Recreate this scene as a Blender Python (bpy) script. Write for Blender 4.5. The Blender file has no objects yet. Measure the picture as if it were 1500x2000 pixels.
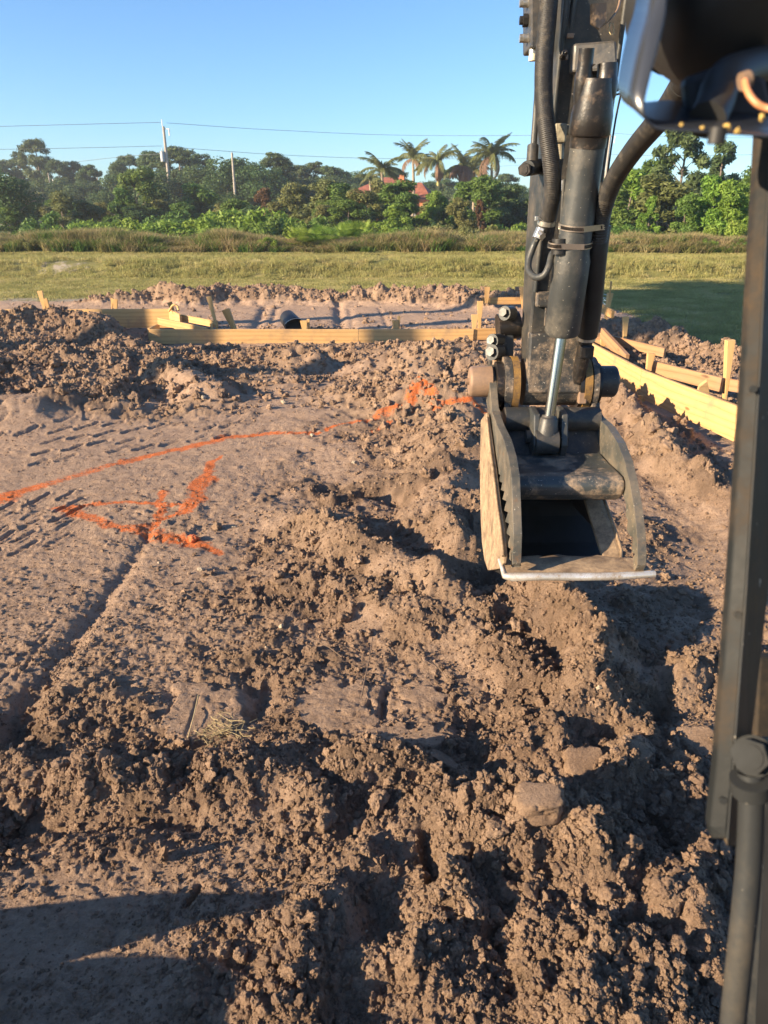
import bpy, bmesh, math, random
import numpy as np
from math import sin, cos, pi, radians, atan2, sqrt
from mathutils import Vector, Matrix

S = bpy.context.scene
COL = S.collection
random.seed(7)
rng = np.random.default_rng(11)

# ------------------------------------------------------------------ camera
H = 1.95                       # eye height above the pad
F = 1400.0                     # focal length in pixels of the 1500 x 2000 photograph
PITCH = radians(22.7)
cp, sp = cos(PITCH), sin(PITCH)
cam = bpy.data.cameras.new('camera')
cam.sensor_fit = 'HORIZONTAL'
cam.sensor_width = 36.0
cam.lens = F / 1500.0 * 36.0
cam.clip_start = 0.02
cam.clip_end = 3000.0
cam.dof.use_dof = True
cam.dof.focus_distance = 3.6
cam.dof.aperture_fstop = 9.5
cam_o = bpy.data.objects.new('camera', cam)
COL.objects.link(cam_o)
cam_o.location = (0, 0, H)
cam_o.rotation_euler = (pi / 2 - PITCH, 0, 0)
S.camera = cam_o

# ------------------------------------------------------------------ sky, sun, exposure
SUN_EL, SUN_BACK = radians(19.0), radians(25.0)      # low sun from the left, a little behind
world = bpy.data.worlds.new('World')
S.world = world
world.use_nodes = True
wn = world.node_tree
sky = wn.nodes.new('ShaderNodeTexSky')
sky.sky_type = 'NISHITA'
sky.sun_disc = False
sky.sun_elevation = SUN_EL
sky.sun_rotation = -(pi / 2 + SUN_BACK)
sky.altitude = 0
sky.air_density = 1.0
sky.dust_density = 0.3
sky.ozone_density = 2.0
tint = wn.nodes.new('ShaderNodeMix'); tint.data_type = 'RGBA'; tint.blend_type = 'MULTIPLY'
tint.inputs[0].default_value = 1.0; tint.inputs[7].default_value = (0.68, 0.93, 1.22, 1)
wn.links.new(sky.outputs[0], tint.inputs[6])
wn.links.new(tint.outputs[2], wn.nodes['Background'].inputs[0])
wn.nodes['Background'].inputs[1].default_value = 0.076
sun = bpy.data.lights.new('sun', 'SUN')
sun.energy = 5.0
sun.angle = radians(0.5)
sun.color = (1.0, 0.785, 0.53)
sun_o = bpy.data.objects.new('sun', sun)
COL.objects.link(sun_o)
ldir = Vector((cos(SUN_BACK) * cos(SUN_EL), sin(SUN_BACK) * cos(SUN_EL), -sin(SUN_EL)))
sun_o.rotation_euler = ldir.to_track_quat('-Z', 'Y').to_euler()
sun_o.location = (-30, -10, 20)
S.view_settings.view_transform = 'Standard'
S.view_settings.look = 'None'
S.view_settings.gamma = 1.0
S.view_settings.exposure = 1.38
S.view_settings.use_curve_mapping = False

# ------------------------------------------------------------------ where things stand
def W(px, py, d):
    """point at depth d (metres along the view axis) seen at a place in the photograph"""
    u, v = (px - 750) / F * d, (1000 - py) / F * d
    return Vector((u, d * cp + v * sp, H - d * sp + v * cp))

def G(px, py, z=0.0):
    """point at height z"""
    k = (1000 - py) / F
    den = -sp + k * cp
    return W(px, py, (z - H) / den)

def WY(px, py, Y):
    """point at distance Y ahead"""
    k = (1000 - py) / F
    return W(px, py, Y / (cp + k * sp))

def WX(px, py, X):
    """point in the upright plane x = X"""
    return W(px, py, X * F / (px - 750))

# ------------------------------------------------------------------ objects
def tag(o, label=None, cat=None, group=None, kind=None):
    if label: o['label'] = label
    if cat: o['category'] = cat
    if group: o['group'] = group
    if kind: o['kind'] = kind
    return o

def empty(name, loc=(0, 0, 0), rz=0.0, label=None, cat=None, group=None):
    o = bpy.data.objects.new(name, None)
    COL.objects.link(o)
    o.location = loc
    o.rotation_euler = (0, 0, rz)
    o.empty_display_size = 0.2
    return tag(o, label, cat, group)

def link(name, me, parent=None, loc=None, rot=None, world_space=True):
    o = bpy.data.objects.new(name, me)
    COL.objects.link(o)
    if parent is not None:
        o.parent = parent
        if world_space:
            # vertices are in world coordinates
            m = Matrix.Identity(4)
            q = parent
            chain = []
            while q is not None:
                chain.append(q); q = q.parent
            for q in reversed(chain):
                m = m @ (q.matrix_parent_inverse @ q.matrix_basis)
            o.matrix_parent_inverse = m.inverted()
    if loc is not None: o.location = loc
    if rot is not None: o.rotation_euler = rot
    return o

class MB:
    """collects pieces of one mesh"""
    def __init__(self):
        self.v = []; self.f = []; self.s = []
    def add(self, vs, fs, smooth=False):
        n = len(self.v)
        self.v += [tuple(p) for p in vs]
        self.f += [tuple(i + n for i in f) for f in fs]
        self.s += [smooth] * len(fs)
        return self
    def prism(self, pts, off):
        """polygon extruded by off"""
        n = len(pts); off = Vector(off)
        a = [Vector(p) for p in pts]
        vs = a + [p + off for p in a]
        fs = [tuple(range(n - 1, -1, -1)), tuple(range(n, 2 * n))]
        fs += [(i, (i + 1) % n, (i + 1) % n + n, i + n) for i in range(n)]
        return self.add(vs, fs)
    def box(self, c, size, rot=None):
        sx, sy, sz = [k / 2 for k in size]
        vs = [Vector((x * sx, y * sy, z * sz)) for x in (-1, 1) for y in (-1, 1) for z in (-1, 1)]
        if rot is not None:
            vs = [rot @ p for p in vs]
        c = Vector(c)
        fs = [(0, 1, 3, 2), (4, 6, 7, 5), (0, 4, 5, 1), (2, 3, 7, 6), (0, 2, 6, 4), (1, 5, 7, 3)]
        return self.add([p + c for p in vs], fs)
    def bar(self, a, b, w, h, up=(0, 0, 1), jit=0):
        """rectangular bar from a to b, w across, h along up"""
        a, b = Vector(a), Vector(b)
        d = (b - a); L = d.length; d.normalize()
        u = Vector(up); sd = d.cross(u).normalized(); u = sd.cross(d).normalized()
        vs = []
        for p in (a, b):
            for i, j in ((-1, -1), (1, -1), (1, 1), (-1, 1)):
                vs.append(p + sd * (i * w / 2) + u * (j * h / 2))
        fs = [(0, 3, 2, 1), (4, 5, 6, 7), (0, 1, 5, 4), (1, 2, 6, 5), (2, 3, 7, 6), (3, 0, 4, 7)]
        return self.add(vs, fs)
    def tube(self, pts, r, n=12, caps=True, smooth=True, flat=None):
        pts = [Vector(p) for p in pts]
        m = len(pts)
        rs = r if isinstance(r, (list, tuple)) else [r] * m
        t0 = (pts[1] - pts[0]).normalized()
        u = t0.orthogonal().normalized()
        vs = []
        for i, p in enumerate(pts):
            if i == 0: t = pts[1] - pts[0]
            elif i == m - 1: t = pts[-1] - pts[-2]
            else: t = (pts[i + 1] - pts[i]).normalized() + (pts[i] - pts[i - 1]).normalized()
            if t.length < 1e-9: t = t0
            t.normalize()
            u = (u - t * u.dot(t))
            if u.length < 1e-6: u = t.orthogonal()
            u.normalize()
            w = t.cross(u)
            for k in range(n):
                a = 2 * pi * k / n
                vs.append(p + (u * cos(a) + w * sin(a)) * rs[i])
        fs = []
        for i in range(m - 1):
            for k in range(n):
                k2 = (k + 1) % n
                fs.append((i * n + k, i * n + k2, (i + 1) * n + k2, (i + 1) * n + k))
        self.add(vs, fs, smooth)
        if caps:
            self.add(vs[:n], [tuple(range(n - 1, -1, -1))])
            self.add(vs[-n:], [tuple(range(n))])
        return self
    def cyl(self, a, b, r, n=24, smooth=True):
        return self.tube([a, b], r, n, True, smooth)
    def mesh(self, name, mat):
        me = bpy.data.meshes.new(name)
        me.from_pydata(self.v, [], self.f)
        me.polygons.foreach_set('use_smooth', self.s)
        if mat is not None: me.materials.append(mat)
        me.validate(); me.update()
        return me
    def build(self, name, mat, parent=None, bevel=0, seg=2):
        o = link(name, self.mesh(name, mat), parent)
        if bevel:
            bm = bmesh.new(); bm.from_mesh(o.data)
            bmesh.ops.recalc_face_normals(bm, faces=bm.faces)
            bm.to_mesh(o.data); bm.free()
            md = o.modifiers.new('bevel', 'BEVEL')
            md.width = bevel; md.segments = seg; md.limit_method = 'ANGLE'
            md.angle_limit = radians(35); md.harden_normals = False
        return o

def spline(pts, n=8):
    """smooth curve through points (Catmull-Rom)"""
    P = [Vector(p) for p in pts]
    P = [P[0] * 2 - P[1]] + P + [P[-1] * 2 - P[-2]]
    out = []
    for i in range(1, len(P) - 2):
        for k in range(n):
            t = k / n
            a, b, c, d = P[i - 1], P[i], P[i + 1], P[i + 2]
            out.append(0.5 * ((2 * b) + (c - a) * t + (2 * a - 5 * b + 4 * c - d) * t * t + (3 * b - a - 3 * c + d) * t ** 3))
    out.append(P[-2])
    return out

def np_mesh(name, v, f, mat=None, smooth=False):
    """v (n,3), f (m,3 or 4) arrays"""
    v = np.ascontiguousarray(v, dtype=np.float32); f = np.ascontiguousarray(f, dtype=np.int32)
    me = bpy.data.meshes.new(name)
    me.vertices.add(len(v)); me.vertices.foreach_set('co', v.ravel())
    k = f.shape[1]
    me.loops.add(f.size); me.loops.foreach_set('vertex_index', f.ravel())
    me.polygons.add(len(f))
    me.polygons.foreach_set('loop_start', np.arange(0, f.size, k, dtype=np.int32))
    if smooth: me.polygons.foreach_set('use_smooth', np.ones(len(f), dtype=bool))
    if mat is not None: me.materials.append(mat)
    me.update(calc_edges=True)
    return me

# ------------------------------------------------------------------ materials
class NT:
    def __init__(self, name):
        self.m = bpy.data.materials.new(name)
        self.m.use_nodes = True
        self.t = self.m.node_tree
        self.b = self.t.nodes['Principled BSDF']
        self.out = self.t.nodes['Material Output']
        self.tc = None
    def n(self, typ, **kw):
        x = self.t.nodes.new(typ)
        for k, v in kw.items(): setattr(x, k, v)
        return x
    def l(self, a, b): self.t.links.new(a, b)
    def coord(self, which='Object'):
        if self.tc is None: self.tc = self.n('ShaderNodeTexCoord')
        return self.tc.outputs[which]
    def pos(self):
        return self.n('ShaderNodeNewGeometry').outputs['Position']
    def noise(self, scale, detail=4, rough=0.55, vec=None, dist=0.0):
        x = self.n('ShaderNodeTexNoise')
        x.inputs['Scale'].default_value = scale; x.inputs['Detail'].default_value = detail
        x.inputs['Roughness'].default_value = rough; x.inputs['Distortion'].default_value = dist
        self.l(vec if vec is not None else self.coord(), x.inputs['Vector'])
        return x.outputs['Fac']
    def ramp(self, fac, stops):
        x = self.n('ShaderNodeValToRGB')
        el = x.color_ramp.elements
        while len(el) < len(stops): el.new(0.5)
        for e, (p, c) in zip(el, stops):
            e.position = p
            e.color = (c, c, c, 1) if isinstance(c, (int, float)) else (*c, 1)
        self.l(fac, x.inputs[0])
        return x.outputs[0]
    def mix(self, fac, a, b, mode='MIX'):
        x = self.n('ShaderNodeMix', data_type='RGBA', blend_type=mode)
        for sock, v in ((x.inputs[0], fac), (x.inputs[6], a), (x.inputs[7], b)):
            if isinstance(v, (int, float)): sock.default_value = v
            elif isinstance(v, tuple): sock.default_value = (*v, 1)
            else: self.l(v, sock)
        return x.outputs[2]
    def math(self, op, a, b=None, clamp=False):
        x = self.n('ShaderNodeMath', operation=op, use_clamp=clamp)
        for sock, v in ((x.inputs[0], a), (x.inputs[1], b)):
            if v is None: continue
            if isinstance(v, (int, float)): sock.default_value = v
            else: self.l(v, sock)
        return x.outputs[0]
    def attr(self, name):
        return self.n('ShaderNodeAttribute', attribute_name=name)
    def rand(self):
        return self.n('ShaderNodeObjectInfo').outputs['Random']
    def bump(self, h, strength, dist, prev=None):
        x = self.n('ShaderNodeBump')
        x.inputs['Strength'].default_value = strength; x.inputs['Distance'].default_value = dist
        self.l(h, x.inputs['Height'])
        if prev is not None: self.l(prev, x.inputs['Normal'])
        return x.outputs[0]
    def set(self, color=None, rough=None, metal=None, normal=None, spec=None):
        for k, v in (('Base Color', color), ('Roughness', rough), ('Metallic', metal), ('Normal', normal), ('Specular IOR Level', spec)):
            if v is None: continue
            s = self.b.inputs[k]
            if isinstance(v, (int, float)): s.default_value = v
            elif isinstance(v, tuple): s.default_value = (*v, 1)
            else: self.l(v, s)
        return self.m

# dry sandy soil; attributes on the ground: grass, paint, moist, crust
def soil_colour(N, vec):
    big = N.noise(0.9, 5, 0.6, vec)
    mid = N.noise(9.0, 6, 0.65, vec)
    fine = N.noise(160.0, 3, 0.7, vec)
    c = N.ramp(mid, [(0.28, (0.150, 0.100, 0.065)), (0.5, (0.300, 0.201, 0.138)), (0.74, (0.450, 0.315, 0.222))])
    c = N.mix(N.ramp(big, [(0.35, 0.0), (0.7, 0.5)]), c, (0.43, 0.308, 0.206))
    c = N.mix(N.ramp(fine, [(0.3, 0.55), (0.52, 0.0)]), c, (0.15, 0.098, 0.068))
    c = N.mix(N.ramp(fine, [(0.66, 0.0), (0.80, 0.6)]), c, (0.46, 0.37, 0.28))
    return c

N = NT('dry_soil')
vec = N.pos()
c = soil_colour(N, vec)
dark_soil = N.attr('dark_soil').outputs['Fac']
c = N.mix(dark_soil, c, N.mix(N.noise(30, 4, 0.6, vec), (0.075, 0.052, 0.040), (0.15, 0.105, 0.08)))
crust = N.attr('crust').outputs['Fac']
cc = N.ramp(N.math('ADD', N.math('MULTIPLY', N.noise(14, 6, 0.7, vec), 0.55), N.math('MULTIPLY', N.noise(48, 5, 0.8, vec), 0.45)), [(0.34, (0.25, 0.168, 0.110)), (0.47, (0.440, 0.304, 0.215)), (0.66, (0.58, 0.420, 0.305))])
c = N.mix(N.math('MULTIPLY', crust, 0.8), c, cc)
grass = N.attr('grass').outputs['Fac']
gn = N.math('ADD', N.math('MULTIPLY', N.noise(2.2, 6, 0.7, vec), 0.6), N.math('MULTIPLY', N.noise(0.35, 4, 0.6, vec), 0.4))
gfine = N.noise(70, 3, 0.7, vec)
gc = N.ramp(gn, [(0.25, (0.16, 0.165, 0.050)), (0.5, (0.27, 0.25, 0.085)), (0.75, (0.42, 0.35, 0.17))])
gc = N.mix(N.ramp(gfine, [(0.35, 0.7), (0.6, 0.0)]), gc, (0.05, 0.055, 0.02))
gedge = N.ramp(N.math('ADD', grass, N.math('MULTIPLY', N.math('SUBTRACT', N.noise(5, 5, 0.7, vec), 0.5), 1.0)), [(0.42, 0.0), (0.56, 1.0)])
c = N.mix(gedge, c, gc)
bare = N.attr('bare').outputs['Fac']
bn = N.ramp(N.math('MULTIPLY', bare, N.noise(3.0, 5, 0.7, vec)), [(0.40, 0.0), (0.52, 1.0)])
c = N.mix(bn, c, (0.36, 0.31, 0.24))
paint = N.attr('paint').outputs['Fac']
pn = N.math('ADD', paint, N.math('MULTIPLY', N.math('SUBTRACT', N.noise(26, 6, 0.85, vec), 0.54), 2.6))
pm = N.ramp(pn, [(0.26, 0.0), (0.78, 0.92)])
pc = N.ramp(N.noise(130, 2, 0.6, vec), [(0.3, (0.55, 0.115, 0.025)), (0.7, (0.88, 0.23, 0.055))])
pm2 = N.math('MULTIPLY', pm, N.ramp(N.noise(45, 3, 0.7, vec), [(0.33, 0.45), (0.5, 1.0)]))
c = N.mix(pm2, c, pc)
grain = N.noise(240, 4, 0.75, vec)
g2 = N.noise(60, 5, 0.7, vec)
nb = N.bump(grain, 0.8, 0.005)
nb = N.bump(g2, 0.8, 0.018, nb)
g3 = N.ramp(N.noise(16, 6, 0.75, vec), [(0.35, 0.0), (0.65, 1.0)])
nb = N.bump(g3, 0.35, 0.022, nb)
M_SOIL = N.set(color=c, rough=0.95, normal=nb, spec=0.15)

N = NT('soil_lumps')
vec = N.pos()
c = soil_colour(N, vec)
at = N.n('ShaderNodeAttribute', attribute_name='tone', attribute_type='INSTANCER')
c = N.mix(at.outputs['Fac'], c, N.mix(N.noise(40, 4, 0.6, vec), (0.12, 0.08, 0.06), (0.20, 0.14, 0.105)))
nb = N.bump(N.noise(260, 4, 0.8, vec), 0.9, 0.005)
nb = N.bump(N.noise(75, 5, 0.75, vec), 0.9, 0.012, nb)
M_LUMP = N.set(color=c, rough=0.95, normal=nb, spec=0.15)

def simple(name, col, rough=0.6, metal=0.0, var=0.25, scale=20, bump=0.0, spec=None):
    N = NT(name)
    n = N.noise(scale, 5, 0.6)
    a = tuple(max(0, k * (1 - var)) for k in col); b = tuple(min(1, k * (1 + var)) for k in col)
    c = N.ramp(n, [(0.3, a), (0.7, b)])
    nb = N.bump(N.noise(scale * 4, 3), bump, 0.005) if bump else None
    return N.set(color=c, rough=rough, metal=metal, normal=nb, spec=spec)

M_PEBBLE = simple('pale_pebble', (0.40, 0.33, 0.24), 0.85, bump=0.4, scale=60)
M_STRAW = simple('dry_straw', (0.42, 0.33, 0.17), 0.8, scale=30)
M_ROOT = simple('dark_root', (0.16, 0.11, 0.075), 0.9, scale=30)
M_BLACKPLASTIC = simple('black_plastic', (0.018, 0.018, 0.02), 0.5, scale=8)

# planks: long grain along the object's x, knots
def wood(name, light, dark, k=1.0):
    N = NT(name)
    mp = N.n('ShaderNodeMapping'); N.l(N.coord(), mp.inputs[0])
    rnd = N.rand()
    cmb = N.n('ShaderNodeCombineXYZ'); N.l(N.math('MULTIPLY', rnd, 37.0), cmb.inputs[0]); N.l(N.math('MULTIPLY', rnd, 11.0), cmb.inputs[2])
    N.l(cmb.outputs[0], mp.inputs['Location'])
    mp.inputs['Scale'].default_value = (0.9, 9, 9)
    wv = N.n('ShaderNodeTexWave', wave_type='BANDS', bands_direction='Z')
    wv.inputs['Scale'].default_value = 0.55; wv.inputs['Distortion'].default_value = 9.0
    wv.inputs['Detail'].default_value = 3; wv.inputs['Detail Scale'].default_value = 0.7
    N.l(mp.outputs[0], wv.inputs['Vector'])
    mp2 = N.n('ShaderNodeMapping'); N.l(N.coord(), mp2.inputs[0]); mp2.inputs['Scale'].default_value = (6, 160, 160)
    fib = N.noise(1, 4, 0.6, mp2.outputs[0])
    c = N.ramp(wv.outputs['Fac'], [(0.0, light), (0.55, tuple(0.93 * x for x in light)), (0.93, tuple(0.75 * a + 0.25 * b for a, b in zip(light, dark))), (1.0, tuple(0.45 * a + 0.55 * b for a, b in zip(light, dark)))])
    c = N.mix(N.ramp(fib, [(0.35, 0.30), (0.6, 0.0)]), c, dark)
    vo = N.n('ShaderNodeTexVoronoi'); vo.inputs['Scale'].default_value = 1.0
    mp3 = N.n('ShaderNodeMapping'); N.l(N.coord(), mp3.inputs[0]); N.l(cmb.outputs[0], mp3.inputs['Location']); mp3.inputs['Scale'].default_value = (1.5, 5, 5)
    N.l(mp3.outputs[0], vo.inputs['Vector'])
    c = N.mix(N.ramp(vo.outputs['Distance'], [(0.06, 0.85), (0.11, 0.0)]), c, tuple(0.45 * x for x in dark))
    c = N.mix(N.ramp(N.noise(3, 5, 0.7), [(0.50, 0.0), (0.72, 0.6)]), c, (0.30, 0.20, 0.13))
    nb = N.bump(fib, 0.25, 0.002)
    return N.set(color=c, rough=0.72, normal=nb, spec=0.3)
M_WOOD = wood('new_pine_lumber', (0.66, 0.425, 0.185), (0.40, 0.21, 0.07))
M_WOOD2 = wood('orange_pine_lumber', (0.56, 0.335, 0.13), (0.30, 0.145, 0.05))
M_WOOD3 = wood('reddish_rear_lumber', (0.42, 0.245, 0.125), (0.22, 0.105, 0.05))

# machine paint: near-black grey with dust, chips and scratches
def machine(name, base, dust, dust_lo, dust_hi, rough=0.42, rust=None, rust_lo=0.6, rust_hi=0.75, chips=0.0, metal=0.0, sc=7, spec=0.5, relief=1.0):
    N = NT(name)
    vec = N.coord()
    c = N.ramp(N.noise(5, 4), [(0.3, tuple(0.8 * x for x in base)), (0.7, tuple(1.25 * x for x in base))])
    dn = N.noise(sc, 8, 0.72)
    df = N.ramp(dn, [(dust_lo, 0.0), (dust_hi, 1.0)])
    sm = N.noise(90, 3, 0.7)
    df2 = N.math('MULTIPLY', df, N.ramp(sm, [(0.3, 0.35), (0.6, 1.0)]))
    c = N.mix(df2, c, dust)
    if rust:
        rf = N.ramp(N.noise(11, 7, 0.75), [(rust_lo, 0.0), (rust_hi, 1.0)])
        c = N.mix(rf, c, rust)
    if chips:
        cf = N.ramp(N.noise(120, 2, 0.5), [(0.74 - chips, 0.0), (0.77 - chips, 0.8)])
        c = N.mix(cf, c, (0.42, 0.38, 0.31))
    r = N.math('ADD', N.math('MULTIPLY', df2, 0.4), rough, clamp=True)
    r = N.math('ADD', r, N.math('MULTIPLY', N.math('SUBTRACT', N.noise(35, 4), 0.5), 0.2), clamp=True)
    nb = N.bump(N.noise(80, 4, 0.7), 0.18 * relief, 0.004)
    nb = N.bump(dn, 0.12, 0.01, nb)
    return N.set(color=c, rough=r, normal=nb, metal=metal, spec=spec)
DUST = (0.34, 0.25, 0.17)
M_PAINT = machine('dusty_charcoal_paint', (0.026, 0.029, 0.031), (0.17, 0.135, 0.095), 0.43, 0.85, 0.42, chips=0.02)
M_PAINT2 = machine('scuffed_grey_cylinder_paint', (0.036, 0.040, 0.041), (0.16, 0.14, 0.11), 0.47, 0.82, 0.42, chips=0.035)
M_ARMLOW = machine('worn_arm_casting', (0.035, 0.036, 0.036), DUST, 0.44, 0.66, 0.5, chips=0.06, sc=14)
M_THUMB = machine('worn_thumb_plate', (0.075, 0.076, 0.068), (0.20, 0.155, 0.105), 0.42, 0.72, 0.4, rust=(0.19, 0.095, 0.04), rust_lo=0.60, rust_hi=0.72, chips=0.05, sc=10)
M_BAR = machine('muddy_crossbar', (0.05, 0.058, 0.06), DUST, 0.47, 0.60, 0.34, rust=(0.12, 0.07, 0.04), rust_lo=0.60, rust_hi=0.75, chips=0.05, sc=12)
M_BUCKET = machine('dried_mud_bucket_steel', (0.17, 0.12, 0.078), (0.40, 0.285, 0.175), 0.38, 0.58, 0.6, sc=13, rust=(0.10, 0.062, 0.036), rust_lo=0.56, rust_hi=0.70, chips=.03)
M_INNER = machine('dark_bucket_inside', (0.006, 0.005, 0.005), (0.02, 0.015, 0.01), 0.5, 0.8, 0.7)  # near-black base puts the shade inside the bucket into the colour
M_EDGE = machine('polished_cutting_edge', (0.80, 0.76, 0.68), (0.34, 0.24, 0.15), 0.46, 0.60, 0.30, metal=0.6, sc=9)
M_YELLOW = machine('rusty_yellow_wear_ring', (0.27, 0.15, 0.035), (0.10, 0.062, 0.035), 0.36, 0.58, 0.5, sc=16)
M_PIN = machine('rusty_pin_boss', (0.20, 0.135, 0.095), (0.34, 0.21, 0.12), 0.4, 0.7, 0.45, sc=12)
M_GREASE = machine('greasy_black_steel', (0.016, 0.014, 0.013), (0.13, 0.09, 0.06), 0.52, 0.70, 0.35, sc=22)
M_CHROME = simple('chrome_rod', (0.42, 0.42, 0.42), 0.2, 1.0, var=0.05, scale=30)
M_RUBBER = simple('black_hose_rubber', (0.018, 0.017, 0.016), 0.48, scale=25, bump=0.1)
M_HOSEDUST = machine('dusty_hose_rubber', (0.022, 0.021, 0.020), (0.12, 0.10, 0.075), 0.5, 0.8, 0.5, sc=30)
M_ZINC = simple('zinc_fitting', (0.60, 0.57, 0.50), 0.35, 0.85, var=0.2, scale=60, bump=0.15)
M_BAND = simple('steel_band', (0.48, 0.42, 0.36), 0.33, 0.85, var=0.1, scale=40)
M_CAP = simple('cream_plug', (0.72, 0.66, 0.48), 0.45, scale=20)
M_POST = machine('greasy_cab_post', (0.014, 0.016, 0.017), (0.075, 0.052, 0.032), 0.45, 0.75, 0.55, chips=0.0, sc=9, spec=0.16, relief=.3)
M_POSTSIDE = machine('brown_grimy_cab_post', (0.045, 0.037, 0.029), (0.15, 0.105, 0.06), 0.45, 0.75, 0.55, chips=0.01, sc=14, spec=0.2, relief=.5)
M_LAMP = simple('black_lamp_shell', (0.022, 0.022, 0.022), 0.55, scale=10)
M_STRAP = simple('glossy_lamp_bracket', (0.03, 0.034, 0.042), 0.25, 0.0, var=0.1, scale=10, spec=0.8)
M_WIRE = simple('orange_cable', (0.55, 0.24, 0.11), 0.45, scale=30)
M_BROWNLEAF = simple('dead_leaf', (0.42, 0.20, 0.08), 0.7, scale=60)

def leafmat(name, cols, trans=0.35):
    """leaf colours vary by object and by place in the crown"""
    N = NT(name)
    r = N.rand()
    a = N.ramp(N.noise(0.9, 4, 0.7, N.pos()), [(0.25, cols[0]), (0.55, cols[1]), (0.8, cols[2])])
    hs = N.n('ShaderNodeHueSaturation')
    N.l(N.math('ADD', N.math('MULTIPLY', r, 0.035), 0.4825), hs.inputs['Hue'])
    N.l(N.math('ADD', N.math('MULTIPLY', N.noise(7, 3, 0.6, N.pos()), 0.9), 0.55), hs.inputs['Value'])
    N.l(a, hs.inputs['Color'])
    N.set(color=hs.outputs[0], rough=0.6, spec=0.3)
    tr = N.n('ShaderNodeBsdfTranslucent'); N.l(hs.outputs[0], tr.inputs[0])
    mx = N.n('ShaderNodeMixShader'); mx.inputs[0].default_value = trans
    N.l(N.b.outputs[0], mx.inputs[1]); N.l(tr.outputs[0], mx.inputs[2])
    N.l(mx.outputs[0], N.out.inputs[0])
    return N.m
M_L_DARK = leafmat('dark_oak_leaves', [(0.040, 0.075, 0.028), (0.085, 0.140, 0.046), (0.145, 0.210, 0.070)])
M_L_PINE = leafmat('pine_needles', [(0.055, 0.088, 0.033), (0.110, 0.155, 0.055), (0.185, 0.235, 0.085)])
M_L_MID = leafmat('green_leaves', [(0.060, 0.115, 0.024), (0.125, 0.205, 0.040), (0.22, 0.31, 0.065)])
M_L_LIGHT = leafmat('fresh_green_leaves', [(0.11, 0.19, 0.028), (0.21, 0.32, 0.048), (0.34, 0.45, 0.09)])
M_L_OLIVE = leafmat('olive_leaves', [(0.10, 0.115, 0.036), (0.19, 0.20, 0.065), (0.30, 0.28, 0.10)])
M_L_BROWN = leafmat('brown_leaves', [(0.070, 0.040, 0.018), (0.140, 0.085, 0.035), (0.21, 0.14, 0.06)])
M_L_PALM = leafmat('palm_fronds', [(0.09, 0.11, 0.035), (0.17, 0.19, 0.065), (0.30, 0.28, 0.13)])
M_L_DEAD = leafmat('dead_palm_fronds', [(0.20, 0.12, 0.08), (0.32, 0.20, 0.13), (0.42, 0.29, 0.19)])
M_L_WEED = leafmat('tan_weeds', [(0.15, 0.145, 0.05), (0.36, 0.29, 0.14), (0.56, 0.44, 0.26)])
M_L_LAWN = leafmat('lawn_blades', [(0.22, 0.225, 0.070), (0.40, 0.365, 0.135), (0.58, 0.49, 0.26)])
M_BARK = simple('grey_bark', (0.20, 0.16, 0.125), 0.9, scale=3, bump=0.3)
M_PALMTRUNK = simple('grey_palm_trunk', (0.30, 0.24, 0.17), 0.9, scale=5)
M_POLE = simple('weathered_pole', (0.36, 0.32, 0.27), 0.85, scale=6)
M_CABLE = simple('grey_power_cable', (0.10, 0.11, 0.12), 0.6)
M_ROOF = simple('terracotta_roof', (0.25, 0.085, 0.05), 0.8, var=0.35, scale=2.5)
M_WALL = simple('orange_render', (0.46, 0.17, 0.075), 0.85, var=0.08, scale=1)
M_WHITE = simple('white_paint', (0.75, 0.73, 0.68), 0.6, var=0.05)
M_GLASS = simple('window_glass', (0.03, 0.04, 0.05), 0.08, spec=0.8)
M_ROAD = simple('asphalt', (0.06, 0.058, 0.055), 0.9, scale=1)

# ================================================================== terrain
def _hash(ix, iy, seed):
    h = (ix.astype(np.int64) * 374761393 + iy.astype(np.int64) * 668265263 + seed * 974711) & 0xFFFFFFFF
    h = ((h ^ (h >> 13)) * 1274126177) & 0xFFFFFFFF
    h = ((h ^ (h >> 16)) * 2246822519) & 0xFFFFFFFF
    h = h ^ (h >> 15)
    return (h & 0xFFFFFF).astype(np.float32) / 16777216.0

def vnoise(x, y, seed):
    ix = np.floor(x); iy = np.floor(y)
    fx = (x - ix).astype(np.float32); fy = (y - iy).astype(np.float32)
    ix = ix.astype(np.int64); iy = iy.astype(np.int64)
    fx = fx * fx * fx * (fx * (fx * 6 - 15) + 10); fy = fy * fy * fy * (fy * (fy * 6 - 15) + 10)
    a = _hash(ix, iy, seed); b = _hash(ix + 1, iy, seed)
    c = _hash(ix, iy + 1, seed); d = _hash(ix + 1, iy + 1, seed)
    return (a + (b - a) * fx) * (1 - fy) + (c + (d - c) * fx) * fy - 0.5

def fbm(x, y, scale, seed, octs=4, gain=0.5):
    s = 0; a = 1.0; k = 1.0 / scale
    for o in range(octs):
        s = s + a * vnoise(x * k + 17.3 * o, y * k - 9.1 * o, seed + o)
        a *= gain; k *= 2.03
    return s

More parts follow.
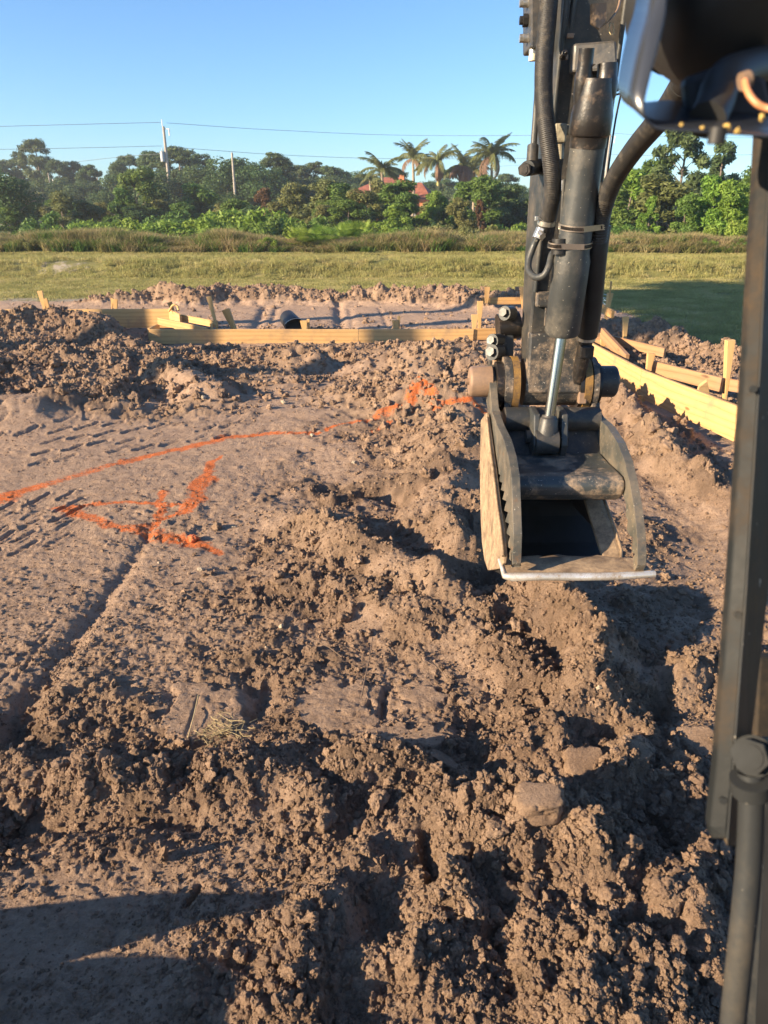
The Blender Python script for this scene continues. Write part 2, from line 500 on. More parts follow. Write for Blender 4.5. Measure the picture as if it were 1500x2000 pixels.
def lumps(x, y, cell, seed, presence=0.8):
    """rounded, irregular clods: height 0..1 inside cells"""
    wx = x + fbm(x, y, cell * 0.9, seed + 50, 2) * cell * 0.75
    wy = y + fbm(x, y, cell * 0.9, seed + 60, 2) * cell * 0.75
    gx = wx / cell; gy = wy / cell
    ix = np.floor(gx).astype(np.int64); iy = np.floor(gy).astype(np.int64)
    best = np.zeros(x.shape, dtype=np.float32)
    for dx in (-1, 0, 1):
        for dy in (-1, 0, 1):
            jx, jy = ix + dx, iy + dy
            r1 = _hash(jx, jy, seed); r2 = _hash(jx, jy, seed + 1); r3 = _hash(jx, jy, seed + 2); r4 = _hash(jx, jy, seed + 3)
            cx = jx + 0.5 + (r1 - 0.5) * 0.9; cy = jy + 0.5 + (r2 - 0.5) * 0.9
            rad = 0.30 + 0.42 * r3
            asp = 0.7 + 0.6 * r4
            d = np.sqrt(((gx - cx) * asp) ** 2 + ((gy - cy) / asp) ** 2) / rad
            hgt = np.clip(1 - d ** 2.6, 0, 1) ** 0.6 * rad * 1.5 * (0.6 + 0.6 * r2)
            hgt = hgt * (r4 < presence)
            best = np.maximum(best, hgt.astype(np.float32))
    return best

def facets(x, y, cell, seed):
    """broken blocks: every cell has its own level and tilt"""
    wx = x + fbm(x, y, cell * 0.8, seed + 50, 2) * cell * 0.35
    wy = y + fbm(x, y, cell * 0.8, seed + 60, 2) * cell * 0.35
    gx = wx / cell; gy = wy / cell
    ix = np.floor(gx).astype(np.int64); iy = np.floor(gy).astype(np.int64)
    bd = np.full(x.shape, 9.0); out = np.zeros(x.shape)
    for dx in (-1, 0, 1):
        for dy in (-1, 0, 1):
            jx, jy = ix + dx, iy + dy
            cx = jx + _hash(jx, jy, seed); cy = jy + _hash(jx, jy, seed + 1)
            ex, ey = gx - cx, gy - cy
            d = ex * ex + ey * ey
            h = (_hash(jx, jy, seed + 2) - 0.5) + ex * (_hash(jx, jy, seed + 3) - 0.5) * 1.3 + ey * (_hash(jx, jy, seed + 4) - 0.5) * 1.3
            m = d < bd
            bd = np.where(m, d, bd); out = np.where(m, h, out)
    return out

def seg_field(x, y, pts, k_end=None):
    """distance to a polyline [(x,y,a,b...)] and its interpolated extras at the nearest point"""
    best = np.full(x.shape, 1e9, dtype=np.float32)
    ex = [np.zeros(x.shape, dtype=np.float32) for _ in pts[0][2:]]
    if len(pts) == 1: pts = [pts[0], pts[0]]
    for p, q in zip(pts[:-1], pts[1:]):
        dx, dy = q[0] - p[0], q[1] - p[1]
        L2 = dx * dx + dy * dy + 1e-9
        t = np.clip(((x - p[0]) * dx + (y - p[1]) * dy) / L2, 0, 1)
        d = np.hypot(x - (p[0] + t * dx), y - (p[1] + t * dy))
        m = d < best
        best = np.where(m, d, best)
        for k in range(len(ex)):
            ex[k] = np.where(m, p[2 + k] + (q[2 + k] - p[2 + k]) * t, ex[k])
    return best, ex

def near_box(x, y, L, k):
    m = k * max(p[3] for p in L)
    x0, x1 = min(p[0] for p in L) - m, max(p[0] for p in L) + m
    y0, y1 = min(p[1] for p in L) - m, max(p[1] for p in L) + m
    return (x > x0) & (x < x1) & (y > y0) & (y < y1)

def sstep(a, b, x):
    t = np.clip((x - a) / (b - a), 0, 1)
    return t * t * (3 - 2 * t)

def poly_sd(x, y, pts):
    """signed distance to a polygon, negative inside"""
    d = np.full(x.shape, 1e9, dtype=np.float32)
    ins = np.zeros(x.shape, dtype=bool)
    n = len(pts)
    for i in range(n):
        ax, ay = pts[i][0], pts[i][1]; bx, by = pts[(i + 1) % n][0], pts[(i + 1) % n][1]
        dx, dy = bx - ax, by - ay
        t = np.clip(((x - ax) * dx + (y - ay) * dy) / (dx * dx + dy * dy + 1e-9), 0, 1)
        d = np.minimum(d, np.hypot(x - (ax + t * dx), y - (ay + t * dy)))
        cond = ((ay > y) != (by > y))
        xi = (bx - ax) * (y - ay) / ((by - ay) if abs(by - ay) > 1e-9 else 1e-9) + ax
        ins ^= cond & (x < xi)
    return np.where(ins, -d, d)

def gpts(L):
    """[(px,py,height,width)] -> [(x,y,height,width)] with the crest where the photo shows it"""
    out = []
    for px, py, h, w in L:
        p = G(px, py, h)
        out.append((p.x, p.y, h, w))
    return out
def gpoly(L, z=0.0):
    return [(G(px, py, z).x, G(px, py, z).y) for px, py in L]

RIDGES = [gpts(L) for L in [
    # spoil heap in front of the lawn
    [(165, 586, 0.10, 0.36), (215, 576, 0.19, 0.36), (262, 573, 0.22, 0.29), (300, 559, 0.36, 0.30), (335, 554, 0.42, 0.29), (372, 569, 0.29, 0.29), (395, 578, 0.17, 0.25)],
    [(388, 571, 0.26, 0.32), (430, 560, 0.36, 0.36), (500, 556, 0.39, 0.36), (560, 558, 0.37, 0.36), (610, 563, 0.32, 0.32), (645, 577, 0.17, 0.29)],
    [(655, 575, 0.20, 0.29), (700, 563, 0.32, 0.36), (780, 561, 0.36, 0.36), (860, 566, 0.32, 0.32), (915, 583, 0.19, 0.29), (950, 595, 0.10, 0.29)],
    [(868, 569, 0.29, 0.36), (905, 563, 0.36, 0.32), (945, 571, 0.27, 0.36), (1010, 577, 0.21, 0.36)],
    # near heap at the left, in front of the boards
    [(-260, 622, .34, .7), (-100, 622, .36, .6), (0, 626, .34, .5), (95, 618, .38, .5), (150, 615, .40, .40), (195, 628, .33, .38), (228, 648, .22, .35), (262, 672, .12, .4)],
    [(-200, 700, .35, .9), (0, 690, .36, .7), (130, 686, .36, .5), (215, 700, .30, .4), (270, 690, .26, .4)],
    [(300, 700, .26, .4), (355, 712, .30, .35), (400, 742, .22, .35)],
    [(-100, 780, .18, .6), (60, 770, .20, .45), (150, 742, .26, .38), (215, 752, .20, .38)],
    [(420, 700, .12, .35), (500, 690, .18, .38), (545, 676, .26, .35), (590, 672, .30, .32), (612, 690, .20, .3)],
    [(470, 722, .14, .4), (560, 730, .10, .4)],
    # centre heap
    [(720, 700, .20, .30), (790, 682, .32, .40), (850, 672, .40, .42), (900, 680, .34, .38), (935, 705, .22, .35)],
    [(690, 752, .12, .35), (770, 740, .22, .4), (830, 748, .28, .38), (905, 770, .20, .35)],
    [(790, 775, .16, .22), (822, 756, .26, .18), (850, 775, .14, .2)],
    # ridge running down beside the bucket
    [(880, 830, .20, .30), (905, 880, .24, .28), (880, 950, .20, .26), (830, 985, .16, .24)],
    [(560, 1000, .05, .22), (640, 1010, .12, .2), (700, 1040, .16, .2)],
    [(690, 1060, .14, .16), (780, 1085, .18, .17), (850, 1110, .22, .14), (880, 1150, .12, .14)],
    [(860, 1010, .14, .14), (905, 1040, .22, .13), (930, 1065, .12, .12)],
    [(620, 1130, .05, .2), (760, 1170, .11, .2), (900, 1200, .09, .2)],
    [(1030, 1150, .14, .16), (1090, 1140, .24, .15), (1130, 1165, .26, .14), (1165, 1230, .20, .14), (1160, 1330, .14, .14), (1080, 1400, .12, .12)],
    [(940, 1230, .06, .16), (1040, 1300, .10, .16)],
    # lower ground
    [(1290, 1330, .08, .12), (1360, 1290, .12, .12), (1400, 1270, .12, .12)],
    [(-60, 1500, .05, .14), (60, 1480, .07, .12), (150, 1500, .10, .10), (250, 1490, .11, .10), (310, 1500, .08, .09)],
    [(390, 1530, .05, .08), (470, 1510, .10, .09), (560, 1520, .07, .09), (620, 1560, .09, .09)],
    [(690, 1500, .06, .09), (790, 1490, .09, .09), (890, 1530, .05, .09)],
    [(760, 1600, .07, .10), (900, 1580, .12, .12), (1000, 1570, .17, .12), (1090, 1580, .18, .12), (1150, 1640, .13, .11), (1190, 1720, .06, .1)],
    [(700, 1650, .08, .09), (660, 1740, .07, .08), (600, 1830, .05, .08), (540, 1950, .04, .08)],
    [(820, 1700, .07, .08), (900, 1760, .10, .10), (850, 1850, .05, .1)],
    [(1040, 1800, .06, .12), (1150, 1830, .06, .12), (1200, 1950, .05, .12)],
    [(1330, 1640, .10, .10), (1340, 1700, .19, .075), (1375, 1700, .18, .07), (1360, 1800, .10, .08)],
    [(1240, 1450, .07, .08), (1200, 1510, .06, .08)],
    # beyond the right-hand boards
    [(1130, 640, .20, .35), (1190, 630, .22, .35), (1250, 634, .22, .35), (1290, 640, .28, .35), (1330, 655, .32, .26), (1360, 668, .26, .28), (1400, 690, .16, .35)],
    [(1180, 668, .12, .25), (1250, 690, .14, .25), (1330, 730, .12, .25)],
    [(1130, 712, .24, .2), (1190, 750, .26, .18), (1240, 790, .26, .18), (1290, 835, .25, .16), (1340, 880, .22, .15), (1420, 950, .16, .15)],
    [(1180, 840, .12, .22), (1230, 800, .15, .22)],
]]
# broad swells that carry the ridges: (px, py, height, radius)
SWELLS = [(60, 660, .18, 1.7), (300, 720, .05, 1.2), (840, 720, .12, 1.0), (900, 900, .12, .7), (760, 1090, .08, .45), (1120, 1240, .10, .4), (1000, 1600, .06, .30)]
# hollows, cracks and ruts: (px,py,depth,width)
HOLLOWS = [gpts([(a, b, -c, d) for a, b, c, d in L]) for L in [
    [(230, 655, .22, .22), (290, 665, .28, .25), (285, 640, .25, .3)],
    [(620, 715, .14, .28), (700, 720, .10, .25)],
    [(640, 970, .07, .12), (730, 985, .10, .11), (790, 1005, .06, .1)],
    [(905, 1150, .10, .09), (945, 1180, .12, .09), (960, 1130, .1, .1)],
    [(1300, 880, .05, .3), (1340, 1050, .07, .3), (1370, 1200, .05, .2)],
    
    [(520, 1362, .05, .06), (505, 1410, .05, .05), (490, 1330, .04, .05)],
    [(30, 1420, .06, .12), (110, 1560, .07, .12), (-40, 1560, .05, .12)],
    [(20, 1640, .05, .06), (200, 1630, .05, .06), (380, 1620, .05, .05)],
    [(820, 1690, .10, .035), (830, 1770, .10, .035)],
    [(700, 1760, .06, .06), (730, 1830, .06, .06)],
    [(960, 1860, .04, .04), (1000, 1940, .05, .05)],
    [(1250, 1580, .05, .12), (1290, 1690, .10, .07), (1300, 1760, .10, .06), (1320, 1850, .08, .08)],
    [(1180, 1480, .09, .06), (1100, 1480, .07, .07)],
    [(900, 1440, .05, .07), (960, 1420, .05, .07)],
    [(1280, 1380, .08, .05), (1275, 1440, .07, .05)],
    [(360, 1790, .04, .012), (385, 1765, .045, .012)],
    [(740, 1370, .035, .02), (730, 1420, .035, .02)],
    [(425, 1850, .02, .05), (445, 1940, .02, .05)],
]]
# how crumbly the ground is: control points (px, py, value)
ROUGH = [(0, 600, .8), (100, 650, .9), (250, 700, .9), (400, 720, .9), (560, 700, .7), (650, 650, .5), (700, 720, .5), (860, 690, 1.),
    (0, 760, .9), (150, 780, .8), (300, 790, .7), (420, 790, .35), (560, 790, .25), (660, 790, .5), (760, 790, .9), (880, 800, 1.),
    (0, 840, .14), (150, 850, .05), (300, 860, .05), (450, 860, .07), (560, 870, .22), (640, 880, .5), (740, 880, .9), (880, 900, 1.), (940, 780, .9),
    (0, 950, .04), (150, 960, .04), (300, 960, .05), (450, 960, .15), (540, 970, .45), (640, 980, .85), (800, 980, .9), (920, 1000, .9),
    (0, 1100, .02), (120, 1120, .02), (220, 1120, .05), (330, 1110, .22), (420, 1080, .4), (520, 1080, .75), (650, 1090, 1.), (800, 1100, 1.), (950, 1150, .9),
    (0, 1230, .05), (100, 1210, .05), (220, 1220, .22), (330, 1200, .25), (450, 1190, .5), (560, 1180, .8), (700, 1200, .9), (850, 1220, .9), (1000, 1200, .9),
    (30, 1330, .2), (150, 1320, .35), (290, 1300, .30), (420, 1300, .45), (560, 1290, .55), (700, 1290, .45), (850, 1290, .5), (1000, 1320, .8), (1150, 1300, .7),
    (20, 1430, .7), (130, 1420, .8), (240, 1410, .7), (380, 1400, .15), (470, 1380, .1), (560, 1400, .5), (660, 1390, .05), (740, 1340, .3), (850, 1390, .25), (950, 1400, .8), (1100, 1400, .9), (1250, 1380, .8), (1350, 1330, .8),
    (50, 1520, 1.), (200, 1520, 1.), (350, 1530, 1.), (500, 1520, 1.), (620, 1500, 1.), (760, 1500, .8), (900, 1500, 1.), (1050, 1500, .8), (1200, 1500, .8), (1350, 1450, .7),
    (0, 1660, .9), (150, 1660, .8), (280, 1650, .6), (400, 1650, .3), (520, 1630, .6), (620, 1650, 1.), (800, 1650, 1.), (1000, 1650, 1.), (1200, 1650, .8), (1350, 1680, .8),
    (0, 1740, .06), (150, 1740, .06), (300, 1730, .06), (450, 1710, .06), (530, 1740, .35), (600, 1760, .9), (750, 1780, 1.), (900, 1800, 1.), (1100, 1800, .9), (1300, 1780, .6), (1400, 1850, .5),
    (0, 1880, .03), (150, 1880, .03), (300, 1880, .05), (400, 1880, .45), (500, 1870, .6), (580, 1880, .9), (750, 1900, .95), (950, 1920, .8), (1100, 1930, .8), (1250, 1950, .7), (1400, 1960, .6),
    (0, 2050, .03), (200, 2050, .03), (400, 2050, .4), (700, 2050, .9), (1100, 2050, .8), (1400, 2050, .7),
    (1300, 800, .5), (1300, 900, .85), (1250, 860, .95), (1380, 950, .7), (1330, 1020, .5), (1400, 1080, .45), (1310, 1150, .6), (1250, 1230, .8), (1380, 1200, .35), (1180, 780, .8),
    (1170, 760, 1.), (1220, 800, 1.), (1280, 850, .95), (1340, 900, .7), (1250, 900, .6), (1180, 700, .8), (1250, 660, .8), (1330, 660, .9), (1400, 700, .6), (1400, 780, .6), (1450, 650, .2), (1250, 760, .7),
    (300, 640, .5), (700, 640, .10), (500, 625, .04), (900, 620, .10), (600, 605, .04), (750, 605, .06), (150, 590, .15), (50, 590, .04),
    (250, 575, .8), (400, 580, .9), (500, 575, 1.), (700, 580, 1.), (850, 580, .9), (200, 590, .4), (1000, 600, .6), (1100, 640, .8), (1100, 560, .05), (900, 545, .02), (500, 545, .02), (200, 545, .02)]
RC = np.array([(G(a, b).x, G(a, b).y, v) for a, b, v in ROUGH])
SLABS = [  # flat crusted pieces of the ground, level and smooth: outline in the photo, lift
    ([(322, 1375), (345, 1345), (420, 1350), (500, 1352), (515, 1375), (470, 1410), (440, 1440), (380, 1470), (330, 1460), (318, 1420)], .045),
    ([(598, 1350), (640, 1338), (720, 1338), (735, 1360), (735, 1420), (690, 1432), (640, 1445), (600, 1420)], .035),
    ([(785, 1345), (850, 1342), (900, 1360), (880, 1385), (830, 1400), (790, 1385)], .030),
    ([(715, 1440), (745, 1415), (800, 1420), (880, 1450), (860, 1465), (770, 1480), (725, 1465)], .045),
    ([(1170, 1460), (1220, 1440), (1275, 1455), (1270, 1490), (1230, 1485)], .05),
    ([(1320, 1420), (1400, 1420), (1410, 1460), (1330, 1455)], .04),
    ([(690, 1210), (760, 1225), (740, 1250), (660, 1240)], .02),
    ([(1180, 1320), (1240, 1330), (1300, 1345), (1290, 1370), (1200, 1350)], .03),
]
SLAB_G = [(gpoly(L), h) for L, h in SLABS]

PAINT = [  # marking-chalk strokes: (px, py, half width)
    [(-120, 1000, .085), (0, 972, .08), (110, 937, .07), (225, 905, .06), (330, 875, .05), (400, 858, .05), (440, 846, .055), (530, 842, .05), (615, 843, .05)],
    [(640, 815, .04), (680, 806, .05), (730, 797, .05), (760, 790, .06), (790, 770, .06), (822, 752, .07), (850, 775, .05), (920, 790, .04), (970, 800, .03)],
    [(735, 822, .05), (760, 800, .05)],
    [(427, 888, .02), (415, 900, .05), (400, 935, .06), (375, 985, .06), (345, 1003, .045), (310, 1015, .03)],
    [(112, 991, .04), (150, 990, .05), (230, 985, .03), (310, 985, .03), (370, 992, .03)],
    [(112, 991, .04), (165, 1012, .045), (215, 1030, .035), (290, 1042, .045), (345, 1055, .05), (400, 1065, .045), (425, 1080, .03)],
    [(320, 965, .04), (310, 1000, .035), (295, 1030, .035), (262, 1038, .03)],
    [(230, 1034, .03), (300, 1024, .025)],
]
def at_macro(px, py):
    return G(px, py, 0.0)

GRASS_Y = 17.0
def macro(x, y):
    """the broad shape of the land"""
    z = np.zeros(x.shape, dtype=np.float32)
    for px, py, h, r in SWELLS:
        p = G(px, py)
        z += h * np.exp(-((x - p.x) ** 2 + (y - p.y) ** 2) / (r * r))
    hi = np.zeros_like(z)
    x0_, y0_ = x, y
    k_ = 0.045 * np.sqrt(np.clip(y, 0.6, 20))
    x = x0_ + fbm(x0_, y0_, 0.30, 801, 3) * k_; y = y0_ + fbm(x0_, y0_, 0.30, 802, 3) * k_
    for L in RIDGES:
        b = near_box(x, y, L, 2.0)
        if not b.any(): continue
        d, (h, w) = seg_field(x[b], y[b], L)
        k = d / np.maximum(w, 1e-3)
        prof = np.exp(-k * k * 1.1) * (1 - sstep(1.5, 1.9, k))
        hi[b] = np.maximum(hi[b], h * prof) + 0.25 * np.minimum(hi[b], h * prof)
    z = np.maximum(z, 0) * 0.6 + hi
    for L in HOLLOWS:
        b = near_box(x, y, L, 2.6)
        if not b.any(): continue
        d, (h, w) = seg_field(x[b], y[b], L)
        z[b] += h * np.exp(-(d / np.maximum(w, 1e-3)) ** 2 * 1.2)
    x, y = x0_, y0_
    z += fbm(x, y, 1.6, 5, 3) * 0.035 * (1 - sstep(16, 18, y))
    # the lawn, the grassy bank and the land behind it
    wob = fbm(x, y, 5.0, 77, 3) * 0.5
    yy = y + wob
    z += 0.40 * sstep(23.9, 25.0, yy) + 0.08 * sstep(25, 26.5, yy) + 0.14 * fbm(x, y, 1.1, 70, 4) * sstep(23.2, 24.5, yy) * (1 - sstep(25.3, 26.2, yy))
    z += 0.22 * sstep(27.6, 29.5, yy) - 0.95 * sstep(31, 38, yy) + 0.25 * fbm(x, y, 9.0, 80, 3) * sstep(28, 34, y)
    return z

def rough_at(x, y):
    num = np.zeros(x.shape, dtype=np.float32); den = np.full(x.shape, 1e-9, dtype=np.float32)
    sx = x / (y + 0.9); ly = np.log(y + 0.6)
    for cx, cy, v in RC:
        d2 = (sx - cx / (cy + 0.9)) ** 2 + ((ly - math.log(cy + 0.6)) * 0.9) ** 2 + 0.0006
        w = 1.0 / d2 ** 2
        num += w * v; den += w
    return num / den

def terrain(x, y, res):
    """height, and masks, at world positions; res = local grid spacing"""
    x = x.astype(np.float64); y = y.astype(np.float64)
    m = macro(x, y)
    inside = (1 - sstep(17.3, 18.2, y + fbm(x, y, 1.0, 91, 3) * 0.5))
    inside *= (1 - sstep(5.0, 5.5, x + 0.5 * fbm(x, y, 1.2, 92, 3) + 0.03 * (y - 11)))
    yc = np.clip(y, 0.5, 22.0)
    r = rough_at(x, yc)
    r = np.where(y > 14.6, np.maximum(np.minimum(r, .1), 1.05 * sstep(.05, .13, m)), r)
    r = np.where((x > 1.9) & (y < 12) & (y > 4.0), np.maximum(r, 1.1 * sstep(-.02, .06, m)), r)
    # heaps are always crumbly
    r = r + 0.25 * fbm(x, y, 0.35, 31, 3) * sstep(0.05, 0.3, r)
    # the soil is trodden level in front of the boards
    for L in BOARD_LINES:
        bb = near_box(x, y, L, 1.5)
        if not bb.any(): continue
        d, (lv, w) = seg_field(x[bb], y[bb], L)
        k = 1 - sstep(0.35, 1.0, d / w)
        r[bb] = r[bb] * (1 - 0.75 * k)
        m[bb] = m[bb] * (1 - k) + np.minimum(m[bb], lv) * k
    slab = np.zeros_like(m); lift = np.zeros_like(m)
    near = y < 6.0
    xs, ys = x[near], y[near]
    wx = xs + fbm(xs, ys, 0.09, 301, 3) * 0.10; wy = ys + fbm(xs, ys, 0.09, 302, 3) * 0.10
    for P, h in SLAB_G:
        sd = poly_sd(wx, wy, P)
        k = 1 - sstep(-0.004, 0.010, sd)
        slab[near] = np.maximum(slab[near], k); lift[near] = np.maximum(lift[near], k * h * 0.62)
    r = np.clip(r, 0, 1.15) * inside
    rr = r * (1 - 0.96 * slab)
    z = m * 1.0
    z += lift
    def fade(cell): return np.clip((cell / res - 2.2) / 2.0, 0, 1)
    z += rr * fbm(x, y, 0.30, 21, 3) * 0.070
    # packed, finer patches among the coarse ones
    rr0 = rr
    pk = np.maximum(sstep(8.5, 10.5, y), sstep(-0.30, 0.12, fbm(x, y, 0.34, 23, 3) + 0.10 * fbm(x, y, 1.4, 24, 2)))
    rr = rr * (0.42 + 0.58 * pk)
    fc = sstep(0.0, 0.3, fbm(x, y, 0.5, 25, 2))
    z += rr * fade(0.115) * (facets(x, y, 0.15, 1200) * 0.034 + facets(x, y, 0.062, 1300) * 0.020) * (0.4 + 0.6 * fc)
    z += rr * lumps(x, y, 0.26, 900, 0.55) * 0.055 * sstep(0.5, 0.9, rr)
    z += rr * lumps(x, y, 0.115, 100, 0.55) * 0.036 * fade(0.115)
    z += rr * lumps(x, y, 0.055, 200, 0.7) * 0.021 * fade(0.055)
    z += np.sqrt(np.maximum(rr, 0)) * lumps(x, y, 0.027, 300, 0.8) * 0.013 * fade(0.027)
    z += (0.08 * inside + rr) * lumps(x, y, 0.013, 400, 0.7) * 0.0060 * fade(0.013)
    z += rr * (0.5 - np.abs(fbm(x, y, 0.085, 44, 4, 0.6))) * 0.020 * fade(0.085)
    far = sstep(6.0, 9.0, y)
    z += rr * far * (lumps(x, y, 0.42, 950, 0.6) * 0.08 + lumps(x, y, 0.20, 960, 0.7) * 0.055 - 0.045)
    z += inside * (0.004 + 0.01 * rr) * fbm(x, y, 0.05, 41, 3)
    # faint scuffs on the hard ground
    flat = inside * (1 - sstep(0.1, 0.5, r))
    z += flat * fbm(x * 0.45, y * 1.4, 0.12, 55, 4) * 0.006 * sstep(1.6, 3.2, y) + flat * fbm(x, y, 0.35, 56, 3) * 0.010 + flat * facets(x, y, 0.05, 1500) * 0.0035 * fade(0.05) * sstep(-0.1, 0.2, fbm(x, y, 0.4, 57, 2))
    z += flat * np.minimum(lumps(x, y, 0.06, 630, 0.10), 0.5) * 0.016 * fade(0.05)
    z += flat * (1 - slab * .5) * (lumps(x, y, 0.032, 710, 0.30) * 0.0060 * fade(0.032) + lumps(x, y, 0.06, 720, 0.07) * 0.012 * fade(0.06))
    z -= flat * sstep(0.12, 0.0, np.abs(fbm(x * .6, y * 1.5, 0.22, 730, 4, 0.6))) * 0.0028 * fade(0.05)
    # crawler tread marks: short slanting bars
    for L in DASHES:
        b = near_box(x, y, L, 3.2)
        if not b.any(): continue
        d, (h, w) = seg_field(x[b] + fbm(x[b], y[b], .1, 761, 2) * .02, y[b], L)
        k = d / w
        z[b] += h * (-np.exp(-k ** 4) + 0.45 * np.exp(-((k - 1.7) / .5) ** 2)) * (0.4 + 0.6 * np.clip(flat[b] * 2, 0, 1))
    # long thin scores on the pad behind the boards
    dark_soil = np.zeros_like(m)
    for L in RUTS:
        b = near_box(x, y, L, 3.0)
        if not b.any(): continue
        d, (h, w) = seg_field(x[b], y[b], L)
        z[b] -= h * np.exp(-(d / w) ** 2)
    crust = np.clip((1 - sstep(0.15, 0.6, rr)) + slab, 0, 1) * inside
    paint = np.zeros_like(m)
    for L in PAINT_G:
        b = near_box(x, y, [(p[0], p[1], 0, p[2]) for p in L], 2.0)
        if not b.any(): continue
        wx_ = fbm(x[b], y[b], .22, 741, 4, .6) * .07; wy_ = fbm(x[b], y[b], .22, 742, 4, .6) * .07
        d, (w, _) = seg_field(x[b] + wx_, y[b] + wy_, L)
        paint[b] = np.maximum(paint[b], 1 - sstep(0.2, 1.25, d / w))
    paint *= np.clip(1.02 + 0.55 * fbm(x, y, .5, 781, 3), .6, 1.1)
    dark_soil = sstep(0.55, 0.9, 0.5 + fbm(x, y, 0.5, 61, 3)) * 0.5 * sstep(0.4, 0.8, rr) + 0.8 * np.clip(-(m) * 8, 0, 1) * inside  # darker tone in random rough patches and towards the bottom of hollows
    grass = 1 - inside
    gl = G(120, 585)
    bare = np.exp(-((y - 17.9) / 1.0) ** 2) * (x < -6.5) + 0.9 * np.exp(-(((x + 10.5) / 2.2) ** 2 + ((y - 24.6) / 1.0) ** 2)) \
        + 0.7 * np.exp(-(((x - 6.8) / 2.0) ** 2 + ((y - 12.5) / 1.6) ** 2)) + 0.8 * np.exp(-(((x - 5.5) / 1.0) ** 2 + ((y - 29.5) / 0.9) ** 2))
    return z, paint, np.clip(dark_soil, 0, 1), crust, grass, np.clip(bare, 0, 1), 0.5 * rr + 0.5 * rr0

PAINT_G = []
for L in PAINT:
    out = []
    for px, py, w in L:
        p = G(px, py, 0.01)
        if 640 <= px <= 980 and py < 830: p = G(px, py, 0.24 if px < 900 and px > 780 else 0.12)
        out.append((p.x, p.y, w * 1.5, 0))
    PAINT_G.append(out)
def bline(L): return [(WY(a, b, Y).x, Y - .25, lv, w) for a, b, Y, lv, w in L]
BOARD_LINES = [bline([(285, 640, 12.0, -.06, .55), (700, 640, 12.15, -.07, .5), (1010, 640, 12.3, -.05, .5)]),
    bline([(225, 640, 13.2, -.1, .6), (345, 640, 13.2, -.12, .6)]),
    [(3.0, 11.0, -.05, .25), (2.97, 8.1, -.03, .25), (3.08, 6.2, -.02, .22)]]
_rd = random.Random(21)
DASHES = []
def dash_rows(x0, y0, rows_, n_, row_step, step, ln, h, w):
    """rows of short bars pressed by a crawler belt"""
    for i in range(rows_):
        for k in range(n_):
            if _rd.random() < .10: continue
            px = x0 + row_step[0] * i + step[0] * k + _rd.uniform(-3, 3); py = y0 + row_step[1] * i + step[1] * k + _rd.uniform(-2, 2)
            q = _rd.uniform(.6, 1.1); a_, b_ = G(px, py), G(px + ln[0] * q, py + ln[1] * q)
            hh = h * _rd.uniform(.35, .85)
            DASHES.append([(a_.x, a_.y, hh, w), (b_.x, b_.y, hh * .8, w * .8)])
dash_rows(60, 908, 6, 8, (14, -20), (52, -8), (38, -13), .030, .028)
dash_rows(-70, 862, 3, 3, (12, -18), (52, -6), (38, -13), .026, .028)
dash_rows(-40, 1092, 5, 3, (6, -22), (66, -12), (60, -30), .026, .022)
dash_rows(470, 880, 3, 3, (10, -16), (52, -6), (36, -12), .014, .026)
def rut(L): return [(G(a, b).x, G(a, b).y, c, d) for a, b, c, d in L]
RUTS = [rut(L) for L in [
    [(518, 598, .05, .10), (500, 640, .05, .10)], [(540, 600, .03, .07), (528, 640, .03, .07)],
    [(660, 595, .07, .10), (668, 640, .07, .12)], [(682, 600, .03, .08), (690, 640, .03, .08)], [(740, 600, .02, .05), (760, 640, .02, .05)],
    [(300, 1028, .008, .03), (270, 1082, .022, .04), (205, 1170, .030, .05), (120, 1285, .042, .065), (60, 1365, .055, .08), (20, 1420, .06, .10)],
    [(-40, 1380, .006, .012), (110, 1215, .008, .012), (60, 1270, .008, .012)], [(30, 1330, .008, .010), (95, 1245, .008, .010)],
    [(362, 1455, .006, .006), (390, 1365, .006, .006)],
    [(980, 1110, .0, .1), (990, 1112, .0, .1)],
]]

# one sheet: fine near the viewer, running out to the horizon
rows = [-30.0, -12.0, -5.0, -2.0, -0.6, 0.1, 0.5, 0.72, 0.86]
yv = 0.95
while yv < 19.5:
    rows.append(yv)
    yv += min(max((yv * yv + H * H) / (H * F) * 1.75, 0.0028), 0.038)
while yv < 34:
    rows.append(yv); yv += 0.11
while yv < 900:
    rows.append(yv); yv *= 1.12
rows = np.array(rows)
NS = 900
sfine = np.linspace(-1, 1, NS)
outer = 1 + np.array([.02, .05, .1, .18, .3, .5, .9, 1.6, 3, 6, 12, 25])
cols = np.concatenate([-outer[::-1], sfine, outer])
hw = 0.60 * np.clip(rows, 0.7, 1e9) + 0.80
xg = hw[:, None] * cols[None, :] + 0.02 * rows[:, None].clip(0, 30)
far_out = np.abs(cols)[None, :] > 1.0001
yg = np.broadcast_to(rows[:, None], xg.shape).copy()
dr = np.gradient(rows)
res = np.maximum(dr[:, None] * 0.75, (hw * 2 / NS)[:, None]) * np.ones_like(xg)
res = np.where(far_out, 0.5, res)
Z, PA, MO, CR, GRS, BA, RO = terrain(xg.ravel(), yg.ravel(), res.ravel())
nr, nc = xg.shape
vv = np.stack([xg.ravel(), yg.ravel(), Z], axis=1)
idx = np.arange(nr * nc).reshape(nr, nc)
ff = np.stack([idx[:-1, :-1].ravel(), idx[:-1, 1:].ravel(), idx[1:, 1:].ravel(), idx[1:, :-1].ravel()], axis=1)
me = np_mesh('ground', vv, ff, M_SOIL, smooth=True)
for nm, arr in (('paint', PA), ('dark_soil', MO), ('crust', CR), ('grass', GRS), ('bare', BA)):
    a = me.attributes.new(nm, 'FLOAT', 'POINT'); a.data.foreach_set('value', arr.astype(np.float32))
ground = link('ground', me)
tag(ground, 'rutted sandy building pad running out to mown lawn and a grassy bank', None, None, 'structure')
